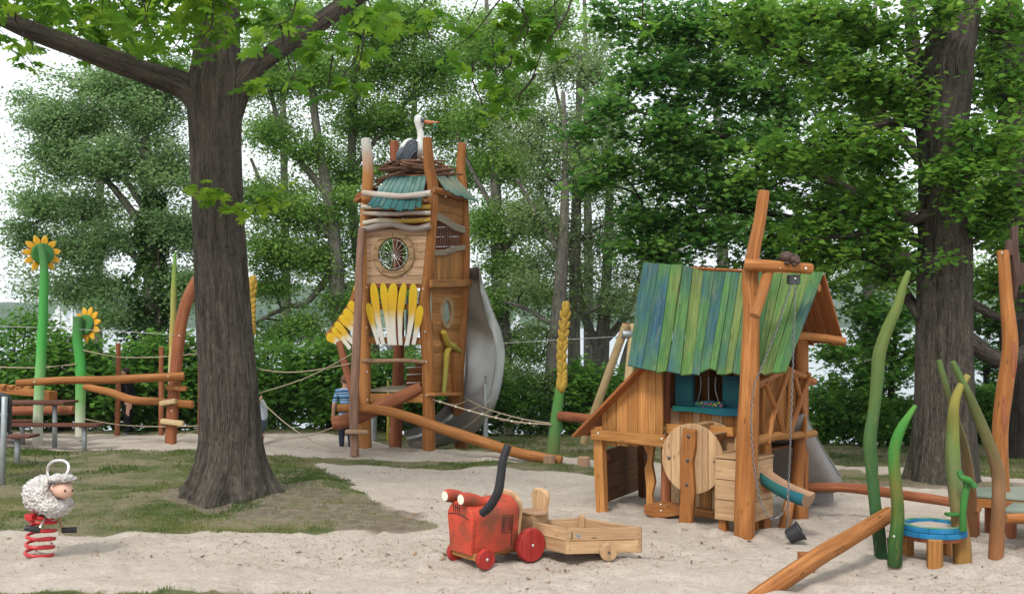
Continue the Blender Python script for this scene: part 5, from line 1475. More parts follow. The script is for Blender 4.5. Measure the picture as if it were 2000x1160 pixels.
# --- front roof: teal shingles, each a board
eave_L, eave_R, top_L, top_R = P(717, 404, 19.02), P(822, 408, 18.92), P(757, 347, 19.95), P(834, 345, 19.75)
ws = [.9, 1.0, .8, 1.25, 1.0, 1.3, .8, 1.1, 1.0]
cum = np.concatenate([[0], np.cumsum(ws)]) / sum(ws)
jg = [.00, .05, .03, .09, .05, .11, .06, .08, -.02]
rn = ((eave_R - eave_L).cross(top_L - eave_L)).normalized()
if rn.y > 0: rn = -rn
def roofset(eL, eR, tL, tR, cum, jg, mat, name='roof_board', par=T, thick=.022, gap=.004):
    n_ = ((eR - eL).cross(tL - eL)).normalized()
    if n_.z < 0: n_ = -n_
    for i in range(len(cum) - 1):
        a, b_ = cum[i] + gap, cum[i + 1] - gap
        e0, e1, t0, t1 = lerp(eL, eR, a), lerp(eL, eR, b_), lerp(tL, tR, a), lerp(tL, tR, b_)
        dn = ((e0 - t0) + (e1 - t1)).normalized()
        tilt = rnd(-.02, .02)
        lift = n_ * rnd(0, .012)
        part(name, MB().board([e0 + dn * (jg[i] + tilt) + lift, e1 + dn * (jg[i] - tilt) + lift, t1 + lift, t0 + lift], n_, thick, grain=(t0 - e0), bevel=.004), mat, par)
roofset(eave_L, eave_R, top_L, top_R, cum, jg, M_teal)
# right slope, over the side wall
eN, eB, tN, tB = P(868, 373, 19.25), P(931, 394, 21.1), P(851, 346, 19.75), P(884, 345, 20.6)
roofset(eN, eB, tN, tB, np.array([0, .13, .24, .4, .52, .66, .8, .9, 1]), [.0, .03, .05, .02, .06, .05, .03, .02], M_tealR)
# back and left slopes (seen as brown undersides at both ends)
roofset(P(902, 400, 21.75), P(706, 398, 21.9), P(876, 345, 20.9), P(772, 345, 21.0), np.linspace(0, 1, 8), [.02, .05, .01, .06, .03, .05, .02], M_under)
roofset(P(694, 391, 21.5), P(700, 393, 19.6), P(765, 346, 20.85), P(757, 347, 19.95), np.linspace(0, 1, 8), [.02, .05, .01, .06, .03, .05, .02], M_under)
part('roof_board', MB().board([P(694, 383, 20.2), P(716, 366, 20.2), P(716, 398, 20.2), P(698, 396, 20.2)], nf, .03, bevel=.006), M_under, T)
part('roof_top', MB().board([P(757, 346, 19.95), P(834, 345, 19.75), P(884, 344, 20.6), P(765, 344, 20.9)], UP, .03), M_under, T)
part('purlin_end', MB().tube([P(846, 371, 19.2), P(872, 377, 19.5), P(905, 386, 20.6)], .065, 10, 2), [M_log, M_logend], T)
# --- side wall, upper part
def side_planks(rows, x0f, x1f, mat=M_plank, out=.02, name='wall_plank', thick=.028):
    for (a0, a1), (b0, b1) in zip(rows, rows[1:]):
        part(name, MB().board([PS(x0f(a0), a0 + .4, out), PS(x1f(a1), a1 + .4, out), PS(x1f(b1), b1, out), PS(x0f(b0), b0, out)], ns, thick, grain=sd, bevel=.004), mat, T)
side_planks([(378, 398), (394, 409), (411, 424), (428, 442)], lambda y: 846, lambda y: 912)
def wavy(pts_t, pts_b, plane, out, n_, thick, mat, name, grain, par=T):
    part(name, MB().board([plane(x, y, out) for x, y in pts_t] + [plane(x, y, out) for x, y in pts_b][::-1], n_, thick, grain=grain, bevel=.008), mat, par)
wavy([(844, 414), (862, 420), (885, 435), (914, 446)], [(844, 427), (860, 434), (885, 450), (914, 459)], PS, .06, ns, .035, M_greyboard, 'wavy_board', sd)
wavy([(845, 488), (866, 488), (890, 480), (914, 478)], [(845, 500), (866, 499), (890, 491), (914, 487)], PS, .06, ns, .035, M_greyboard, 'wavy_board', sd)
wavy([(838, 546), (875, 547), (917, 546)], [(838, 561), (875, 561), (917, 559)], PS, .12, ns, .06, M_plank, 'ledge', sd)
bars = MB()
for k in range(13):
    x = 851 + k * 4.6
    yt = lerp(432, 458, (x - 846) / 68); bars.tube([PS(x, yt, .0), PS(x + .3, 486, .0)], .006, 4, 1)
part('window_bars', bars, M_chain, T, angle=80)
for k in range(10):
    x0, x1 = lerp(845, 911, k / 10), lerp(845, 911, (k + 1) / 10) - .4
    part('wall_plank', MB().board([PS(x0, 493, .02), PS(x1, 492, .02), PS(x1, 549, .02), PS(x0, 549, .02)], ns, .026, grain=UP, bevel=.004), M_plank, T)
# side wall, lower part with the oval window
rows = [(562, 560), (573, 577), (592, 588), (606, 603), (622, 617), (634, 632), (650, 646), (664, 663), (678, 675), (690, 690), (704, 702), (716, 716), (729, 728), (742, 741), (755, 755), (768, 767)]
oc = PS(871, 611, .03); ow, oh = .25, .245
def side_hole_planks():
    x0 = lambda y: lerp(842, 845, (y - 560) / 200); x1 = lambda y: lerp(905, 881, (y - 560) / 200)
    for (a0, a1), (b0, b1) in zip(rows, rows[1:]):
        A, B, C, D = PS(x0(a0), a0 + .08, .02), PS(x1(a1), a1 + .08, .02), PS(x1(b1), b1, .02), PS(x0(b0), b0, .02)
        zm = ((A + B + C + D) / 4).z - oc.z
        if abs(zm) < oh:
            hw = ow * math.sqrt(1 - (zm / oh) ** 2)
            s0, s1 = (A - oc).dot(sd), (B - oc).dot(sd)
            pl = []
            def at(L, Rr, s): return lerp(L, Rr, (s - (L - oc).dot(sd)) / ((Rr - oc).dot(sd) - (L - oc).dot(sd)))
            for q in ([A, at(A, B, -hw), at(D, C, -hw), D], [at(A, B, hw), B, C, at(D, C, hw)]): pl.append(q)
        else: pl = [[A, B, C, D]]
        for q in pl: part('wall_plank', MB().board(q, ns, .026, grain=sd, bevel=.004), M_plank, T)
side_hole_planks()
ovr = MB()
for k in range(4):
    a0 = .4 + k * math.pi / 2
    ovr.board(circle_pts(oc - ns * .02, sd, UP, .34, 8, a0 + .006, a0 + math.pi / 2 - .006, rz=.30) + circle_pts(oc - ns * .02, sd, UP, .215, 8, a0 + math.pi / 2 - .006, a0 + .006, rz=.215), ns, .06, grain=sd, bevel=.012)
part('oval_window_ring', ovr, M_oak, T)
ob = MB()
for k in range(-2, 3): ob.tube([oc + sd * k * .055 - UP * .22, oc + sd * (k * .05 + .02) + UP * .22], .006, 4, 1)
part('window_bars', ob, M_chain, T, angle=80)
part('sill', MB().beam(PS(842, 770, .12), PS(894, 769, .12), .16, .06), M_plank, T)
part('yellow_branch', MB().tube([PS(866, 648, .12), PS(870, 660, .12), PS(876, 672, .13), PS(888, 678, .14), PS(899, 687, .14)], [.055, .07, .06, .05, .03], 10, 4, .12, 2), [M_ybranch, M_ybranch], T)
part('yellow_branch', MB().tube([PS(880, 676, .12), PS(872, 690, .12), PS(870, 720, .12), PS(866, 767, .12)], [.05, .055, .05, .045], 10, 4, .1, 5), [M_ybranch, M_ybranch], T)
part('side_strut', MB().tube([PS(884, 690, .03), PS(886, 740, .05), PS(890, 790, .03)], [.13, .14, .12], 12, 4, .06, 5), [M_log, M_logend], T)

# --- balcony on the front: petals, rails
petals = [((718, 594), (713, 622), (722, 615), (735, 671), (744, 672)), ]
def petal(plane, out, n_, tip, butt, w, mid=.62, par=T, thick=.022):
    t, b_ = plane(*tip, out), plane(*butt, out)
    d = (t - b_); L = d.length; d = d.normalized(); x = d.cross(n_).normalized()
    prof = [(0, .50), (.22, .54), (.45, .70), (mid, .92), (.80, 1.0), (.90, .90), (.96, .66), (1.0, .25)]
    w *= 1.17
    kink = rnd(-.04, .04) * L
    left = [b_ + d * L * s - x * w * .5 * q + x * kink * math.sin(math.pi * s) for s, q in prof]
    right = [b_ + d * L * s + x * w * .5 * q + x * kink * math.sin(math.pi * s) for s, q in prof]
    part('petal', MB().board(left + right[::-1], n_, thick, grain=d, bevel=.005), M_petal, par)
for tip, butt, w in (((719, 592), (740, 673), .115), ((729, 553), (749, 673), .135), ((748, 553), (762, 674), .13), ((769, 553), (771, 674), .165), ((790, 553), (783, 674), .125), ((808, 554), (795, 675), .14), ((822, 597), (808, 673), .125)):
    petal(PF, .13, nf, tip, butt, w)
part('balcony_rail', MB().beam(PF(712, 599, .06), PF(836, 599, .06), .06, .10), M_log, T)
part('balcony_rail', MB().beam(PF(712, 664, .06), PF(836, 666, .06), .06, .12), M_log, T)
part('balcony_rail', MB().beam(PF(712, 558, .02), PF(836, 558, .02), .08, .09), M_red, T)
part('cross_bar', MB().tube([PF(708, 704, .1), PF(750, 705, .1), (PF(790, 704, .1)), PF(830, 707, .1)], .040, 10, 4, .08, 9), [M_stump, M_logend], T)
# floors
def floor(z, name, n=7):
    a, b_, c, d = FL.copy(), FR.copy(), BR.copy(), BL.copy()
    for q in (a, b_, c, d): q.z = z
    for k in range(n):
        s0, s1 = k / n, (k + 1) / n - .006
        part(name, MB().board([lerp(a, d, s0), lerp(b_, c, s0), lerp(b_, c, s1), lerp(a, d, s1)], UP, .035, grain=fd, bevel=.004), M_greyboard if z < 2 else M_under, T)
floor(PF(780, 766, 0).z, 'floor_board')
floor(PF(780, 557, 0).z, 'floor_board')
part('floor_joist', MB().beam(PF(724, 777, .05), PF(832, 777, .05), .07, .16), M_plank, T)
# back walls: dark interior boards seen through the openings
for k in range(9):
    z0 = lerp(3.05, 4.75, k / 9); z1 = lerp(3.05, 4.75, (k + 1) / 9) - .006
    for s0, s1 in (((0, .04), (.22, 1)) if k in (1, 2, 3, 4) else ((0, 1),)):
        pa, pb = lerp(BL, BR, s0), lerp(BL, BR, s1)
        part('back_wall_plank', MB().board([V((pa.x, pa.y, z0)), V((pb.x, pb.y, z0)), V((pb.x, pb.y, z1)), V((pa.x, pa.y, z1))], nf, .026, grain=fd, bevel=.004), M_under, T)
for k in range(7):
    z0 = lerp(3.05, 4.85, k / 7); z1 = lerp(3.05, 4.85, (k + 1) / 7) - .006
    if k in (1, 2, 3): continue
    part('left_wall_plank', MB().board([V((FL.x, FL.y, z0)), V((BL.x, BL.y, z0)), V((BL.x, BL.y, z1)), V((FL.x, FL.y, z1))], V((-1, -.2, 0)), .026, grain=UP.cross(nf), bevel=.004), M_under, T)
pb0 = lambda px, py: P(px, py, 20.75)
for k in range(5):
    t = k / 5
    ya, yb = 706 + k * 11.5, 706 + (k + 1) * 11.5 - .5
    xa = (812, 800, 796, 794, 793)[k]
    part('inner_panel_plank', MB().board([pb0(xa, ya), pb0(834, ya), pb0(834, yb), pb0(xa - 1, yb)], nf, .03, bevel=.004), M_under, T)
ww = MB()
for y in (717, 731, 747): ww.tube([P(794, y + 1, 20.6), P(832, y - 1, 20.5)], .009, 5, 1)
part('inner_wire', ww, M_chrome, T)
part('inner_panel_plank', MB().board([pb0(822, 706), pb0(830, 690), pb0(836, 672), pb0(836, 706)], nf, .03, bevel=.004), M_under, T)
part('steel_bracket', MB().board([P(754, 672, 21.3), P(771, 672, 21.3), P(771, 678, 21.3), P(762, 686, 21.3), P(752, 676, 21.3)], nf, .02), M_galv, T)
# left wing of petals on a curved rim
wn_ = V((-.42, -.9, .0)).normalized()
WO = P(690, 620, 19.85)
def PW(px, py, out=0.0): return on_plane(px, py, WO + wn_ * out, wn_)
for tip, butt, w in (((695, 556), (712, 580), .15), ((682, 590), (712, 624), .14), ((673, 605), (712, 648), .15), ((664, 617), (705, 664), .13), ((656, 630), (697, 676), .13), ((650, 640), (685, 681), .12), ((640, 655), (668, 675), .15)):
    petal(PW, .05, wn_, tip, butt, w)
part('wing_rim', MB().board([PW(x, y, -.03) for x, y in ((698, 545), (694, 560), (684, 590), (672, 608), (655, 632), (638, 652), (640, 664), (660, 640), (678, 615), (690, 595), (702, 560))], wn_, .045, bevel=.006), M_log, T)
part('wing_rim', MB().beam(PW(655, 660, -.02), PW(712, 610, -.02), .04, .08), M_red, T)

# --- ramp logs and seesaw log
logs = thing('log_ramp', 'thick reddish log climbing from lower left into the playtower', 'log', P(735, 860, 19.1))
part('log', MB().tube([P(650, 827, 19.2), P(700, 814, 19.25), P(757, 787, 19.28), P(822, 757, 19.32)], [.125, .122, .118, .11], 16, 6, .06, 3), [M_red, M_logend], logs)
ll = thing('balance_log', 'long bent orange log sloping down from the playtower to a stump', 'log', P(1060, 905, 17.5))
part('log', MB().tube([P(660, 797, 19.02), P(740, 800, 18.98), P(800, 815, 18.8), P(860, 836, 18.6), P(940, 862, 18.2), P(1010, 884, 17.9), P(1060, 894, 17.7), P(1096, 900, 17.6)], [.075, .085, .092, .095, .095, .09, .088, .088], 16, 5, .06, 8), [M_log, M_logend], ll)
sx = P(1073, 905, 17.45)
part('support_stump', MB().tube([V((sx.x, sx.y, gz(sx.x, sx.y) - .1)), V((sx.x, sx.y, P(0, 889, 17.45).z))], .095, 14, 2, .04, 3, capmi=1), [M_stump, M_logend], ll)
bolt(ll, P(1075, 902, 17.33), V((0, -1, 0)), .012)
for px, py, pl, out in ((716, 562, PF, .24), (826, 564, PF, .24), (716, 640, PF, .25), (830, 648, PF, .25), (717, 726, PF, .25), (832, 772, PF, .26), (718, 781, PF, .25), (832, 707, PF, .25)):
    bolt(T, pl(px, py, out - .12), nf, .015)

# --- steel slide
def chute(name, cent, width, wall, bank, mat, par, thick=.02, sub=6):
    """open U-shaped chute; cent: points; bank: per-point normals of the sliding surface"""
    pts = catmull([V(c) for c in cent], sub)
    nb = catmull([V(b_) for b_ in bank], sub)
    if isinstance(width, (int, float)): width = [width] * len(cent)
    if isinstance(wall, (int, float)): wall = [wall] * len(cent)
    nw = [float(np.interp(i, np.linspace(0, len(pts) - 1, len(cent)), width)) for i in range(len(pts))]
    nh = [float(np.interp(i, np.linspace(0, len(pts) - 1, len(cent)), wall)) for i in range(len(pts))]
    m = MB(); prof_n = 0; rings = []
    L = 0
    for i, p in enumerate(pts):
        t = (pts[min(i + 1, len(pts) - 1)] - pts[max(i - 1, 0)]).normalized()
        n = (nb[i] - t * nb[i].dot(t)).normalized(); s = t.cross(n)
        w, h = nw[i] / 2, nh[i]
        inner = [(-w - .035, h), (-w, h), (-w, .09), (-w + .03, .03), (-w + .09, 0), (0, -.012), (w - .09, 0), (w - .03, .03), (w, .09), (w, h), (w + .035, h)]
        outer = [(w + .035, h - .02), (w + thick, h - .02), (w + thick, .07), (w - .02, 0), (w - .09, -thick), (0, -thick - .012), (-w + .09, -thick), (-w + .02, 0), (-w - thick, .07), (-w - thick, h - .02), (-w - .035, h - .02)]
        prof = inner + outer
        prof_n = len(prof)
        rings.append(len(m.v))
        for a, b_ in prof: m.v.append(p + s * a + n * b_)
    for i, (a, b_) in enumerate(zip(rings, rings[1:])):
        for k in range(prof_n):
            k2 = (k + 1) % prof_n
            m.face((a + k, b_ + k, b_ + k2, a + k2), [(k * .1, i * .1)] * 4)
    m.face([rings[0] + k for k in range(prof_n)]); m.face([rings[-1] + k for k in range(prof_n)][::-1])
    return part(name, m, mat, par, angle=50)
chute('slide_chute', [P(904, 530, 20.95), P(922, 575, 21.2), P(939, 640, 21.4), P(947, 700, 21.3), P(938, 765, 21.0), P(917, 815, 20.65), P(880, 845, 20.4), P(835, 864, 20.2), P(800, 871, 20.1)],
      [.62, .80, .98, 1.04, .98, .86, .70, .58, .52], [.20, .26, .34, .36, .36, .32, .26, .22, .2],
      [V((-.3, -.7, .7)), V((-.55, -.75, .35)), V((-.62, -.75, .25)), V((-.6, -.75, .3)), V((-.5, -.75, .42)), V((-.3, -.65, .7)), V((-.1, -.5, .85)), V((0, -.35, .95)), V((0, -.3, 1))], M_steel, T)
g0 = P(948, 885, 20.35)
sup = MB().tube([V((g0.x, g0.y, gz(g0.x, g0.y) - .1)), P(948, 752, 20.35)], .052, 12, 1).tube([P(948, 752, 20.35), P(948, 735, 20.9)], .02, 8, 1)
part('slide_support', sup, M_galv, T)

# --- nest and stork on the roof
NO = P(812, 340, 20.3)
nest = thing('stick_nest', 'round nest of brown sticks on top of the playtower roof', 'nest', NO)
random.seed(31)
for k in range(74):
    a = rnd(0, 2 * math.pi); rr = rnd(.36, .58); z = rnd(-.02, .22) ** 1.0
    c = NO + V((math.cos(a) * rr * 1.0, math.sin(a) * rr * .9, z - .02))
    t = V((-math.sin(a), math.cos(a), rnd(-.16, .16))).normalized() + V((rnd(-.35, .35), rnd(-.35, .35), 0))
    t = t.normalized(); L = rnd(.22, .5)
    rad = rnd(.012, .026) if k % 9 else .042
    part('stick', MB().tube([c - t * L, c + V((rnd(-.02, .02), rnd(-.02, .02), rnd(-.015, .015))), c + t * L], [rad * .8, rad, rad * .7], 6, 2, .1, k), [M_stick if k % 17 else M_red, M_stick], nest)
for x0, y0, x1, y1 in ((728, 358, 800, 332), (733, 352, 790, 338), (905, 341, 845, 343), (890, 332, 850, 334), (738, 332, 800, 330)):
    part('stick', MB().tube([P(x0, y0, 19.75), P((x0 + x1) / 2, (y0 + y1) / 2 - 2, 19.75), P(x1, y1, 19.8)], [.015, .03, .025], 7, 3, .1, x0), [M_stick, M_stick], nest)

SO = P(812, 318, 20.35)
stork = thing('stork_figure', 'carved white and dark grey stork with orange beak sitting in the nest', 'stork figure', SO)
def stork_mat():
    t = NT('stork_paint')
    sp_ = t.new('ShaderNodeSeparateXYZ'); t.link(t.uv('par'), sp_.inputs[0])
    n = t.noise(t.obj(), 14, 4)
    c = t.mix(t.math('MULTIPLY', t.ramp(n, [(.4, 0), (.7, 1)]), .35), (0.66, 0.66, 0.64), (0.45, 0.45, 0.43))
    return t.setc(c, .55, .3)
M_stork = stork_mat()
M_storkdark = plain('stork_slate_paint', (0.085, 0.10, 0.125), .5, .4, 0, 12, .4)
M_beak = plain('orange_beak_paint', (0.55, 0.16, 0.07), .45, .4, 0, 20, .3)
M_frog = plain('green_frog_paint', (0.09, 0.24, 0.15), .45, .4, 0, 40, .5)
def SP(px, py, dy=0.0): return P(px, py, 20.35 + dy)
body = MB()
body.tube([SP(785, 315), SP(790, 305), SP(802, 293), SP(815, 288), SP(822, 276), SP(822, 264), SP(820, 254), SP(819, 246), SP(819, 238), SP(819, 230), SP(820, 226)],
          [.05, .15, .215, .19, .085, .063, .056, .075, .098, .092, .045], 20, 5, .03, 2, capmi=0)
part('body', body, M_stork, stork, angle=80)
for sgn in (-1, 1):
    for k, (off, w) in enumerate(((0, .035), (.05, .036), (.10, .036), (.15, .036), (.2, .03))):
        pts = []
        for s in range(7):
            t = s / 6
            q = lerp(SP(820, 288), SP(786, 312), t)
            q = q + V((-.02 + off * .55 * math.sin(math.pi * t * .8) - off * .1, sgn * (.19 + .035 * math.sin(math.pi * t)) * (1 - .45 * max(0, (.5 - abs(off - .1)) * 0)), 0.12 * math.sin(math.pi * min(1, t * 1.1)) - off * .95 + .05))
            pts.append(q)
        part('wing_feather', MB().tube(pts, [.012, w, w * 1.15, w * 1.15, w, w * .8, .012], 8, 3), M_storkdark, stork, angle=80)
bk = MB().blob(SP(800, 298), (.29, .225, .185), (V((.85, 0, .52)), V((0, 1, 0)), V((-.52, 0, .85))), 16, 10)
part('back', bk, M_storkdark, stork, angle=80)
part('beak', MB().tube([SP(826, 238), SP(836, 239), SP(848, 239.5), SP(859, 239)], [.038, .034, .024, .005], 10, 3, squash=.7, capmi=0), M_beak, stork, angle=80)
for sgn in (-1, 1):
    e = SP(824.5, 235.5) + V((0, sgn * .066, 0))
    part('eye_patch', MB().blob(e, (.05, .03, .062), None, 12, 8), M_storkdark, stork, angle=80)
    part('eye', MB().blob(e + V((.018, sgn * .02, .022)), (.016, .014, .013), None, 8, 6), M_white, stork, angle=80)
fr = thing('frog_figure', 'small green carved frog hanging from the stork beak', 'frog figure', SP(850, 250))
fb = MB().blob(SP(850, 244), (.035, .035, .05), None, 10, 8).blob(SP(850, 241) + V((.02, -.03, .0)), (.014, .014, .014), None, 6, 5)
fb.tube([SP(848, 247), SP(846, 251), SP(849, 254)], [.012, .010, .006], 5, 2).tube([SP(852, 247), SP(854.5, 251), SP(852, 255)], [.012, .010, .006], 5, 2)
part('body', fb, M_frog, fr, angle=80)
# ================================================================== PLAYHOUSE
hu = V((.77, -.64, 0)).normalized(); hv = V((.64, .77, 0)).normalized()
HA = V((1.09, 13.1, 0))
hn = -hv                                   # outward normal of the front
HCn = HA + hu * 2.07                       # near right corner
def PH(px, py, out=0.0): return on_plane(px, py, HA + hn * out, hn)
def PR(px, py, out=0.0): return on_plane(px, py, HCn + hu * out, hu)
house = thing('playhouse', 'crooked wooden playhouse with green and blue painted plank roof', 'playhouse', HA + hu * 1 + hv * .6)
Hs = house
def hp(name, pts, out, thick, mat, grain=UP, plane=PH, n_=None, bevel=.005, label=None):
    return part(name, MB().board([plane(x, y, out) for x, y in pts], n_ if n_ is not None else hn, thick, grain=grain, bevel=bevel), mat, Hs, label)
# lean-to: corner post, beam, vertical planks, dark panel
hp('corner_post', [(1166, 832), (1183, 832), (1186, 915), (1189, 1003), (1172, 1003), (1168, 915)], -.07, .09, M_plank)
hp('beam', [(1160, 838), (1303, 849), (1309, 874), (1225, 863), (1160, 857)], .03, .07, M_plank, hu)
for x, y in ((1168, 846), (1292, 857), (1297, 870)): bolt(Hs, PH(x, y, .10), hn, .014)
lx = [1177, 1188, 1206, 1229, 1248, 1268, 1283, 1297]
lt = [806, 794, 774, 748, 727, 716, 716, 718]
for i in range(7):
    hp('wall_plank', [(lx[i] + .4, lt[i]), (lx[i + 1] - .4, lt[i + 1]), (lx[i + 1] - .4, 872), (lx[i] + .4, 868)], -.06, .03, M_plank)
# lean-to roof
def LR(px, py, w): return PH(px, py, .10) + hv * w
l_top, l_bot = PH(1262, 706, .14), PH(1122, 851, .14)
for k in range(5):
    w0, w1 = k * .30, (k + 1) * .30 - .008
    d = (l_bot - l_top).normalized()
    n_ = hv.cross(d).normalized()
    if n_.z < 0: n_ = -n_
    part('lean_to_roof_board', MB().board([l_top + hv * w0, l_bot + hv * w0 + d * rnd(-.02, .05), l_bot + hv * w1 + d * rnd(-.02, .05), l_top + hv * w1], n_, .035, grain=d, bevel=.006), M_under, Hs)
# dark panel closing the left end, rear post and natural-edge plank
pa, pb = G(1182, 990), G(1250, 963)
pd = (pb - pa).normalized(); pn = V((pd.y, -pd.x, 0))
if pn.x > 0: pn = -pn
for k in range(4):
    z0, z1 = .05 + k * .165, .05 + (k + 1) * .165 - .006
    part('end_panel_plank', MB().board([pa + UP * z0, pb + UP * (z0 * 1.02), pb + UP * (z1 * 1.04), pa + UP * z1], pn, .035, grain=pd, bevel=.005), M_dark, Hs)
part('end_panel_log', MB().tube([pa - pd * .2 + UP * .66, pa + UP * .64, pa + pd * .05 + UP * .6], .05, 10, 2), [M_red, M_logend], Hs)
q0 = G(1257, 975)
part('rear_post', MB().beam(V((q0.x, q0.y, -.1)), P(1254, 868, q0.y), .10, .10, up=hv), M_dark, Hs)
hp('natural_edge_plank', [(1260, 868), (1281, 870), (1277, 905), (1283, 940), (1277, 965), (1281, 990), (1266, 992), (1266, 950), (1263, 915), (1270, 890)], -.32, .05, M_plank)
hp('foot_board', [(1262, 985), (1300, 976), (1340, 986), (1400, 996), (1400, 1012), (1340, 1003), (1310, 1008), (1285, 1011), (1264, 1002)], -.26, .06, M_log, hu)
for x, y in ((1290, 985), (1291, 997)): bolt(Hs, PH(x, y, -.20), hn, .013)
# main front wall
part('post', MB().tube([PH(1300, 1022, -.28), PH(1301, 900, -.28), PH(1299, 800, -.28), PH(1303, 700, -.28)], .062, 12, 4, .06, 2), [M_red, M_logend], Hs)
wx = [1309, 1330, 1355, 1370, 1392, 1414, 1436, 1458, 1480]
OUT = -.34
for i in range(8):
    x0, x1 = wx[i] + .4, wx[i + 1] - .4
    win = 1318 < (x0 + x1) / 2 < 1440
    if not win: hp('wall_plank', [(x0, 705), (x1, 705), (x1, 1010), (x0, 1008)], OUT, .03, M_plank)
    else: hp('wall_plank', [(x0, 796), (x1, 797), (x1, 1010), (x0, 1008)], OUT, .03, M_plank if i % 2 else M_oak)
    if win: hp('wall_plank', [(x0, 680), (x1, 680), (x1, 722), (x0, 722)], OUT, .03, M_plank)
hp('rail', [(1286, 826), (1340, 829), (1400, 831), (1436, 835), (1436, 852), (1380, 848), (1287, 846)], -.24, .06, M_plank, hu)
for x, y in ((1297, 836), (1298, 847)): bolt(Hs, PH(x, y, -.18), hn, .014)
# window: shutters, sill, flower ornament, curved bars
hp('shutter', [(1322, 728), (1357, 730), (1357, 793), (1322, 791)], -.29, .04, M_shutter)
hp('shutter_panel', [(1327, 736), (1352, 737), (1352, 786), (1327, 784)], -.25, .012, M_shutter)
hp('shutter', [(1414, 733), (1452, 735), (1452, 800), (1414, 796)], -.29, .04, M_shutter)
hp('shutter_panel', [(1419, 740), (1447, 742), (1447, 793), (1419, 790)], -.25, .012, M_shutter)
hp('window_sill', [(1319, 791), (1360, 794), (1450, 797), (1450, 812), (1420, 812), (1390, 808), (1350, 803), (1319, 802)], -.25, .07, M_sill, hu)
orn = [(1357, 788)] + [(1357 + k * 5.0, 785 - 2.5 * math.sin(k / 11 * math.pi) - (1.2 if k % 2 else 0)) for k in range(12)] + [(1414, 790), (1413, 797), (1386, 796), (1358, 795)]
hp('flower_board', orn, -.20, .025, M_shutter, hu)
fm = []
rf = random.Random(3)
M_flow = [plain('flower_' + n_, c, .5) for n_, c in (('yellow', (.45, .32, .05)), ('rose', (.35, .07, .09)), ('violet', (.13, .07, .25)), ('leaf_green', (.05, .18, .05)))]
for k in range(17):
    fx, fy = 1361 + k * 3.1, rf.uniform(786, 794)
    c = PH(fx, fy, -.172)
    part('painted_flower', MB().lathe([(.014, 0), (.011, .004), (0, .005)], c, hn, 7), M_flow[rf.choice((0, 1, 1, 2, 3))], Hs)
bm = MB()
for pts in (((1368, 734), (1369, 755), (1366, 770), (1362, 786)), ((1384, 736), (1384, 760), (1385, 787)), ((1398, 736), (1397, 760), (1401, 775), (1405, 790))):
    bm.tube([PH(x, y, OUT + .015) for x, y in pts], .009, 6, 3)
part('window_bars', bm, M_chain, Hs, angle=80)
# back walls (dark inside), with a bright slit left between the boards
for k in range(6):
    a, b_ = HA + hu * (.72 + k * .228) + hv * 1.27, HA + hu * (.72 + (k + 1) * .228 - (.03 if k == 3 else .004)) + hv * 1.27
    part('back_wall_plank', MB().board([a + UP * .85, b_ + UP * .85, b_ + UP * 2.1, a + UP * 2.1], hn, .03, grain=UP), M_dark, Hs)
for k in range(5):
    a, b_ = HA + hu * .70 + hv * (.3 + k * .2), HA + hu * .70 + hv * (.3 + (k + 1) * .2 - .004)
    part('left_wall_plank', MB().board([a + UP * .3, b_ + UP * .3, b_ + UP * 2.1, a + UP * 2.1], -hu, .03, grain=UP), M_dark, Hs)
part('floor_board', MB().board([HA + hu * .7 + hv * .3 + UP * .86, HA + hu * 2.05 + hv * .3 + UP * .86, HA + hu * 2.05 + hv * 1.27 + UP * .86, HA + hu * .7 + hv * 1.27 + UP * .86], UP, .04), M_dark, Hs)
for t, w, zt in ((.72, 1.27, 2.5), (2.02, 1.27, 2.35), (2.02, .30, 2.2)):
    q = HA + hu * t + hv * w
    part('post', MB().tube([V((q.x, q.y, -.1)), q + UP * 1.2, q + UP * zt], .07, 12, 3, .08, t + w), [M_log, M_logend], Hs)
# --- roof: nineteen painted planks on the front slope
tops = [(1258, 515), (1300, 519), (1340, 520), (1372, 531), (1440, 535), (1520, 536), (1610, 535)]
def topY(x): return float(np.interp(x, [p[0] for p in tops], [p[1] for p in tops]))
txs = [1257, 1289, 1312, 1335, 1354, 1375, 1397, 1419, 1432, 1446, 1464, 1480, 1495, 1512, 1530, 1548, 1566, 1586, 1610]
bxs = [1227, 1255, 1283, 1304, 1330, 1353, 1368, 1387, 1401, 1417, 1432, 1447, 1460, 1474, 1485, 1497, 1509, 1522, 1537]
bys = [709, 722, 734, 727, 737, 732, 737, 722, 732, 734, 726, 735, 722, 733, 726, 735, 727, 731, 726]
def ridge3(x, y):
    Y = float(np.interp(x, [1258, 1610], [13.46, 11.95])); return P(x, y, Y)
def eave3(x, y):
    Y = float(np.interp(x, [1227, 1540], [12.56, 11.22])); return P(x, y, Y)
random.seed(12)
for i in range(18):
    t0, t1 = ridge3(txs[i] + .4, topY(txs[i])), ridge3(txs[i + 1] - .4, topY(txs[i + 1]))
    ym = (bys[i] + bys[i + 1]) / 2
    e0, e1 = eave3(bxs[i] + .4, bys[i] if i % 2 else ym), eave3(bxs[i + 1] - .4, ym if i % 2 else bys[i + 1])
    n_ = (t1 - t0).cross(e0 - t0).normalized()
    if n_.z < 0: n_ = -n_
    lift = n_ * rnd(0, .014)
    part('roof_plank', MB().board([t0 + lift, t1 + lift, e1 + lift, e0 + lift], n_, .024, grain=(t0 - e0), bevel=.004), M_roof, Hs)
    for f_ in (.30, .72):
        for s_ in (.3, .7):
            pass
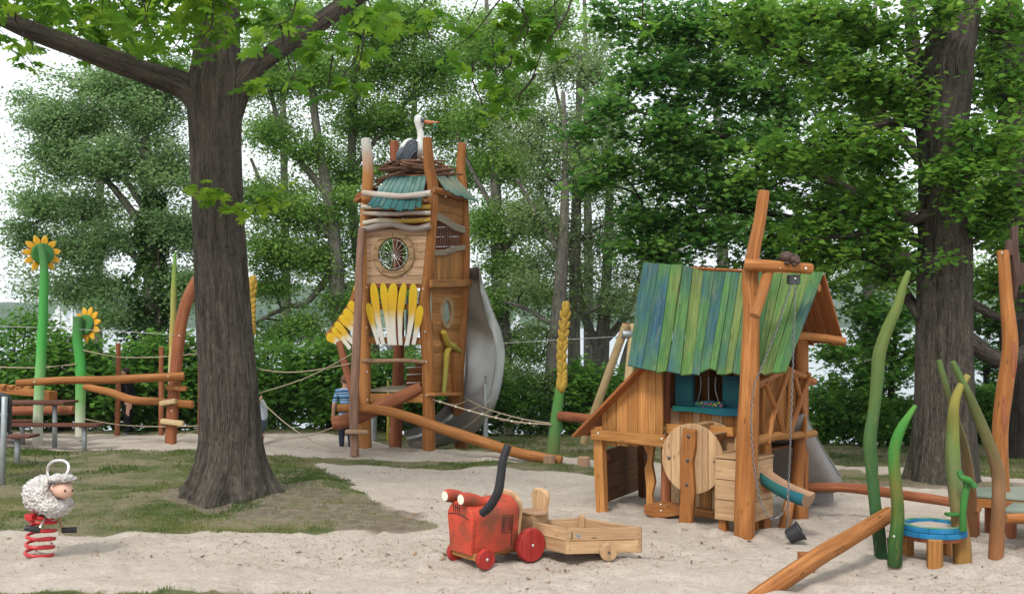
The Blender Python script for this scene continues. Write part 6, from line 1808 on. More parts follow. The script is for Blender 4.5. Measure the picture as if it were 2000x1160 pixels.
# back slope: brown underside, jagged lower edge
rl, rr = ridge3(1258, 515) + hv * .03, ridge3(1610, 535) + hv * .03
bl, br_ = rl + hv * .72 - UP * .86, P(1650, 668, 12.45)
k_n = 12
for k in range(k_n):
    a, b_ = k / k_n + .002, (k + 1) / k_n - .002
    t0, t1, e0, e1 = lerp(rl, rr, a), lerp(rl, rr, b_), lerp(bl, br_, a), lerp(bl, br_, b_)
    d = (e0 - t0).normalized()
    n_ = (t1 - t0).cross(e0 - t0).normalized()
    if n_.z > 0: n_ = -n_
    ex = rnd(.0, .10)
    part('back_roof_board', MB().board([t0, t1, e1 + d * ex, e0 + d * (ex + rnd(-.02, .02))], n_, .026, grain=d, bevel=.004), M_under, Hs)
part('purlin', MB().tube([P(1520, 655, 12.0), P(1565, 656, 12.1), P(1610, 660, 12.2), P(1648, 666, 12.35)], .045, 10, 3, .08, 1), [M_log, M_logend], Hs)
part('purlin', MB().tube([ridge3(1300, 545), ridge3(1600, 562)], .05, 10, 2, .05, 1), [M_log, M_logend], Hs)
# --- right end: bulged wall, log sill, crossed branches
rx = [1486, 1499, 1513, 1527, 1541, 1556, 1572]
rt = [752, 742, 732, 726, 726, 732, 742]
for i in range(6):
    hp('end_wall_plank', [(rx[i] + .4, rt[i]), (rx[i + 1] - .4, rt[i + 1]), (rx[i + 1] - .4, 850), (rx[i] + .4, 854)], .0, .03, M_plank, plane=PR, n_=hu)
def br(pts, r, seed=1, mat=M_log, name='branch'):
    rad = [x * 1.0 for x in (r if isinstance(r, (list, tuple)) else [r] * len(pts))]
    return part(name, MB().tube([PR(x, y, o) for x, y, o in pts], rad, 10, 4, .10, seed), [mat, M_logend], Hs)
br([(1474, 861, .10), (1515, 852, .12), (1550, 850, .12), (1591, 846, .1)], [.055, .048, .045, .042], 1, M_plank)
br([(1478, 752, .10), (1495, 745, .1), (1515, 732, .1), (1541, 721, .1)], [.05, .045, .04, .035], 2)
br([(1536, 721, .1), (1555, 730, .1), (1572, 737, .1), (1588, 745, .1)], [.035, .04, .045, .05], 3)
br([(1574, 742, .12), (1579, 730, .12)], [.035, .035], 4)
br([(1495, 748, .13), (1507, 780, .13), (1520, 810, .13), (1532, 852, .13)], .032, 5)
br([(1539, 722, .13), (1533, 745, .13), (1522, 775, .13), (1508, 818, .13), (1505, 838, .13), (1500, 866, .14)], [.03, .03, .03, .032, .032, .025], 6)
br([(1541, 722, .14), (1541, 770, .14), (1538, 848, .14)], .034, 7, M_plank)
br([(1552, 735, .15), (1562, 775, .14), (1571, 815, .14), (1571, 856, .14)], .03, 8)
br([(1581, 738, .16), (1566, 775, .16), (1552, 815, .15), (1540, 852, .15)], .034, 9)
qc = HA + hu * 2.0 + hv * .03
part('corner_post', MB().tube([V((qc.x, qc.y, -.1)), qc + UP * .8, qc + UP * 1.8], .075, 12, 4, .08, 5), [M_log, M_logend], Hs)
part('leg', MB().tube(tp((1561, 1030, 12.6, 15), (1556, 942, 12.6, 11.5), (1562, 873, 12.6, 12), (1566, 780, 12.6, 11), (1563, 640, 12.55, 11))[0:0] or [p for p, _ in tp((1561, 1030, 12.5, 15), (1556, 942, 12.5, 11.5), (1562, 873, 12.5, 12), (1563, 760, 12.5, 11), (1561, 650, 12.5, 11))], [.09, .072, .075, .07, .068], 14, 5, .08, 7), [M_log, M_logend], Hs)
part('leaning_leg', MB().tube([P(1527, 1052, 11.9), P(1538, 1000, 12.1), P(1546, 955, 12.3)], [.072, .062, .055], 12, 4, .08, 8), [M_log, M_logend], Hs)
# --- steel slide behind
chute('slide_chute', [P(1523, 820, 12.35), P(1530, 862, 12.6), P(1560, 915, 13.15), P(1582, 950, 13.55), P(1592, 958, 13.85)], .60, [.26, .26, .24, .22, .22], [V((-.2, .3, 1)), V((-.1, .45, .9)), V((-.1, .5, .85)), V((0, .2, 1)), V((0, 0, 1))], M_slidegrey, Hs)
part('slide_skirt', MB().board([P(1541, 950, 13.8), P(1628, 945, 13.8), P(1628, 985, 13.8), P(1541, 985, 13.8)], V((0, -1, 0)), .01), M_slidegrey, Hs)

# --- mill wheel: two discs, paddles, post
mill = thing('mill_wheel', 'round wooden mill wheel on a post in front of the playhouse wall', 'wheel', PH(1345, 1025, .15))
ctr = PH(1354, 895, .13)
R1 = .395
def disc(c, r, mat, hub_boards, skip=None):
    for a, b_ in zip(hub_boards, hub_boards[1:]):
        xs = np.linspace(a + .002, b_ - .002, 5)
        up = [c + hu * x + UP * math.sqrt(max(1e-6, r * r - x * x)) for x in xs]
        lo = [c + hu * x - UP * math.sqrt(max(1e-6, r * r - x * x)) for x in xs]
        part('disc_board', MB().board(up + lo[::-1], hn, .035, grain=UP, bevel=.004), mat, mill)
disc(ctr, R1, M_oak, [-R1 + .003, -.27, -.15, .0, .13, .21, .31, R1 - .003])
disc(ctr + hv * .42, R1, M_oak, [-R1 + .003, -.2, -.02, .15, .3, R1 - .003])
for k in range(10):
    a = k * 2 * math.pi / 10 + .2
    d = hu * math.cos(a) + UP * math.sin(a); tng = hu * -math.sin(a) + UP * math.cos(a)
    o = ctr + d * .2
    part('paddle', MB().board([o, o + d * .19, o + d * .19 + hv * .41, o + hv * .41], tng, .025, grain=hv), M_oak, mill)
part('axle', MB().tube([ctr + hn * .05, ctr + hv * .46], .04, 10, 1), [M_oak, M_logend], mill)
part('wheel_post', MB().board([PH(x, y, .17) for x, y in ((1338, 835), (1363, 839), (1362, 870), (1357, 900), (1361, 960), (1358, 1000), (1356, 1032), (1330, 1032), (1334, 960), (1333, 930), (1334, 880))], hn, .07, grain=UP, bevel=.014), M_log, mill)
for x, y, o in ((1345, 852, .24), (1343, 899, .24), (1341, 946, .24), (1307, 894, .166), (1397, 901, .166)):
    part('bolt', MB().lathe([(.020, 0), (.020, .008), (.010, .016), (0, .016)], PH(x, y, o), hn, 10), M_darkmetal, mill)

# --- counter box with spout
K = V((2.53, 11.5, 0))
box = thing('plank_counter', 'low box of pale boards on short legs between mill wheel and crane post', 'box', K)
W1, W2 = .38, .52
zb, zt = .17, .83
for k in range(3):
    z0, z1 = lerp(zb, zt, k / 3), lerp(zb, zt, (k + 1) / 3) - .006
    part('front_board', MB().board([K + UP * z0, K - hu * W1 + UP * z0, K - hu * W1 + UP * z1, K + UP * z1], hn, .03, grain=hu), M_oak, box)
    part('side_board', MB().board([K + UP * z0, K + hv * W2 + UP * z0, K + hv * W2 + UP * z1, K + UP * z1], hu, .03, grain=hv), M_oak, box)
    part('back_board', MB().board([K + hv * W2 + UP * z0, K - hu * W1 + hv * W2 + UP * z0, K - hu * W1 + hv * W2 + UP * z1, K + hv * W2 + UP * z1], hv, .03, grain=hu), M_oak, box)
    part('side_board', MB().board([K - hu * W1 + UP * z0, K - hu * W1 + hv * W2 + UP * z0, K - hu * W1 + hv * W2 + UP * z1, K - hu * W1 + UP * z1], -hu, .03, grain=hv), M_oak, box)
for k in range(3):
    a, b_ = k / 3, (k + 1) / 3 - .01
    part('top_board', MB().board([K - hu * (W1 + .04) + hv * (a * W2) + UP * zt, K + hu * .04 + hv * (a * W2) + UP * zt, K + hu * .04 + hv * (b_ * W2) + UP * zt, K - hu * (W1 + .04) + hv * (b_ * W2) + UP * zt], UP, .03, grain=hu), M_oak, box)
for a, b_ in ((.06, .06), (W1 - .05, .06), (.06, W2 - .06), (W1 - .05, W2 - .06)):
    q = K - hu * a + hv * b_
    part('leg', MB().beam(V((q.x, q.y, -.12)), V((q.x, q.y, zb + .1)), .09, .09, up=hv, bevel=.01), M_log, box)
spout = thing('water_spout', 'hollowed log spout painted dark teal, tilting beside the crane chain', 'spout', P(1500, 945, 11.65))
def half_log(p0, p1, r, mat_out, mat_in):
    m = MB(); d = (p1 - p0).normalized(); s = d.cross(UP).normalized(); n_ = s.cross(d)
    N_ = 7; rings = []
    for i in range(N_):
        t = i / (N_ - 1); c = lerp(p0, p1, t) + n_ * (-.03 * math.sin(math.pi * t))
        rings.append(len(m.v))
        for k in range(9):
            a = math.pi * .84 + math.pi * 1.32 * k / 8
            m.v.append(c + s * math.cos(a) * r + n_ * math.sin(a) * r + n_ * .01)
        for k in range(5):
            f = k / 4; m.v.append(c + s * lerp(r * .72, -r * .72, f) - n_ * (r * .25 * math.sin(math.pi * f)) + n_ * (r * .48 + .004))
    n = 14
    for i, (a, b_) in enumerate(zip(rings, rings[1:])):
        for k in range(n):
            k2 = (k + 1) % n
            m.face((a + k, a + k2, b_ + k2, b_ + k), [(k * .03, i * .1), (k2 * .03, i * .1), (k2 * .03, i * .1 + .1), (k * .03, i * .1 + .1)], [(.5, i / 6), (.5, i / 6), (.5, (i + 1) / 6), (.5, (i + 1) / 6)], 0 if k < 8 else 1)
    m.face([rings[0] + k for k in range(n)][::-1], None, None, 0); m.face([rings[-1] + k for k in range(n)], None, None, 1)
    return part('spout_log', m, [mat_out, mat_in], spout, angle=50)
half_log(P(1487, 926, 11.75), P(1579, 974, 11.25), .105, M_spout, M_stump)
part('axle_log', MB().tube([P(1470, 950, 11.7), P(1516, 951, 11.75)], .055, 10, 2, .05, 2), [M_log, M_logend], spout)
bolt(spout, P(1489, 929, 11.63), V((-.5, -.8, .1)), .014)

# --- crane post with chains and bucket
cr = thing('crane_post', 'tall bent crane post with crossbar, pulley chain and black bucket in front of the playhouse', 'crane', G(1454, 1050))
Yc = 11.42
part('post', MB().tube([p for p, _ in tp((1453, 1062, Yc, 20), (1456, 960, Yc, 21), (1461, 820, Yc, 21), (1465, 700, Yc, 18), (1467, 600, Yc, 16), (1465, 545, Yc, 16), (1472, 490, Yc, 13), (1484, 430, Yc, 12), (1492, 374, Yc, 11.5))],
     [x * Yc / F for x in (20, 21, 21, 18, 16, 16.5, 13, 12, 11.5)], 18, 6, .06, 4), [M_log, M_logend], cr)
part('crossbar', MB().tube([P(1455, 517, 11.28), P(1500, 519, 11.25), P(1540, 522, 11.3), P(1583, 525, 11.38)], [.062, .062, .058, .058], 14, 4, .04, 6), [M_log, M_logend], cr)
part('brace', MB().tube([P(1500, 532, 11.3), P(1488, 575, 11.15), P(1474, 617, 11.05)], [.058, .056, .055], 12, 3, .05, 7), [M_log, M_logend], cr)
for x in (1488, 1523, 1574): bolt(cr, P(x, 521 + (x - 1488) * .04, 11.22), V((0, -1, 0)), .014)
part('pulley_block', MB().beam(P(1540, 546, 11.33), P(1560, 546, 11.35), .09, .10, bevel=.008), M_darkmetal, cr)
bolt(cr, P(1553, 544, 11.27), V((0, -1, 0)), .012)
def chain(pts, name='chain', link=.034, wire=.0036):
    c = catmull([V(p) for p in pts], 14)
    acc = [0.0]
    for a, b_ in zip(c, c[1:]): acc.append(acc[-1] + (b_ - a).length)
    m = MB(); s = 0.0; k = 0
    while s < acc[-1]:
        i = min(len(c) - 2, max(0, int(np.searchsorted(acc, s)) - 1))
        t = (s - acc[i]) / max(1e-9, acc[i + 1] - acc[i])
        p = lerp(c[i], c[i + 1], t); d = (c[i + 1] - c[i]).normalized()
        e = V((1, 0, 0)) if abs(d.x) < .9 else V((0, 1, 0))
        x = (e - d * e.dot(d)).normalized(); y = d.cross(x)
        w = x * math.cos(.7) + y * math.sin(.7) if k % 2 else x * math.cos(.7 + math.pi / 2) + y * math.sin(.7 + math.pi / 2)
        ring = [p + d * (math.sin(a) * link * .68) + w * (math.cos(a) * link * .30) for a in [j * 2 * math.pi / 8 for j in range(8)]]
        m.tube(ring, wire, 4, 1, closed=True)
        s += link; k += 1
    return part(name, m, M_chain, cr, angle=80)
chain([P(1545, 556, 11.3), P(1518, 640, 11.25), P(1490, 710, 11.22), P(1473, 750, 11.2)])
chain([P(1473, 750, 11.2), P(1467, 812, 11.2), P(1470, 880, 11.18), P(1478, 945, 11.15), P(1490, 990, 11.12), P(1506, 1012, 11.1), P(1524, 1008, 11.1), P(1537, 985, 11.1), P(1541, 950, 11.12)])
chain([P(1553, 556, 11.3), P(1549, 700, 11.25), P(1544, 850, 11.2), P(1540, 950, 11.15), P(1540, 1000, 11.1), P(1536, 1048, 11.1)])
bd = V((.62, -.15, .38)).normalized(); bc = P(1540, 1051, 11.1)
bk = MB().lathe([(.0, -.01), (.062, -.01), (.074, .0), (.096, .13), (.108, .135), (.108, .15), (.093, .15), (.07, .02), (0, .015)], bc + UP * .015, bd, 22)
part('bucket', bk, M_black, cr)
an = thing('mole_figure', 'dark brown carved animal lying on the crane crossbar', 'animal figure', P(1544, 510, 11.3))
am = MB().blob(P(1536, 503, 11.3), (.075, .085, .066), None, 16, 12, .12, 2.5, 3).blob(P(1551, 508, 11.27), (.062, .07, .052), None, 14, 10, .12, 2.5, 5).blob(P(1557, 511, 11.2), (.032, .036, .028), None, 10, 8)
am.blob(P(1547, 498, 11.24), (.018, .014, .018), None, 8, 6).blob(P(1555, 499, 11.28), (.018, .014, .018), None, 8, 6).blob(P(1537, 514, 11.22), (.03, .045, .02), None, 8, 6).blob(P(1551, 517, 11.2), (.028, .045, .02), None, 8, 6)
part('body', am, M_animal, an, angle=80)
for dx in (-2.5, 4.0): part('eye', MB().blob(P(1554 + dx, 506, 11.215), (.007, .007, .007), None, 6, 5), M_black, an)
# ================================================================== RIGHT SIDE
def stick(name, label, cat, path, mat, seed=1, group=None, lump=.17, sides=13, pname='pole', squash=1.0, extra=None, end=None):
    base = path[0][0]
    t = thing(name, label, cat, (base.x, base.y, max(base.z, gz(base.x, base.y))), group)
    part(pname, MB().tube([p for p, _ in path], [r for _, r in path], sides, 6, lump, seed, squash=squash), [mat, end or mat], t)
    return t
GS = 'carved green stakes around the sand table'
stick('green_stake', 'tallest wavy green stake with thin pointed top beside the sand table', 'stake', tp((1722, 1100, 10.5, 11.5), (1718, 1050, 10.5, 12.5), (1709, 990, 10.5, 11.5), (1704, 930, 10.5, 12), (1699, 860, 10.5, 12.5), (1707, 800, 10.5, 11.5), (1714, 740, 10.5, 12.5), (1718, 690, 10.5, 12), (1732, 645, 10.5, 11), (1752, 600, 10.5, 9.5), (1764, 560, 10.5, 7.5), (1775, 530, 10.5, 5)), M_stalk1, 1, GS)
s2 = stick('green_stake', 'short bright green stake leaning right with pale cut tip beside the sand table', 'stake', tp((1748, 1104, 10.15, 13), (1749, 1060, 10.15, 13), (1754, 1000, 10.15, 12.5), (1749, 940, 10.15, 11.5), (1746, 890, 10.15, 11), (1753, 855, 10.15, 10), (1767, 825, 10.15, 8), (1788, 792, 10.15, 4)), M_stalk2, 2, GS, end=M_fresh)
bolt(s2, P(1746, 1047, 10.02), V((0, -1, 0)), .012)
stick('green_stake', 'thick yellow green twisted stake standing against the sand table rim', 'stake', tp((1880, 1102, 10.35, 17), (1878, 1060, 10.35, 17), (1873, 1010, 10.35, 15), (1866, 950, 10.35, 15), (1861, 890, 10.35, 15), (1861, 840, 10.35, 12.5), (1863, 795, 10.3, 10), (1873, 762, 10.3, 8), (1891, 733, 10.3, 5.5)), M_stalk3, 3, GS)
stick('green_stake', 'thin olive stake leaning left, passing behind the yellow green stake', 'stake', tp((1899, 1050, 11.6, 10), (1897, 980, 11.4, 10), (1893, 930, 11.2, 10), (1886, 880, 11.0, 8.5), (1868, 820, 10.75, 7), (1852, 772, 10.6, 6), (1834, 703, 10.6, 5)), M_stalk4, 4, GS)
stick('green_stake', 'long brown to green stake curving up to the left beside the grey green deck', 'stake', tp((1946, 1092, 10.55, 14), (1948, 1040, 10.55, 13.5), (1950, 980, 10.5, 13), (1950, 935, 10.5, 12.5), (1942, 895, 10.45, 11.5), (1926, 852, 10.4, 11), (1908, 810, 10.35, 10), (1892, 770, 10.3, 8.5), (1875, 735, 10.3, 7), (1861, 706, 10.3, 5.5)), M_stalk4, 5, GS)
tap = thing('green_pump', 'bright green wooden pump with crooked lever on the sand table rim', 'pump', P(1882, 1035, 10.12))
part('pump_post', MB().tube(tp((1881, 1036, 10.12, 7), (1881, 1000, 10.12, 6.5), (1885, 965, 10.12, 7), (1893, 934, 10.12, 6.5))[0:0] or [P(1881, 1036, 10.12), P(1881, 1000, 10.12), P(1885, 965, 10.12), P(1893, 932, 10.12)], [.036, .032, .034, .03], 12, 4, .10, 2), M_tapgreen, tap)
part('pump_lever', MB().tube([P(1874, 920, 10.1), P(1878, 931, 10.08), P(1890, 936, 10.05), P(1898, 942, 10.05), P(1904, 950, 10.05)], [.026, .03, .03, .024, .03], 10, 4, .15, 3), M_tapgreen, tap)
part('pump_base', MB().beam(P(1847, 1004, 10.25), P(1874, 1004, 10.25), .08, .03), M_tapgreen, tap)
# sand table
tc = P(1822, 1019, 10.42)
tab = thing('sand_table', 'round blue rimmed table filled with sand on short log legs', 'table', (tc.x, tc.y, 0))
RT = .312
def ring_piece(r0, r1, z0, th, mat, name, n=12, a0=0, a1=2 * math.pi):
    for k in range(n):
        b0, b1 = lerp(a0, a1, k / n) + .006, lerp(a0, a1, (k + 1) / n) - .006
        pts = [V((tc.x + math.cos(lerp(b0, b1, i / 4)) * r1, tc.y + math.sin(lerp(b0, b1, i / 4)) * r1, z0)) for i in range(5)] + [V((tc.x + math.cos(lerp(b1, b0, i / 4)) * r0, tc.y + math.sin(lerp(b1, b0, i / 4)) * r0, z0)) for i in range(5)]
        part(name, MB().board(pts, UP, th, grain=V((-math.sin(b0), math.cos(b0), 0)), bevel=.006), mat, tab)
ring_piece(.245, RT, tc.z - .115, .05, M_bluerim, 'rim_piece', 8)
ring_piece(.25, RT - .004, tc.z - .062, .045, M_bluerim, 'rim_piece', 8, .3, 2 * math.pi + .3)
ring_piece(.255, RT - .012, tc.z - .016, .010, M_rimtop, 'rim_top', 8, .1, 2 * math.pi + .1)
sm = MB(); n_s = 24
sm.v.append(V((tc.x, tc.y, tc.z - .02)))
for rr_, zz in ((.10, -.022), (.19, -.03), (.252, -.05)):
    for k in range(n_s):
        a = 2 * math.pi * k / n_s
        sm.v.append(V((tc.x + math.cos(a) * rr_, tc.y + math.sin(a) * rr_, tc.z + zz + .012 * mnoise.noise(V((math.cos(a) * 3, math.sin(a) * 3, rr_ * 20))))))
for k in range(n_s):
    k2 = (k + 1) % n_s
    sm.face((0, 1 + k, 1 + k2))
    for j in range(2): sm.face((1 + j * n_s + k, 1 + (j + 1) * n_s + k, 1 + (j + 1) * n_s + k2, 1 + j * n_s + k2))
part('sand_fill', sm, M_ground, tab, angle=80)
part('table_base', MB().lathe([(.27, 0), (.29, .04)], V((tc.x, tc.y, tc.z - .158)), UP, 20), M_red, tab)
for px, py, Y, r in ((1826, 1112, 10.15, .076), (1773, 1080, 10.75, .062), (1850, 1085, 10.7, .06)):
    q = P(px, py, Y)
    part('leg', MB().tube([V((q.x, q.y, -.12)), V((q.x, q.y, .1)), V((q.x, q.y, tc.z - .118))], [r * 1.02, r, r], 9, 2, .05, px), [M_plank, M_logend], tab)
part('cross_beam', MB().beam(P(1735, 1062, 10.5), P(1765, 1060, 10.5), .08, .12), M_log, tab)
rampl = thing('ramp_log', 'thick log sloping from the bottom edge of the picture up to the green stakes', 'log', G(1573, 1110))
part('log', MB().tube([P(1470, 1172, 9.15), P(1545, 1122, 9.35), P(1600, 1085, 9.6), P(1640, 1062, 9.85), P(1690, 1032, 10.15), P(1737, 1004, 10.45)], [.078, .080, .084, .080, .078, .076], 18, 6, .08, 4), [M_log, M_logend], rampl)
q = P(1574, 1110, 10.0)
part('support_post', MB().beam(V((q.x, q.y, -.15)), P(1574, 1078, 10.0), .14, .10, up=V((0, 1, 0)), bevel=.012), M_log, rampl)
# low curved balance beam
bb = thing('balance_beam', 'long low brown beam curving from the playhouse to the deck on the right', 'beam', P(1720, 975, 12.0))
part('beam', MB().tube([P(1548, 953, 12.9), P(1600, 951, 12.8), P(1660, 953, 12.6), P(1720, 960, 12.35), P(1790, 970, 12.0), P(1850, 979, 11.7), P(1912, 993, 11.4)], [.052, .056, .056, .06, .056, .052, .052], 12, 5, .10, 3), [M_red, M_logend], bb)
# tall carved post with plaques
tpst = thing('carved_post', 'tallest brown post at the right edge with long hollows and dark plaques on top', 'post', P(1960, 1037, 11.9))
part('post', MB().tube([p for p, _ in tp((1962, 1045, 11.9, 1), (1956, 950, 11.9, 1), (1953, 850, 11.9, 1), (1961, 770, 11.9, 1), (1969, 715, 11.9, 1), (1973, 665, 11.9, 1), (1966, 580, 11.9, 1), (1959, 490, 11.9, 1))], [x * 11.9 / F for x in (16, 15, 15, 15.5, 15, 14.5, 12.5, 11)], 18, 6, .09, 7), [M_log, M_logend], tpst)
for (x0, y0), (x1, y1) in (((1974, 668), (1973, 735)), ((1955, 770), (1955, 845))):
    a_, b_ = P(x0, y0, 11.9), P(x1, y1, 11.9)
    part('hollow', MB().tube([a_ + V((0, -.078, 0)), lerp(a_, b_, .3) + V((.0, -.086, 0)), lerp(a_, b_, .7) + V((0, -.088, 0)), b_ + V((0, -.08, 0))], [.012, .03, .032, .014], 10, 4, .1, 2, squash=.5), M_red, tpst)
bolt(tpst, P(1957, 494, 11.83), V((0, -1, 0)), .012)
for pts in (((1971, 448), (1983, 440), (1984, 505), (1973, 512)), ((1962, 470), (1972, 468), (1974, 500), (1963, 500)), ((1973, 500), (1986, 494), (1990, 555), (1981, 562), (1975, 530)), ((1983, 512), (1995, 516), (1993, 556), (1982, 560)), ((1974, 530), (1983, 560), (1979, 585), (1975, 580))):
    part('plaque', MB().board([P(x, y, 11.95) for x, y in pts], V((.35, -1, 0)), .05, grain=UP, bevel=.008), M_brownsign, tpst)
# decks at the right edge
def deck(name, label, pts, z, legs, n=4):
    c = sum(pts, V()) / len(pts)
    t = thing(name, label, 'deck', (c.x, c.y, 0), 'grey green decks at the right edge')
    a, b_, c_, d = pts
    for k in range(n):
        s0, s1 = k / n + .004, (k + 1) / n - .004
        part('deck_board', MB().board([lerp(a, d, s0), lerp(b_, c_, s0), lerp(b_, c_, s1), lerp(a, d, s1)], UP, .03, grain=b_ - a, bevel=.006), M_deck, t)
    for p0, p1 in ((a, b_), (d, c_), (a, d)):
        part('deck_frame', MB().beam(p0 - UP * .055 + (c - p0) * .08, p1 - UP * .055 + (c - p1) * .08, .05, .10), M_log, t)
    for px, py, Y in legs:
        q = P(px, py, Y); part('leg', MB().tube([V((q.x, q.y, -.1)), V((q.x, q.y, z - .04))], .055, 10, 1), [M_red, M_logend], t)
    return t
def at_z(px, py, z): return G(px, py, z)
deck('play_deck', 'grey green plank deck behind the long curved stake at the right edge', [at_z(1902, 971, .42), at_z(2060, 984, .42), at_z(2060, 953, .42), at_z(1902, 956, .42)], .42, ((1903, 1040, 11.7), (1933, 1035, 12.0), (1975, 1040, 11.6), (2040, 1040, 11.6)))
dk = deck('play_deck', 'nearer grey green plank deck cut off by the right edge of the picture', [at_z(1955, 1002, .375), at_z(2080, 1004, .375), at_z(2080, 976, .375), at_z(1985, 981, .375)], .375, ((2020, 1080, 10.6), (2060, 1060, 10.8)))
part('log_joist', MB().tube([P(1963, 1013, 10.75), P(2080, 1010, 10.9)], .055, 10, 1), [M_log, M_logend], dk)

# ================================================================== TRACTOR AND TRAILER
TO = V((-.265, 10.42, 0))
tf = V((-.79, -.61, 0)).normalized(); tr = V((.61, -.79, 0)).normalized()
trac = thing('toy_tractor', 'red wooden play tractor with tall charcoal exhaust and white headlights in the sand', 'play tractor', TO)
def TL(f, r, z): return TO + tf * f + tr * r + UP * z
hood = MB()
fprof = []
def hood_profile(w_top, w_bot, zt, zb):
    pts = [(-w_bot, zb), (w_bot, zb), (w_bot + (w_top - w_bot) * .45, zb + (zt - zb) * .4), (w_top, zb + (zt - zb) * .70)]
    for k in range(1, 10):
        a = math.pi * k / 10
        pts.append((w_top * math.cos(a), zb + (zt - zb) * (.70 + .30 * math.sin(a))))
    pts += [(-w_top, zb + (zt - zb) * .70), (-(w_bot + (w_top - w_bot) * .45), zb + (zt - zb) * .4)]
    return pts
secs = [(.30, .195, .155, .60, .13), (.285, .207, .168, .615, .12), (.0, .212, .172, .625, .12), (-.245, .216, .175, .632, .12), (-.265, .206, .17, .622, .13)]
rings = []
for f, wt, wb, zt_, zb_ in secs:
    pr = hood_profile(wt, wb, zt_, zb_)
    rings.append(len(hood.v)); hood.v += [TL(f, r_, z) for r_, z in pr]
n_ = len(pr)
for a, b_ in zip(rings, rings[1:]):
    for k in range(n_): hood.face((a + k, b_ + k, b_ + (k + 1) % n_, a + (k + 1) % n_))
hood.face([rings[0] + k for k in range(n_)]); hood.face([rings[-1] + k for k in range(n_)][::-1])
part('hood', hood, M_tractor, trac, angle=30)
part('front_axle_beam', MB().beam(TL(.20, -.21, .10), TL(.20, .20, .10), .11, .07), M_plank, trac)
part('chassis_beam', MB().beam(TL(.25, 0, .10), TL(-.70, 0, .10), .22, .06), M_plank, trac)
def twheel(f, r, rad, w, mat, name='wheel', side=1, hubm=M_bolt, par=None):
    c = TL(f, r, rad - .015)
    ax = tr * side
    o = part(name, MB().lathe([(rad * .93, -w / 2), (rad, -w / 2 + .012), (rad, w / 2 - .012), (rad * .93, w / 2)], c, ax, 32), mat, par or trac, angle=30)
    h = MB().lathe([(.016, 0), (.016, .005), (.008, .012), (0, .012)], c + ax * (w / 2), ax, 10)
    part('axle_nut', h, hubm, o)
    return o
twheel(.165, .235, .098, .062, M_redwheel)
twheel(.185, -.22, .098, .062, M_redwheel, side=-1)
twheel(-.38, .235, .165, .075, M_redwheel)
twheel(-.40, -.20, .165, .075, M_redwheel, side=-1)
# headlights on top
for r_ in (-.165, .10):
    m = MB().tube([TL(.10, r_ * 1.05, .585), TL(.20, r_ * 1.05, .62), TL(.30, r_, .645), TL(.345, r_, .645)], [.05, .064, .064, .058], 16, 4, capmi=0)
    o = part('headlight', m, M_redpaint if 0 else M_tractor, trac, angle=50)
    part('lens', MB().lathe([(.050, 0), (.046, .006), (0, .008)], TL(.352, r_, .6455), tf, 20), M_white, o)
# exhaust
part('exhaust_pipe', MB().tube([P(941, 1003, 9.98), P(957, 988, 9.95), P(972, 962, 9.93), P(978, 930, 9.95), P(982, 900, 9.97), P(992, 870, 10.0)], [.038, .044, .044, .042, .040, .038], 14, 5, .06, 3), [M_exhaust, M_exhaust], trac)
# cowl at the back of the hood
part('cowl', MB().board([TL(-.27, r_, z) for r_, z in hood_profile(.222, .17, .67, .13)], -tf, .035, grain=UP, bevel=.012), M_oak, trac)
# dark painted lines: badge and grille
def line_quad(p0, p1, w, n__, name='painted_line', mat=M_markblack):
    d = (p1 - p0).normalized(); s = d.cross(n__).normalized()
    return part(name, MB().board([p0 - s * w / 2, p1 - s * w / 2, p1 + s * w / 2, p0 + s * w / 2], n__, .003, grain=d, bevel=.001), mat, trac)
def side_p(f, t):      # on the right flank of the hood, t from 0 at the sill to 1 at the shoulder
    wb_, wt_ = .172, .212
    z = .12 + (.62 - .12) * .7 * t
    r_ = lerp(wb_, wt_, t)
    return TL(f, r_ + .001, z)
sn = (tr - UP * .1).normalized()
for a, b_ in (((-.06, .50), (-.06, .97)), ((-.08, .58), (-.08, .93)), ((-.17, .50), (-.17, .97)), ((-.145, .58), (-.145, .93))): line_quad(side_p(*a), side_p(*b_), .005, sn)
for t in (.50, .58, .66, .74, .82, .90, .97): line_quad(side_p(-.06, t), side_p(-.17, t), .005, sn)
line_quad(side_p(-.185, .12), side_p(-.185, 1.0), .008, sn)
line_quad(side_p(.26, .02), side_p(.26, .92), .004, sn)
fp = lambda r_, z: TL(.3005, r_, z)
arc_pts = [(-.182, .47), (-.10, .487), (-.02, .49), (.06, .482), (.16, .455)]
for a, b_ in zip(arc_pts, arc_pts[1:]): line_quad(fp(*a), fp(*b_), .010, tf)
for r_ in (-.085, -.02):
    line_quad(fp(r_ - .012, .585), fp(r_ - .006, .505), .012, tf); line_quad(fp(r_ + .020, .58), fp(r_ + .026, .50), .012, tf)
line_quad(fp(-.075, .55), fp(-.03, .548), .010, tf)
line_quad(fp(.02, .545), fp(-.02, .545), .010, tf)
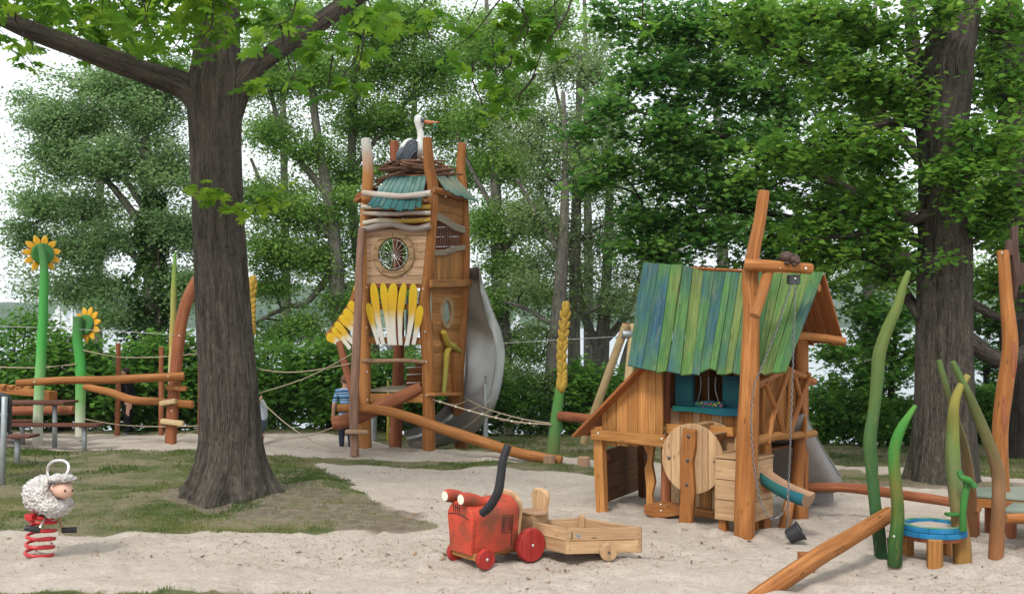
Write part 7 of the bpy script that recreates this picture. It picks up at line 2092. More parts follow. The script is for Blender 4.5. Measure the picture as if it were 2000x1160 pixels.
# seat
def SQ(px, py, Y): return P(px, py, Y)
seat_c = TL(-.60, .02, .40)
m = MB().board([seat_c + tf * (.12 * math.cos(a)) + tr * (.165 * math.sin(a)) for a in [k * 2 * math.pi / 20 for k in range(20)]], UP, .03, grain=tf, bevel=.008)
part('seat', m, M_stump, trac)
part('seat_box', MB().board([TL(-.50, -.10, .14), TL(-.50, .12, .14), TL(-.68, .12, .14), TL(-.68, -.10, .14)], UP, .26, grain=tf, bevel=.008), M_oak, trac)
bp = [(-.105, 0), (.105, 0), (.095, .06), (.10, .12), (.115, .18), (.118, .22), (.10, .255), (.05, .275), (0, .28), (-.05, .275), (-.10, .255), (-.118, .22), (-.115, .18), (-.10, .12), (-.095, .06)]
part('seat_back', MB().board([TL(-.745, r_ * 1.12 - .02, .33 + z * 1.12) for r_, z in bp], tf, .06, grain=UP, bevel=.018), M_oak, trac)

# trailer
tl_ = thing('toy_trailer', 'low pale board trailer with small round wheels behind the red tractor', 'trailer', V((.85, 10.6, 0)))
N0, R0, A0, L0 = V((.52, 10.33, 0)), V((1.262, 10.42, 0)), V((.72, 10.93, 0)), V((.14, 10.78, 0))
def wall(p, q, zs, mat=M_oak, name='trailer_board', inset=0):
    d = (q - p).normalized(); n__ = V((d.y, -d.x, 0))
    mid = (N0 + R0 + A0 + L0) / 4
    if (mid - p).dot(n__) > 0: n__ = -n__
    for z0, z1 in zs:
        part(name, MB().board([p + UP * z0, q + UP * z0, q + UP * z1, p + UP * z1], -n__, .03, grain=d, bevel=.005), mat, tl_)
wall(N0, R0, ((.085, .205), (.212, .33))); wall(L0, N0, ((.085, .205), (.212, .33))); wall(R0, A0, ((.085, .205), (.212, .33))); wall(A0, L0, ((.085, .205), (.212, .33)))
part('corner_post', MB().beam(A0 + (N0 - A0) * .07 + UP * .085, A0 + (N0 - A0) * .07 + UP * .365, .06, .06, up=V((0, 1, 0))), M_oak, tl_)
for c_ in (N0, R0, L0):
    o = c_ + ((N0 + R0 + A0 + L0) / 4 - c_) * .10
    part('corner_post', MB().beam(o + UP * .085, o + UP * .315, .05, .05, up=V((0, 1, 0))), M_oak, tl_)
for k in range(5):
    s0, s1 = k / 5 + .004, (k + 1) / 5 - .004
    ins = lambda p: p + ((N0 + R0 + A0 + L0) / 4 - p) * .06 + UP * .09
    a, b_, c_, d = ins(N0), ins(R0), ins(A0), ins(L0)
    part('floor_board', MB().board([lerp(a, d, s0), lerp(b_, c_, s0), lerp(b_, c_, s1), lerp(a, d, s1)], UP, .02, grain=b_ - a, bevel=.003), M_plank, tl_)
d = (R0 - N0).normalized(); n__ = V((d.y, -d.x, 0))
for c_ in (P(1187, 1076, 10.33), ):
    o = part('wheel', MB().lathe([(.078, 0), (.086, .01), (.086, .05), (.078, .058)], c_, n__, 28), M_oak, tl_, angle=30)
    part('axle_nut', MB().lathe([(.012, 0), (.012, .006), (0, .01)], c_ + n__ * .058, n__, 8), M_darkmetal, o)
c_ = P(1187, 1076, 10.33) + V((-.12, .62, -.03))
o = part('wheel', MB().lathe([(.078, 0), (.086, .01), (.086, .05), (.078, .058)], c_, -n__, 28), M_oak, tl_, angle=30)
part('axle_beam', MB().beam(P(1187, 1076, 10.33) + V((0, .03, -.0)), c_, .05, .05), M_plank, tl_)
part('drawbar', MB().beam(TL(-.60, 0, .11), (N0 + L0) / 2 + UP * .13, .07, .05), M_plank, tl_)
for px, py in ((1111, 1041), (1246, 1042), (1112, 1072), (1246, 1068), (1117, 1047)):
    pass
for (a, b_) in ((.04, .27), (.04, .14), (.7, .27), (.7, .14)):
    bolt(tl_, N0 + d * a + UP * b_ + n__ * .001, n__, .006)
part('paint_blot', MB().lathe([(.018, 0), (0, .002)], N0 + d * .12 + UP * .26 + n__ * .001, n__, 9), M_bluebr, tl_)
for p0, p1 in (((.055, .29), (.06, .24)), ((.06, .24), (.045, .235)), ((.05, .295), (.06, .29))):
    a, b_ = N0 + d * p0[0] + UP * p0[1] + n__ * .001, N0 + d * p1[0] + UP * p1[1] + n__ * .001
    dd = (b_ - a).normalized(); s_ = dd.cross(n__)
    part('ink_mark', MB().board([a - s_ * .004, b_ - s_ * .004, b_ + s_ * .004, a + s_ * .004], n__, .002, bevel=.0006), M_markblack, tl_)

# ================================================================== SHEEP SPRING RIDER
Ysh = 10.5
sh = thing('sheep_spring_rider', 'white woolly sheep rocker on a red coil spring in the sand', 'spring rider', P(76, 1093, Ysh))
SB = P(75, 1092, Ysh)
pts = []
for k in range(0, 5 * 24 + 1):
    a = -2 * math.pi * k / 24 + 2.6; t = k / (5 * 24)
    pts.append(SB + V((math.cos(a) * .128 + .045 * t, math.sin(a) * .128, .005 + .405 * t)))
part('spring', MB().tube(pts, .0165, 8, 1), M_redpaint, sh, angle=80)
part('mount_plate', MB().beam(P(62, 1008, Ysh), P(108, 1010, Ysh), .20, .03), M_redpaint, sh)
part('mount_bracket', MB().board([P(57, 1001, Ysh - .06), P(72, 1003, Ysh - .06), P(74, 1012, Ysh - .06), P(60, 1012, Ysh - .06)], V((0, -1, 0)), .12), M_redpaint, sh)
M_wool = None
def wool_mat():
    t = NT('white_wool_texture')
    o = t.obj()
    n = t.noise(o, 26, 5, .7); vo = t.new('ShaderNodeTexVoronoi'); vo.inputs['Scale'].default_value = 34; t.link(o, vo.inputs['Vector'])
    c = t.mix(t.ramp(n, [(.38, 0), (.66, 1)]), (0.74, 0.72, 0.70), (0.52, 0.47, 0.45))
    b2 = t.noise(o, 5, 3)
    c = t.mix(t.ramp(b2, [(.48, 0), (.7, .5)]), c, (0.40, 0.31, 0.29))
    t.bump(t.math('ADD', t.math('MULTIPLY', vo.outputs['Distance'], 1.2), n), .9, .03)
    return t.setc(c, .85, .15)
M_wool = wool_mat()
M_sheepface = plain('pink_sheep_face', (0.60, 0.36, 0.27), .6, .3, 0, 10, .35)
def wool(c, rad, seed, ax=None):
    m = MB()
    b0 = 0
    m.blob(c, rad, ax, 44, 30, .13, 5.5, seed)
    for i, p in enumerate(m.v):
        d = (p - V(c)); l = d.length
        m.v[i] = p + d.normalized() * (.018 * mnoise.noise(p * 24) + .012 * mnoise.noise(p * 50))
    return m
hd = V((.86, -.5, 0)).normalized(); hs_ = V((.5, .86, 0))
bodyc = P(84, 966, Ysh)
wb = wool(bodyc, (.215, .17, .185), 3.0, (hd, hs_, UP))
w2 = wool(P(108, 984, Ysh - .05), (.17, .16, .125), 5.0, (hd, hs_, UP))
off = len(wb.v); wb.v += w2.v; wb.f += [tuple(i + off for i in f) for f in w2.f]; wb.uv += w2.uv; wb.par += w2.par; wb.mi += w2.mi
part('woolly_body', wb, M_wool, sh, angle=80)
fc = P(121, 956, Ysh - .15)
part('face', MB().blob(fc, (.125, .10, .085), (V((.80, -.52, -.25)).normalized(), hs_, V((.2, -.13, .95)).normalized()), 24, 16, .05, 2, 1), M_sheepface, sh, angle=80)
cap = wool(P(121, 934, Ysh - .13), (.135, .125, .042), 7.0, (hd, hs_, UP))
part('wool_cap', cap, M_wool, sh, angle=80)
part('ear', MB().blob(P(91, 945, Ysh - .16), (.03, .02, .06), (V((.9, -.4, 0)), V((0, 1, 0)), UP), 12, 8), M_stump if 0 else M_wool, sh, angle=80)
part('eye', MB().blob(P(127, 958, Ysh - .255), (.009, .007, .014), None, 8, 6), M_black, sh, angle=80)
part('eye', MB().blob(P(142, 957, Ysh - .2), (.008, .008, .013), None, 8, 6), M_black, sh, angle=80)
part('eye_ring', MB().tube(circle_pts(P(104, 946, Ysh - .24), V((.9, -.3, 0)), UP, .022, 14, rz=.014), .004, 5, 1, closed=True), M_darkmetal, sh, angle=80)
part('mouth', MB().tube([P(99, 956, Ysh - .235), P(104, 965, Ysh - .25), P(112, 971, Ysh - .255), P(122, 974, Ysh - .25)], .004, 5, 3), M_markblack, sh, angle=80)
part('handle', MB().tube([P(98, 944, Ysh - .02), P(93, 925, Ysh), P(95, 910, Ysh), P(104, 901, Ysh - .02), P(116, 899, Ysh - .05), P(128, 901, Ysh - .08), P(134, 909, Ysh - .1), P(133, 920, Ysh - .12), P(126, 932, Ysh - .13)], .0155, 10, 4), M_chrome, sh, angle=80)
part('footrest_arm', MB().tube([P(89, 1010, Ysh - .1), P(82, 1022, Ysh - .2), P(78, 1031, Ysh - .24)], .012, 8, 2), M_chrome, sh, angle=80)
part('footrest_arm', MB().tube([P(116, 1010, Ysh - .02), P(119, 1024, Ysh + .02), P(122, 1036, Ysh + .04)], .012, 8, 2), M_stump, sh, angle=80)
part('footrest', MB().tube([P(49, 1030, Ysh - .28), P(78, 1035, Ysh - .23)], .030, 14, 1), M_black, sh, angle=50)
part('footrest', MB().tube([P(122, 1035, Ysh + .03), P(149, 1034, Ysh + .06)], .030, 14, 1), M_black, sh, angle=50)

# ================================================================== WHEAT EAR POSTS, STUMPS, SWING
def wheat(label, stem, ear, seed, label_k=None):
    base = stem[0][0]
    t = thing('wheat_ear_post', label, 'carved post', (base.x, base.y, max(base.z, gz(base.x, base.y))))
    part('stem', MB().tube([p for p, _ in stem], [r for _, r in stem], 16, 5, .06, seed), [M_wheatstem, M_logend], t)
    pts = catmull([p for p, _ in ear], 8)
    part('ear_core', MB().tube([p for p, _ in ear], [r * .62 for _, r in ear], 10, 3), [M_kernel, M_kernel], t)
    n = 11; r0 = ear[1][1]
    for k in range(n):
        for s_ in range(4):
            u = (k + (.5 if s_ % 2 else 0) + .2) / (n + .6)
            i = min(len(pts) - 2, int(u * (len(pts) - 1)))
            c = pts[i]; d = (pts[i + 1] - pts[i]).normalized()
            a = s_ * math.pi / 2 - 1.1 + k * .10
            o = V((math.cos(a), math.sin(a), 0)); o = (o - d * o.dot(d)).normalized()
            L = (ear[-1][0] - ear[0][0]).length / n
            w = r0 * .58 * (1 - .25 * u)
            ax = (d * .94 + o * .30).normalized()
            m = MB().blob(c + o * r0 * .46 + ax * L * .15, (w, w * .8, L * .82), ((ax.cross(o)).normalized(), o, ax), 10, 8)
            part('kernel', m, M_kernel, t, angle=80)
    tip = ear[-1][0]
    for k in range(4):
        a = k * 1.57 + .4
        part('kernel', MB().blob(tip + V((math.cos(a) * r0 * .4, math.sin(a) * r0 * .4, -.02)), (r0 * .36, r0 * .36, r0 * 1.3), None, 8, 7), M_kernel, t, angle=80)
    return t
wheat('carved golden wheat ear on a green stem standing on the worn grass', tp((1078, 890, 19.1, 14), (1082, 860, 19.1, 12.5), (1087, 810, 19.1, 11), (1092, 770, 19.1, 9.5), (1097, 735, 19.1, 7.5)), tp((1096, 758, 19.05, 9), (1098, 735, 19.05, 11.5), (1097, 690, 19.05, 11.5), (1101, 645, 19.05, 10), (1105, 600, 19.05, 8.5)), 3)
wheat('second wheat ear post almost hidden behind the oak trunk', tp((486, 880, 20.3, 12), (487, 760, 20.3, 10), (489, 650, 20.3, 8)), tp((489, 655, 20.3, 8), (490, 630, 20.3, 10.5), (491, 590, 20.3, 10.5), (494, 549, 20.3, 9)), 4)
lg = thing('cross_log', 'reddish log reaching from the wheat ear post behind the playhouse', 'log', P(1130, 816, 18.6))
part('log', MB().tube([P(1094, 812, 19.0), P(1160, 819, 18.4), P(1260, 830, 17.6)], .085, 14, 4, .05, 3), [M_red, M_logend], lg)
def stump(px, pyb, pyt, Y, rp, label):
    q = P(px, pyb, Y)
    m = MB().tube([V((q.x, q.y, gz(q.x, q.y) - .1)), V((q.x, q.y, lerp(q.z, P(px, pyt, Y).z, .5))), V((q.x, q.y, P(px, pyt, Y).z))], [rp * 1.08 * Y / F, rp * 1.02 * Y / F, rp * Y / F], 16, 3, .05, px)
    t = thing('stepping_stump', label, 'stump', (q.x, q.y, gz(q.x, q.y)), 'weathered stepping stumps')
    part('stump', m, [M_stump, M_stump], t)
stump(1140, 913, 893, 17.3, 12, 'low grey stepping stump left of the playhouse corner post')
stump(1214, 892, 876, 18.6, 13, 'stepping stump seen beneath the lean to beam of the playhouse')
sw = thing('swing_frame', 'pale leaning pole frame of a swing behind the playhouse roof', 'swing frame', P(1145, 860, 21.0))
part('pole', MB().tube([P(1140, 864, 21.0), P(1180, 752, 20.6), P(1223, 634, 20.2)], [.082, .08, .078], 14, 4, .03, 2), [M_fresh, M_logend], sw)
part('pole', MB().tube([P(1211, 905, 19.6), P(1222, 800, 19.9), P(1237, 634, 20.3)], [.082, .08, .078], 14, 4, .03, 4), [M_fresh, M_logend], sw)
part('steel_fitting', MB().tube([P(1215, 653, 20.2), P(1243, 652, 20.25)], .085, 14, 1), M_galv, sw, angle=50)
part('top_beam', MB().tube([P(1236, 642, 20.25), P(1420, 640, 23)], .08, 12, 1), [M_fresh, M_logend], sw)

# ================================================================== LEFT SIDE
def sunflower(label, stem, fc, R_, tilt, par_seed):
    base = stem[0][0]
    t = thing('sunflower_post', label, 'sunflower', (base.x, base.y, max(base.z, gz(base.x, base.y))), 'painted wooden sunflowers')
    part('stem', MB().tube([p for p, _ in stem], [r for _, r in stem], 16, 5, .05, par_seed), [M_sunstem, M_sunback], t)
    n_ = V((tilt, -1, .10)).normalized(); x = UP.cross(n_).normalized(); x = x if x.x > 0 else -x; z = n_.cross(x); z = z if z.z > 0 else -z
    c = fc + V((0, .16, 0))
    part('disc', MB().board(circle_pts(c, x, z, R_ * .62, 28, rz=R_ * .60), n_, .07, grain=x, bevel=.012), M_sunback, t)
    for k in range(11):
        a = 2 * math.pi * (k + .35) / 11
        d = x * math.cos(a) + z * math.sin(a); s_ = x * -math.sin(a) + z * math.cos(a)
        o = c + d * R_ * .50 - n_ * .03
        prof = [(0, .13), (.16, .17), (.30, .18), (.42, .14), (.52, .075), (.60, .01)]
        pts = [o + d * R_ * p + s_ * R_ * w for p, w in prof] + [o + d * R_ * p - s_ * R_ * w for p, w in prof[::-1]]
        part('petal', MB().board(pts, n_, .04, grain=d, bevel=.008), M_sunpet, t)
    return t
sunflower('tall sunflower post with green back and yellow petals at the far left', tp((73, 872, 20.8, 9), (75, 800, 20.8, 9.5), (79, 720, 20.8, 9.5), (83, 640, 20.8, 9), (86, 560, 20.8, 8.5), (85, 510, 20.8, 7.5), (79, 478, 20.8, 6.5)), P(75, 495, 20.8), .345, .95, 1)
sunflower('shorter thick stemmed sunflower post with orange petals beside the log beams', tp((156, 852, 21.3, 9), (157, 790, 21.3, 9.5), (158, 740, 21.3, 10.5), (156, 700, 21.3, 10), (151, 660, 21.3, 9.5), (153, 619, 21.3, 9)), P(163, 634, 21.3), .335, -.45, 2)
# arched post with steps
ap = thing('arched_post', 'arched orange post with step blocks curving behind the oak trunk', 'post', G(334, 868))
Ya = 20.5
part('post', MB().tube([p for p, _ in tp((333, 872, Ya, 1), (337, 800, Ya, 1), (344, 720, Ya, 1), (351, 650, Ya, 1), (361, 600, Ya, 1), (378, 560, Ya, 1), (400, 530, Ya, 1), (430, 505, Ya, 1))], [x * Ya / F for x in (11, 11.5, 11.5, 11.5, 11.5, 11.5, 11, 10.5)], 16, 6, .06, 5), [M_red, M_logend], ap)
for x0, y0, x1, y1, m in ((325, 756, 364, 759, M_log), (313, 788, 344, 783, M_fresh), (315, 822, 358, 827, M_fresh)):
    part('step_block', MB().beam(P(x0, y0, Ya - .14), P(x1, y1, Ya - .18), .10, .10, bevel=.02), m, ap)
for x, y in ((344, 757), (329, 786), (337, 825), (350, 656), (335, 802)): bolt(ap, P(x, y, Ya - .21 if y > 750 and y != 802 else Ya - .115), V((0, -1, 0)), .016)
stick('leaf_spike', 'tall pointed green and yellow leaf spike behind the arched post', 'leaf spike', tp((333, 868, 21.0, 6), (335, 760, 21.0, 6.5), (336, 690, 21.0, 6.5), (338, 620, 21.0, 6), (340, 550, 21.0, 5), (342, 493, 21.0, 2.6)), M_spike, 2)
for px, pyt, label in ((231, 671, 'slim orange post in front of the person in dark clothes'), (315, 678, 'slim orange post left of the arched post'), (391, 671, 'slim orange post touching the left edge of the oak trunk')):
    stick('slim_post', label, 'post', tp((px + (-2 if px < 300 else 0), 852, 22.4, 5), (px, 760, 22.4, 5), (px, pyt, 22.4, 4.6)), M_red, px, 'slim posts of the rope course', sides=10, end=M_logend)
def log(name, label, path, mats=(M_log, M_logend), seed=1, cat='log', group=None, sides=14, lump=.06):
    c = path[len(path) // 2][0]
    t = thing(name, label, cat, c, group)
    part('log', MB().tube([p for p, _ in path], [r for _, r in path], sides, 5, lump, seed), list(mats), t)
    return t
BG = 'log beams of the rope course'
lgb = log('log_beam', 'long upper log beam bolted across the arched post at the left', tp((33, 748, 19.6, 6.5), (120, 743, 19.7, 7.5), (200, 742, 19.9, 8), (290, 738, 20.1, 8.5), (359, 735, 20.25, 8.5)), seed=1, group=BG)
bolt(lgb, P(67, 746, 19.5), V((0, -1, 0)), .014); bolt(lgb, P(328, 735, 20.02), V((0, -1, 0)), .014)
log('log_beam', 'lower bent log beam running right from the shorter sunflower', tp((166, 755, 21.0, 6.5), (215, 766, 20.8, 7.5), (260, 781, 20.6, 8), (310, 784, 20.5, 7.5), (376, 790, 20.4, 8)), seed=2, group=BG)
log('log_beam', 'thick reddish log beam behind the picnic table ending at the shorter sunflower', tp((-60, 803, 21.6, 9), (40, 802, 21.5, 9), (144, 800, 21.4, 8.5)), (M_red, M_logend), 3, group=BG)
stp = thing('notched_beam', 'notched orange step beam left of the tall sunflower above the picnic table', 'beam', P(40, 762, 21.5))
part('beam', MB().beam(P(-40, 757, 21.6), P(77, 768, 21.3), .14, .14), M_log, stp)
part('beam', MB().beam(P(84, 771, 21.9), P(104, 773, 21.7), .18, .19), M_log, stp)
for k in range(4): part('step_notch', MB().beam(P(2 + k * 16, 752 + k * 1.4, 21.4), P(12 + k * 16, 754 + k * 1.4, 21.4), .18, .05), M_plank, stp)
part('post', MB().tube([P(-30, 880, 21.6), P(-30, 760, 21.6)], .09, 10, 1), [M_red, M_logend], stp)

# ropes and cables
def rope(label, pts, r=.014, mat=M_rope, cat='rope', name='rope', group=None):
    c = pts[len(pts) // 2]
    m = MB().tube(pts, r * .8, 6, 4)
    return solo(name, m, mat, label, cat, group, c, 80)
RG = 'ropes of the rope course'
rope('steel cable stretched high behind the sunflowers to the arched post', [P(-20, 637, 22), P(80, 640, 21.5), P(230, 647, 21), P(395, 657, 20.6)], .007, M_wire, 'cable', 'steel_cable')
rope('slack rope between the left edge and the shorter sunflower', [P(-20, 716, 21.4), P(70, 718, 21.2), P(150, 711, 21.2)], .013, group=RG)
rope('slack rope from the shorter sunflower past the slim posts to the oak', [P(163, 684, 21.2), P(200, 692, 21.3), P(240, 698, 21.6), (P(315, 697, 21.8)), P(395, 690, 21.8)], .013, group=RG)
rope('low slack rope from the shorter sunflower under the log beams', [P(165, 818, 21.2), P(230, 829, 21.5), P(310, 833, 21.8), P(400, 831, 21.8)], .013, group=RG)
rope('short rope running down from the arched post to the slim post by the oak', [P(360, 668, 20.5), P(393, 696, 21.5)], .012, group=RG)
rope('short rope rising from the foot of the arched post towards the oak', [P(345, 853, 20.4), P(395, 836, 21.2)], .012, group=RG)
rope('upper slack rope from behind the oak to the playtower mast', [P(505, 721, 20.6), P(560, 727, 20.3), P(620, 722, 19.9), P(694, 708, 19.4)], .013, group=RG)
rope('tight rope rising from behind the oak to the playtower mast', [P(505, 768, 20.6), P(600, 737, 20.0), P(695, 687, 19.4)], .013, group=RG)
rope('rope falling from behind the oak to the foot of the playtower mast', [P(505, 779, 20.6), P(560, 828, 20.2), P(620, 865, 19.8), P(690, 886, 19.4)], .014, group=RG)
rope('low slack rope from behind the oak to the thick log ramp', [P(505, 848, 20.4), P(550, 856, 20), P(600, 851, 19.6), P(650, 835, 18.9)], .014, group=RG)
nb = thing('rope_bridge', 'narrow rope net bridge from the playtower to the wheat ear post', 'rope bridge', P(960, 815, 19.4))
ra = [P(845, 780, 19.2), P(900, 797, 19.1), P(950, 811, 19.0), P(1010, 824, 19.0), P(1078, 829, 19.0)]
rb = [P(905, 776, 20.6), P(945, 796, 20.2), P(985, 809, 19.8), P(1030, 820, 19.4), P(1080, 827, 19.1)]
part('side_rope', MB().tube(ra, .015, 6, 4), M_rope, nb, angle=80); part('side_rope', MB().tube(rb, .013, 6, 4), M_rope, nb, angle=80)
ca, cb = catmull(ra, 6), catmull(rb, 6)
for k in range(2, 23, 3):
    mid = (ca[k] + cb[k]) / 2 - UP * .07
    part('rope_rung', MB().tube([ca[k], mid, cb[k]], .010, 5, 4), M_rope, nb, angle=80)
    part('rope_clamp', MB().blob(ca[k], (.026, .02, .02), None, 8, 6), M_white, nb, angle=80)
rope('thin steel cable running from the playtower slide past the wheat ear to the swing', [P(955, 672, 20.4), P(1090, 664, 20.2), P(1215, 657, 20.1)], .007, M_wire, 'cable', 'steel_cable')
stick('yellow_stake', 'slim bright yellow stake seen through the legs of the playtower', 'stake', tp((757, 868, 22.2, 3.0), (759, 800, 22.2, 3.2), (758, 743, 22.2, 2.2)), M_ybranch, 3, sides=8)
gp_ = P(728, 880, 21.8)
solo('grey_post', MB().tube([P(728, 885, 21.8), P(729, 790, 21.8)], .075, 12, 1), M_galv, 'grey steel post seen between the left legs of the playtower', 'post', None, gp_)

# picnic table, benches, bin
def slab(par, name, x0, x1, py, Y, depth, n, th=.045, dy=0):
    w = depth / n
    z = P(0, py, Y).z
    for k in range(n):
        y0 = Y + k * w
        a, b_ = V((x0, y0 + .004, z - th)), V((x1, y0 + .004, z - th))
        part(name, MB().board([a, b_, b_ + V((0, w - .008, 0)), a + V((0, w - .008, 0))], UP, th, grain=V((1, 0, 0)), bevel=.006), M_brownbench, par)
    return z
def leg(par, px, Y, z, r=.045):
    x = (px - CX) / F * Y
    part('leg', MB().tube([V((x, Y, gz(x, Y) - .05)), V((x, Y, z))], r, 12, 1), M_galv, par, angle=50)
pt = thing('picnic_table', 'brown plank picnic table on grey steel legs at the left', 'picnic table', (P(107, 0, 20).x, 20.0, 0))
z = slab(pt, 'table_board', -11.6, P(154, 0, 20.42).x, 786, 19.7, .72, 5)
leg(pt, 107, 20.0, z - .05); leg(pt, -60, 20.0, z - .05)
for args in (('long brown plank bench with its end beside the picnic table', 205, 829, 19.35, .40, 3, 165, 19.55, -40), ('short brown bench end nearest the litter bin', 78, 851, 17.15, .40, 3, 34, 17.35, -90), ('brown bench half hidden behind the picnic table', 85, 822, 20.75, .40, 3, 44, 20.95, -60)):
    bn = thing('bench', args[0], 'bench', (P(args[6], 0, args[7]).x, args[7], 0), 'brown benches around the picnic table')
    z = slab(bn, 'seat_board', -11.8 if args[7] > 18 else -10.2, P(args[1], 0, args[3] + args[4]).x, args[2], args[3], args[4], args[5])
    leg(bn, args[6], args[7], z - .05); leg(bn, args[8], args[7], z - .05)
    part('cross_bracket', MB().beam(V((P(args[6], 0, args[7]).x, args[3] + .03, z - .065)), V((P(args[6], 0, args[7]).x, args[3] + .37, z - .065)), .06, .03), M_galv, bn)
bn_ = thing('litter_bin', 'dark rounded litter bin on a grey pole at the left edge', 'bin', G(5, 946))
Yb = 15.4
m = MB()
O = P(-14, 850, Yb + .22)
m.lathe([(.20, 0), (.24, .02), (.255, .3), (.26, .50), (.23, .58), (.12, .62), (0, .625)], O, UP, 28)
part('bin_body', m, M_bin, bn_, angle=60)
part('bin_rim', MB().lathe([(.262, 0), (.272, .01), (.262, .03)], O + UP * .02, UP, 28), M_black, bn_)
part('pole', MB().tube([P(4, 955, Yb - .06), P(9, 775, Yb - .06)], .042, 14, 1), M_galv, bn_, angle=50)
for py in (809, 848): part('clamp', MB().tube([P(2, py, Yb - .06), P(14, py + .5, Yb + .0)], .03, 8, 1), M_galv, bn_)

# ================================================================== PEOPLE
def body_mesh(name, joints, edges, mats, facemat, parent, root=0, sub=2):
    """one continuous skinned figure: joints (point, radius), edges; facemat(p) -> material slot"""
    me = bpy.data.meshes.new(name)
    o_ = sum((V(j[0]) for j in joints), V()) / len(joints)
    me.from_pydata([tuple(V(j[0]) - o_) for j in joints], edges, [])
    tmp = bpy.data.objects.new(name, me); COL.objects.link(tmp)
    sk = tmp.modifiers.new('skin', 'SKIN')
    for i, j in enumerate(joints):
        s = me.skin_vertices[0].data[i]
        rr = j[1]; s.radius = (rr, rr) if isinstance(rr, (int, float)) else rr
        s.use_root = (i == root)
    ss = tmp.modifiers.new('sub', 'SUBSURF'); ss.levels = sub
    dg = bpy.context.evaluated_depsgraph_get()
    nm = bpy.data.meshes.new_from_object(tmp.evaluated_get(dg))
    bpy.data.objects.remove(tmp); nm.name = name
    nm.materials.clear()
    for m in mats: nm.materials.append(m)
    for p in nm.polygons:
        p.use_smooth = True
        p.material_index = facemat(p.center + o_)
    ob = bpy.data.objects.new(name, nm)
    return link(ob, parent, o_)
M_skin = plain('skin', (0.50, 0.27, 0.19), .55, .35, 0, 20, .2)
M_hairb = plain('dark_brown_hair', (0.035, 0.02, 0.014), .6, .3, 0, 60, .5)
M_hairr = plain('light_brown_hair', (0.15, 0.085, 0.05), .6, .3, 0, 60, .5)
M_coat = plain('black_coat_cloth', (0.014, 0.014, 0.018), .85, .15, 0, 20, .4)
M_jeans = plain('dark_jeans', (0.03, 0.035, 0.055), .85, .15, 0, 30, .4)
M_shirtw = plain('pale_blue_shirt', (0.50, 0.55, 0.62), .85, .15, 0, 20, .25)
M_shorts = plain('slate_shorts', (0.10, 0.12, 0.17), .85, .15, 0, 20, .25)
M_shoe = plain('pale_shoes', (0.35, 0.33, 0.32), .7, .2, 0, 20, .25)
def stripes():
    t = NT('blue_striped_shirt')
    o = t.obj(); sp_ = t.new('ShaderNodeSeparateXYZ'); t.link(o, sp_.inputs[0])
    f = t.math('FRACT', t.math('ADD', t.math('MULTIPLY', sp_.outputs['Z'], 8.5), t.math('MULTIPLY', t.noise(o, 3, 2), .25)))
    c = t.ramp(f, [(0, (0.02, 0.03, 0.08)), (.22, (0.12, 0.30, 0.55)), (.5, (0.50, 0.60, 0.66)), (.62, (0.05, 0.15, 0.36)), (.84, (0.30, 0.48, 0.64))], 'CONSTANT')
    return t.setc(c, .85, .15)
M_stripe = stripes()
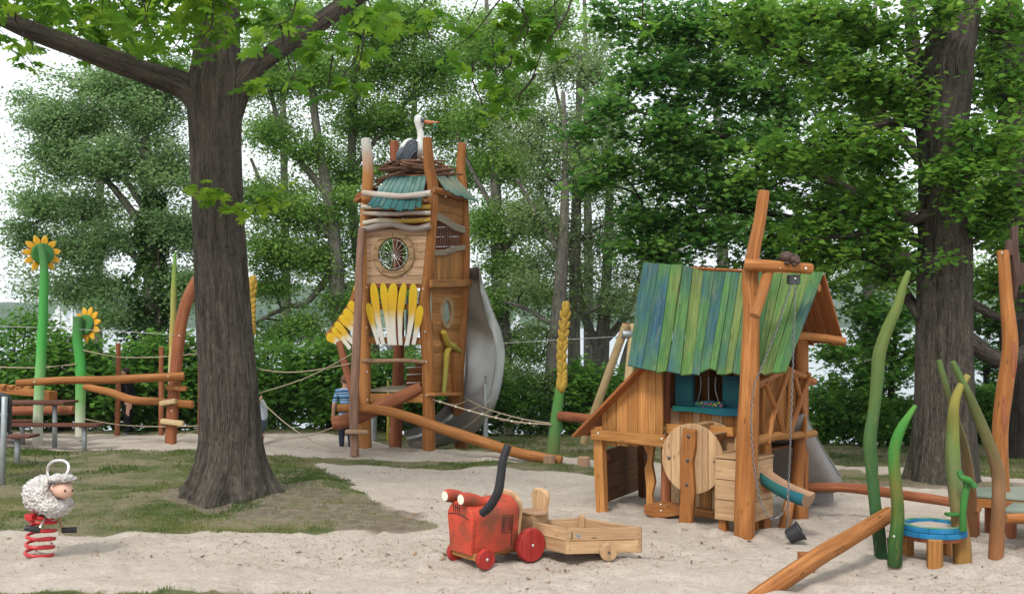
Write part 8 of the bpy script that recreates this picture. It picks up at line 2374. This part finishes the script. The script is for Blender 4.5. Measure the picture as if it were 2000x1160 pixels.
def person(label, px, pyfeet, pytop, Y, yaw, pose, mats, facezones, hair, group=None, bulk=1.0):
    H = (pyfeet - pytop) * Y / F
    foot = P(px, pyfeet, Y)
    f = V((math.cos(yaw), math.sin(yaw), 0)); s = V((-f.y, f.x, 0))
    t = thing('person', label, 'person', foot, group)
    def J(fw, sd_, up): return foot + (f * fw + s * sd_ + UP * up) * H
    b = pose
    def sc(r): return r * H
    j = [(J(0, 0, .52), sc(.082 * bulk)), (J(.0, 0, .60), sc(.078 * bulk)), (J(.01, 0, .70), sc(.088 * bulk)), (J(b.get('lean', .01), 0, .79), sc(.082 * bulk)), (J(b.get('lean', .01) * .5 + b.get('head', .02) * .5, 0, .84), sc(.036)),
         (J(b.get('head', .02), 0, .885), (sc(.050), sc(.05))), (J(b.get('head', .02) + .005, 0, .945), (sc(.062), sc(.056))), (J(b.get('head', .02), 0, .985), sc(.036))]
    e = [(0, 1), (1, 2), (2, 3), (3, 4), (4, 5), (5, 6), (6, 7)]
    for sg, nm in ((1, 'l'), (-1, 'r')):
        k = len(j)
        lf = b.get('leg' + nm, 0.0)
        j += [(J(0, sg * .052, .47), sc(.062 * bulk)), (J(lf * .4 + .01, sg * .055, .27), sc(.043 * bulk)), (J(lf - .01, sg * .055, .05), sc(.027 * bulk)), (J(lf + .06, sg * .065, .018), sc(.022))]
        e += [(0, k), (k, k + 1), (k + 1, k + 2), (k + 2, k + 3)]
        k = len(j)
        el, wr = b.get('elbow' + nm, (-.01, .135, .635)), b.get('wrist' + nm, (.03, .145, .49))
        j += [(J(b.get('lean', .01), sg * .105, .80), sc(.04)), (J(el[0], sg * el[1], el[2]), sc(.029)), (J(wr[0], sg * wr[1], wr[2]), sc(.021)), (J(wr[0] + .01, sg * wr[1], wr[2] - .045), sc(.023)), (J(wr[0] + .015, sg * wr[1], wr[2] - .085), sc(.012))]
        e += [(3, k), (k, k + 1), (k + 1, k + 2), (k + 2, k + 3), (k + 3, k + 4)]
        w = V(j[k + 3][0])
        for q in range(4):
            k2 = len(j)
            j += [(w + (f * (-.012 + q * .009) + UP * -.05) * H, sc(.006))]
            e += [(k + 3, k2)]
    def fm(p):
        q = p - foot
        return facezones(q.dot(f) / H, q.dot(s) / H, q.z / H)
    body = body_mesh('body', j, e, mats, fm, t)
    hc = J(b.get('head', .02) - .008, 0, .955)
    hm = MB().blob(hc, (.070 * H, .066 * H, .062 * H), (f, s, UP), 16, 12, .06, 4, 2)
    hm.v = [hc + (p - hc) if (p - hc).dot(f) < .02 * H or (p - hc).z > .02 * H else hc + (p - hc) * .72 for p in hm.v]
    part('hair', hm, hair, t, angle=80)
    for sg in (-1, 1):
        part('ear', MB().blob(J(b.get('head', .02), sg * .058, .925), (.012 * H, .008 * H, .018 * H), (f, s, UP), 8, 6), M_skin, t, angle=80)
    part('nose', MB().blob(J(b.get('head', .02) + .062, 0, .918), (.012 * H, .008 * H, .014 * H), (f, s, UP), 8, 6), M_skin, t, angle=80)
    return t
M_scarf = plain('pale_blue_scarf', (0.30, 0.36, 0.48), .85, .15)
def z_dark(fw, sd_, z):
    if z < .035: return 2
    if z > .845: return 0
    if abs(sd_) > .11 and z < .50: return 0
    return 1
person('person in long dark coat and trousers standing by the hedge with head bowed', 251, 849, 719, 22.6, R(200), dict(lean=.03, head=.05, elbowl=(.02, .125, .64), wristl=(.12, .08, .60), elbowr=(.02, .125, .64), wristr=(.12, .08, .60), legl=.02, legr=-.03),
       [M_skin, M_coat, M_shoe], z_dark, M_hairb, bulk=1.35)
def z_strip(fw, sd_, z):
    if z < .035: return 3
    if z > .84: return 0
    if abs(sd_) > .105 and z < .67: return 0
    if z > .50: return 1
    return 2
person('person in blue striped shirt and dark trousers standing left of the playtower', 676, 890, 733, 20.3, R(105), dict(elbowl=(-.02, .15, .64), wristl=(.03, .155, .50)), [M_skin, M_stripe, M_jeans, M_shoe], z_strip, M_hairr)
def z_child(fw, sd_, z):
    if z < .04: return 3
    if z > .85: return 0
    if abs(sd_) > .12 and z < .64 or (z > .80 and abs(sd_) > .1): return 0
    if z > .52: return 1
    if z > .30: return 2
    return 0
person('child in pale shirt and dark shorts climbing the ropes behind the oak trunk', 514, 880, 760, 20.9, R(182), dict(lean=.05, head=.17, elbowl=(.04, .15, .80), wristl=(.0, .12, .90), elbowr=(.07, .15, .80), wristr=(.16, .12, .90), legl=.10, legr=.05), [M_skin, M_shirtw, M_shorts, M_shoe], z_child, M_hairr)

# ================================================================== AIR OVER THE LAKE
def haze():
    x0, x1, y0, y1, z0, z1 = -2600, 2600, -400, 2800, -7.0, 110.0
    m = MB()
    m.v = [V((x, y, z)) for z in (z0, z1) for x, y in ((x0, y0), (x1, y0), (x1, y1), (x0, y1))]
    for f in ((3, 2, 1, 0), (4, 5, 6, 7), (0, 1, 5, 4), (1, 2, 6, 5), (2, 3, 7, 6), (3, 0, 4, 7)): m.face(f)
    mat = bpy.data.materials.new('air_haze'); mat.use_nodes = True
    n = mat.node_tree.nodes; n.clear()
    out = n.new('ShaderNodeOutputMaterial'); v = n.new('ShaderNodeVolumePrincipled')
    v.inputs['Color'].default_value = (0.80, 0.88, 0.95, 1)
    v.inputs['Density'].default_value = 0.0002
    mat.node_tree.links.new(v.outputs[0], out.inputs['Volume'])
    tag(part('haze', m, mat, origin=(0, 0, 0)), kind='stuff')
if HAZE: haze()
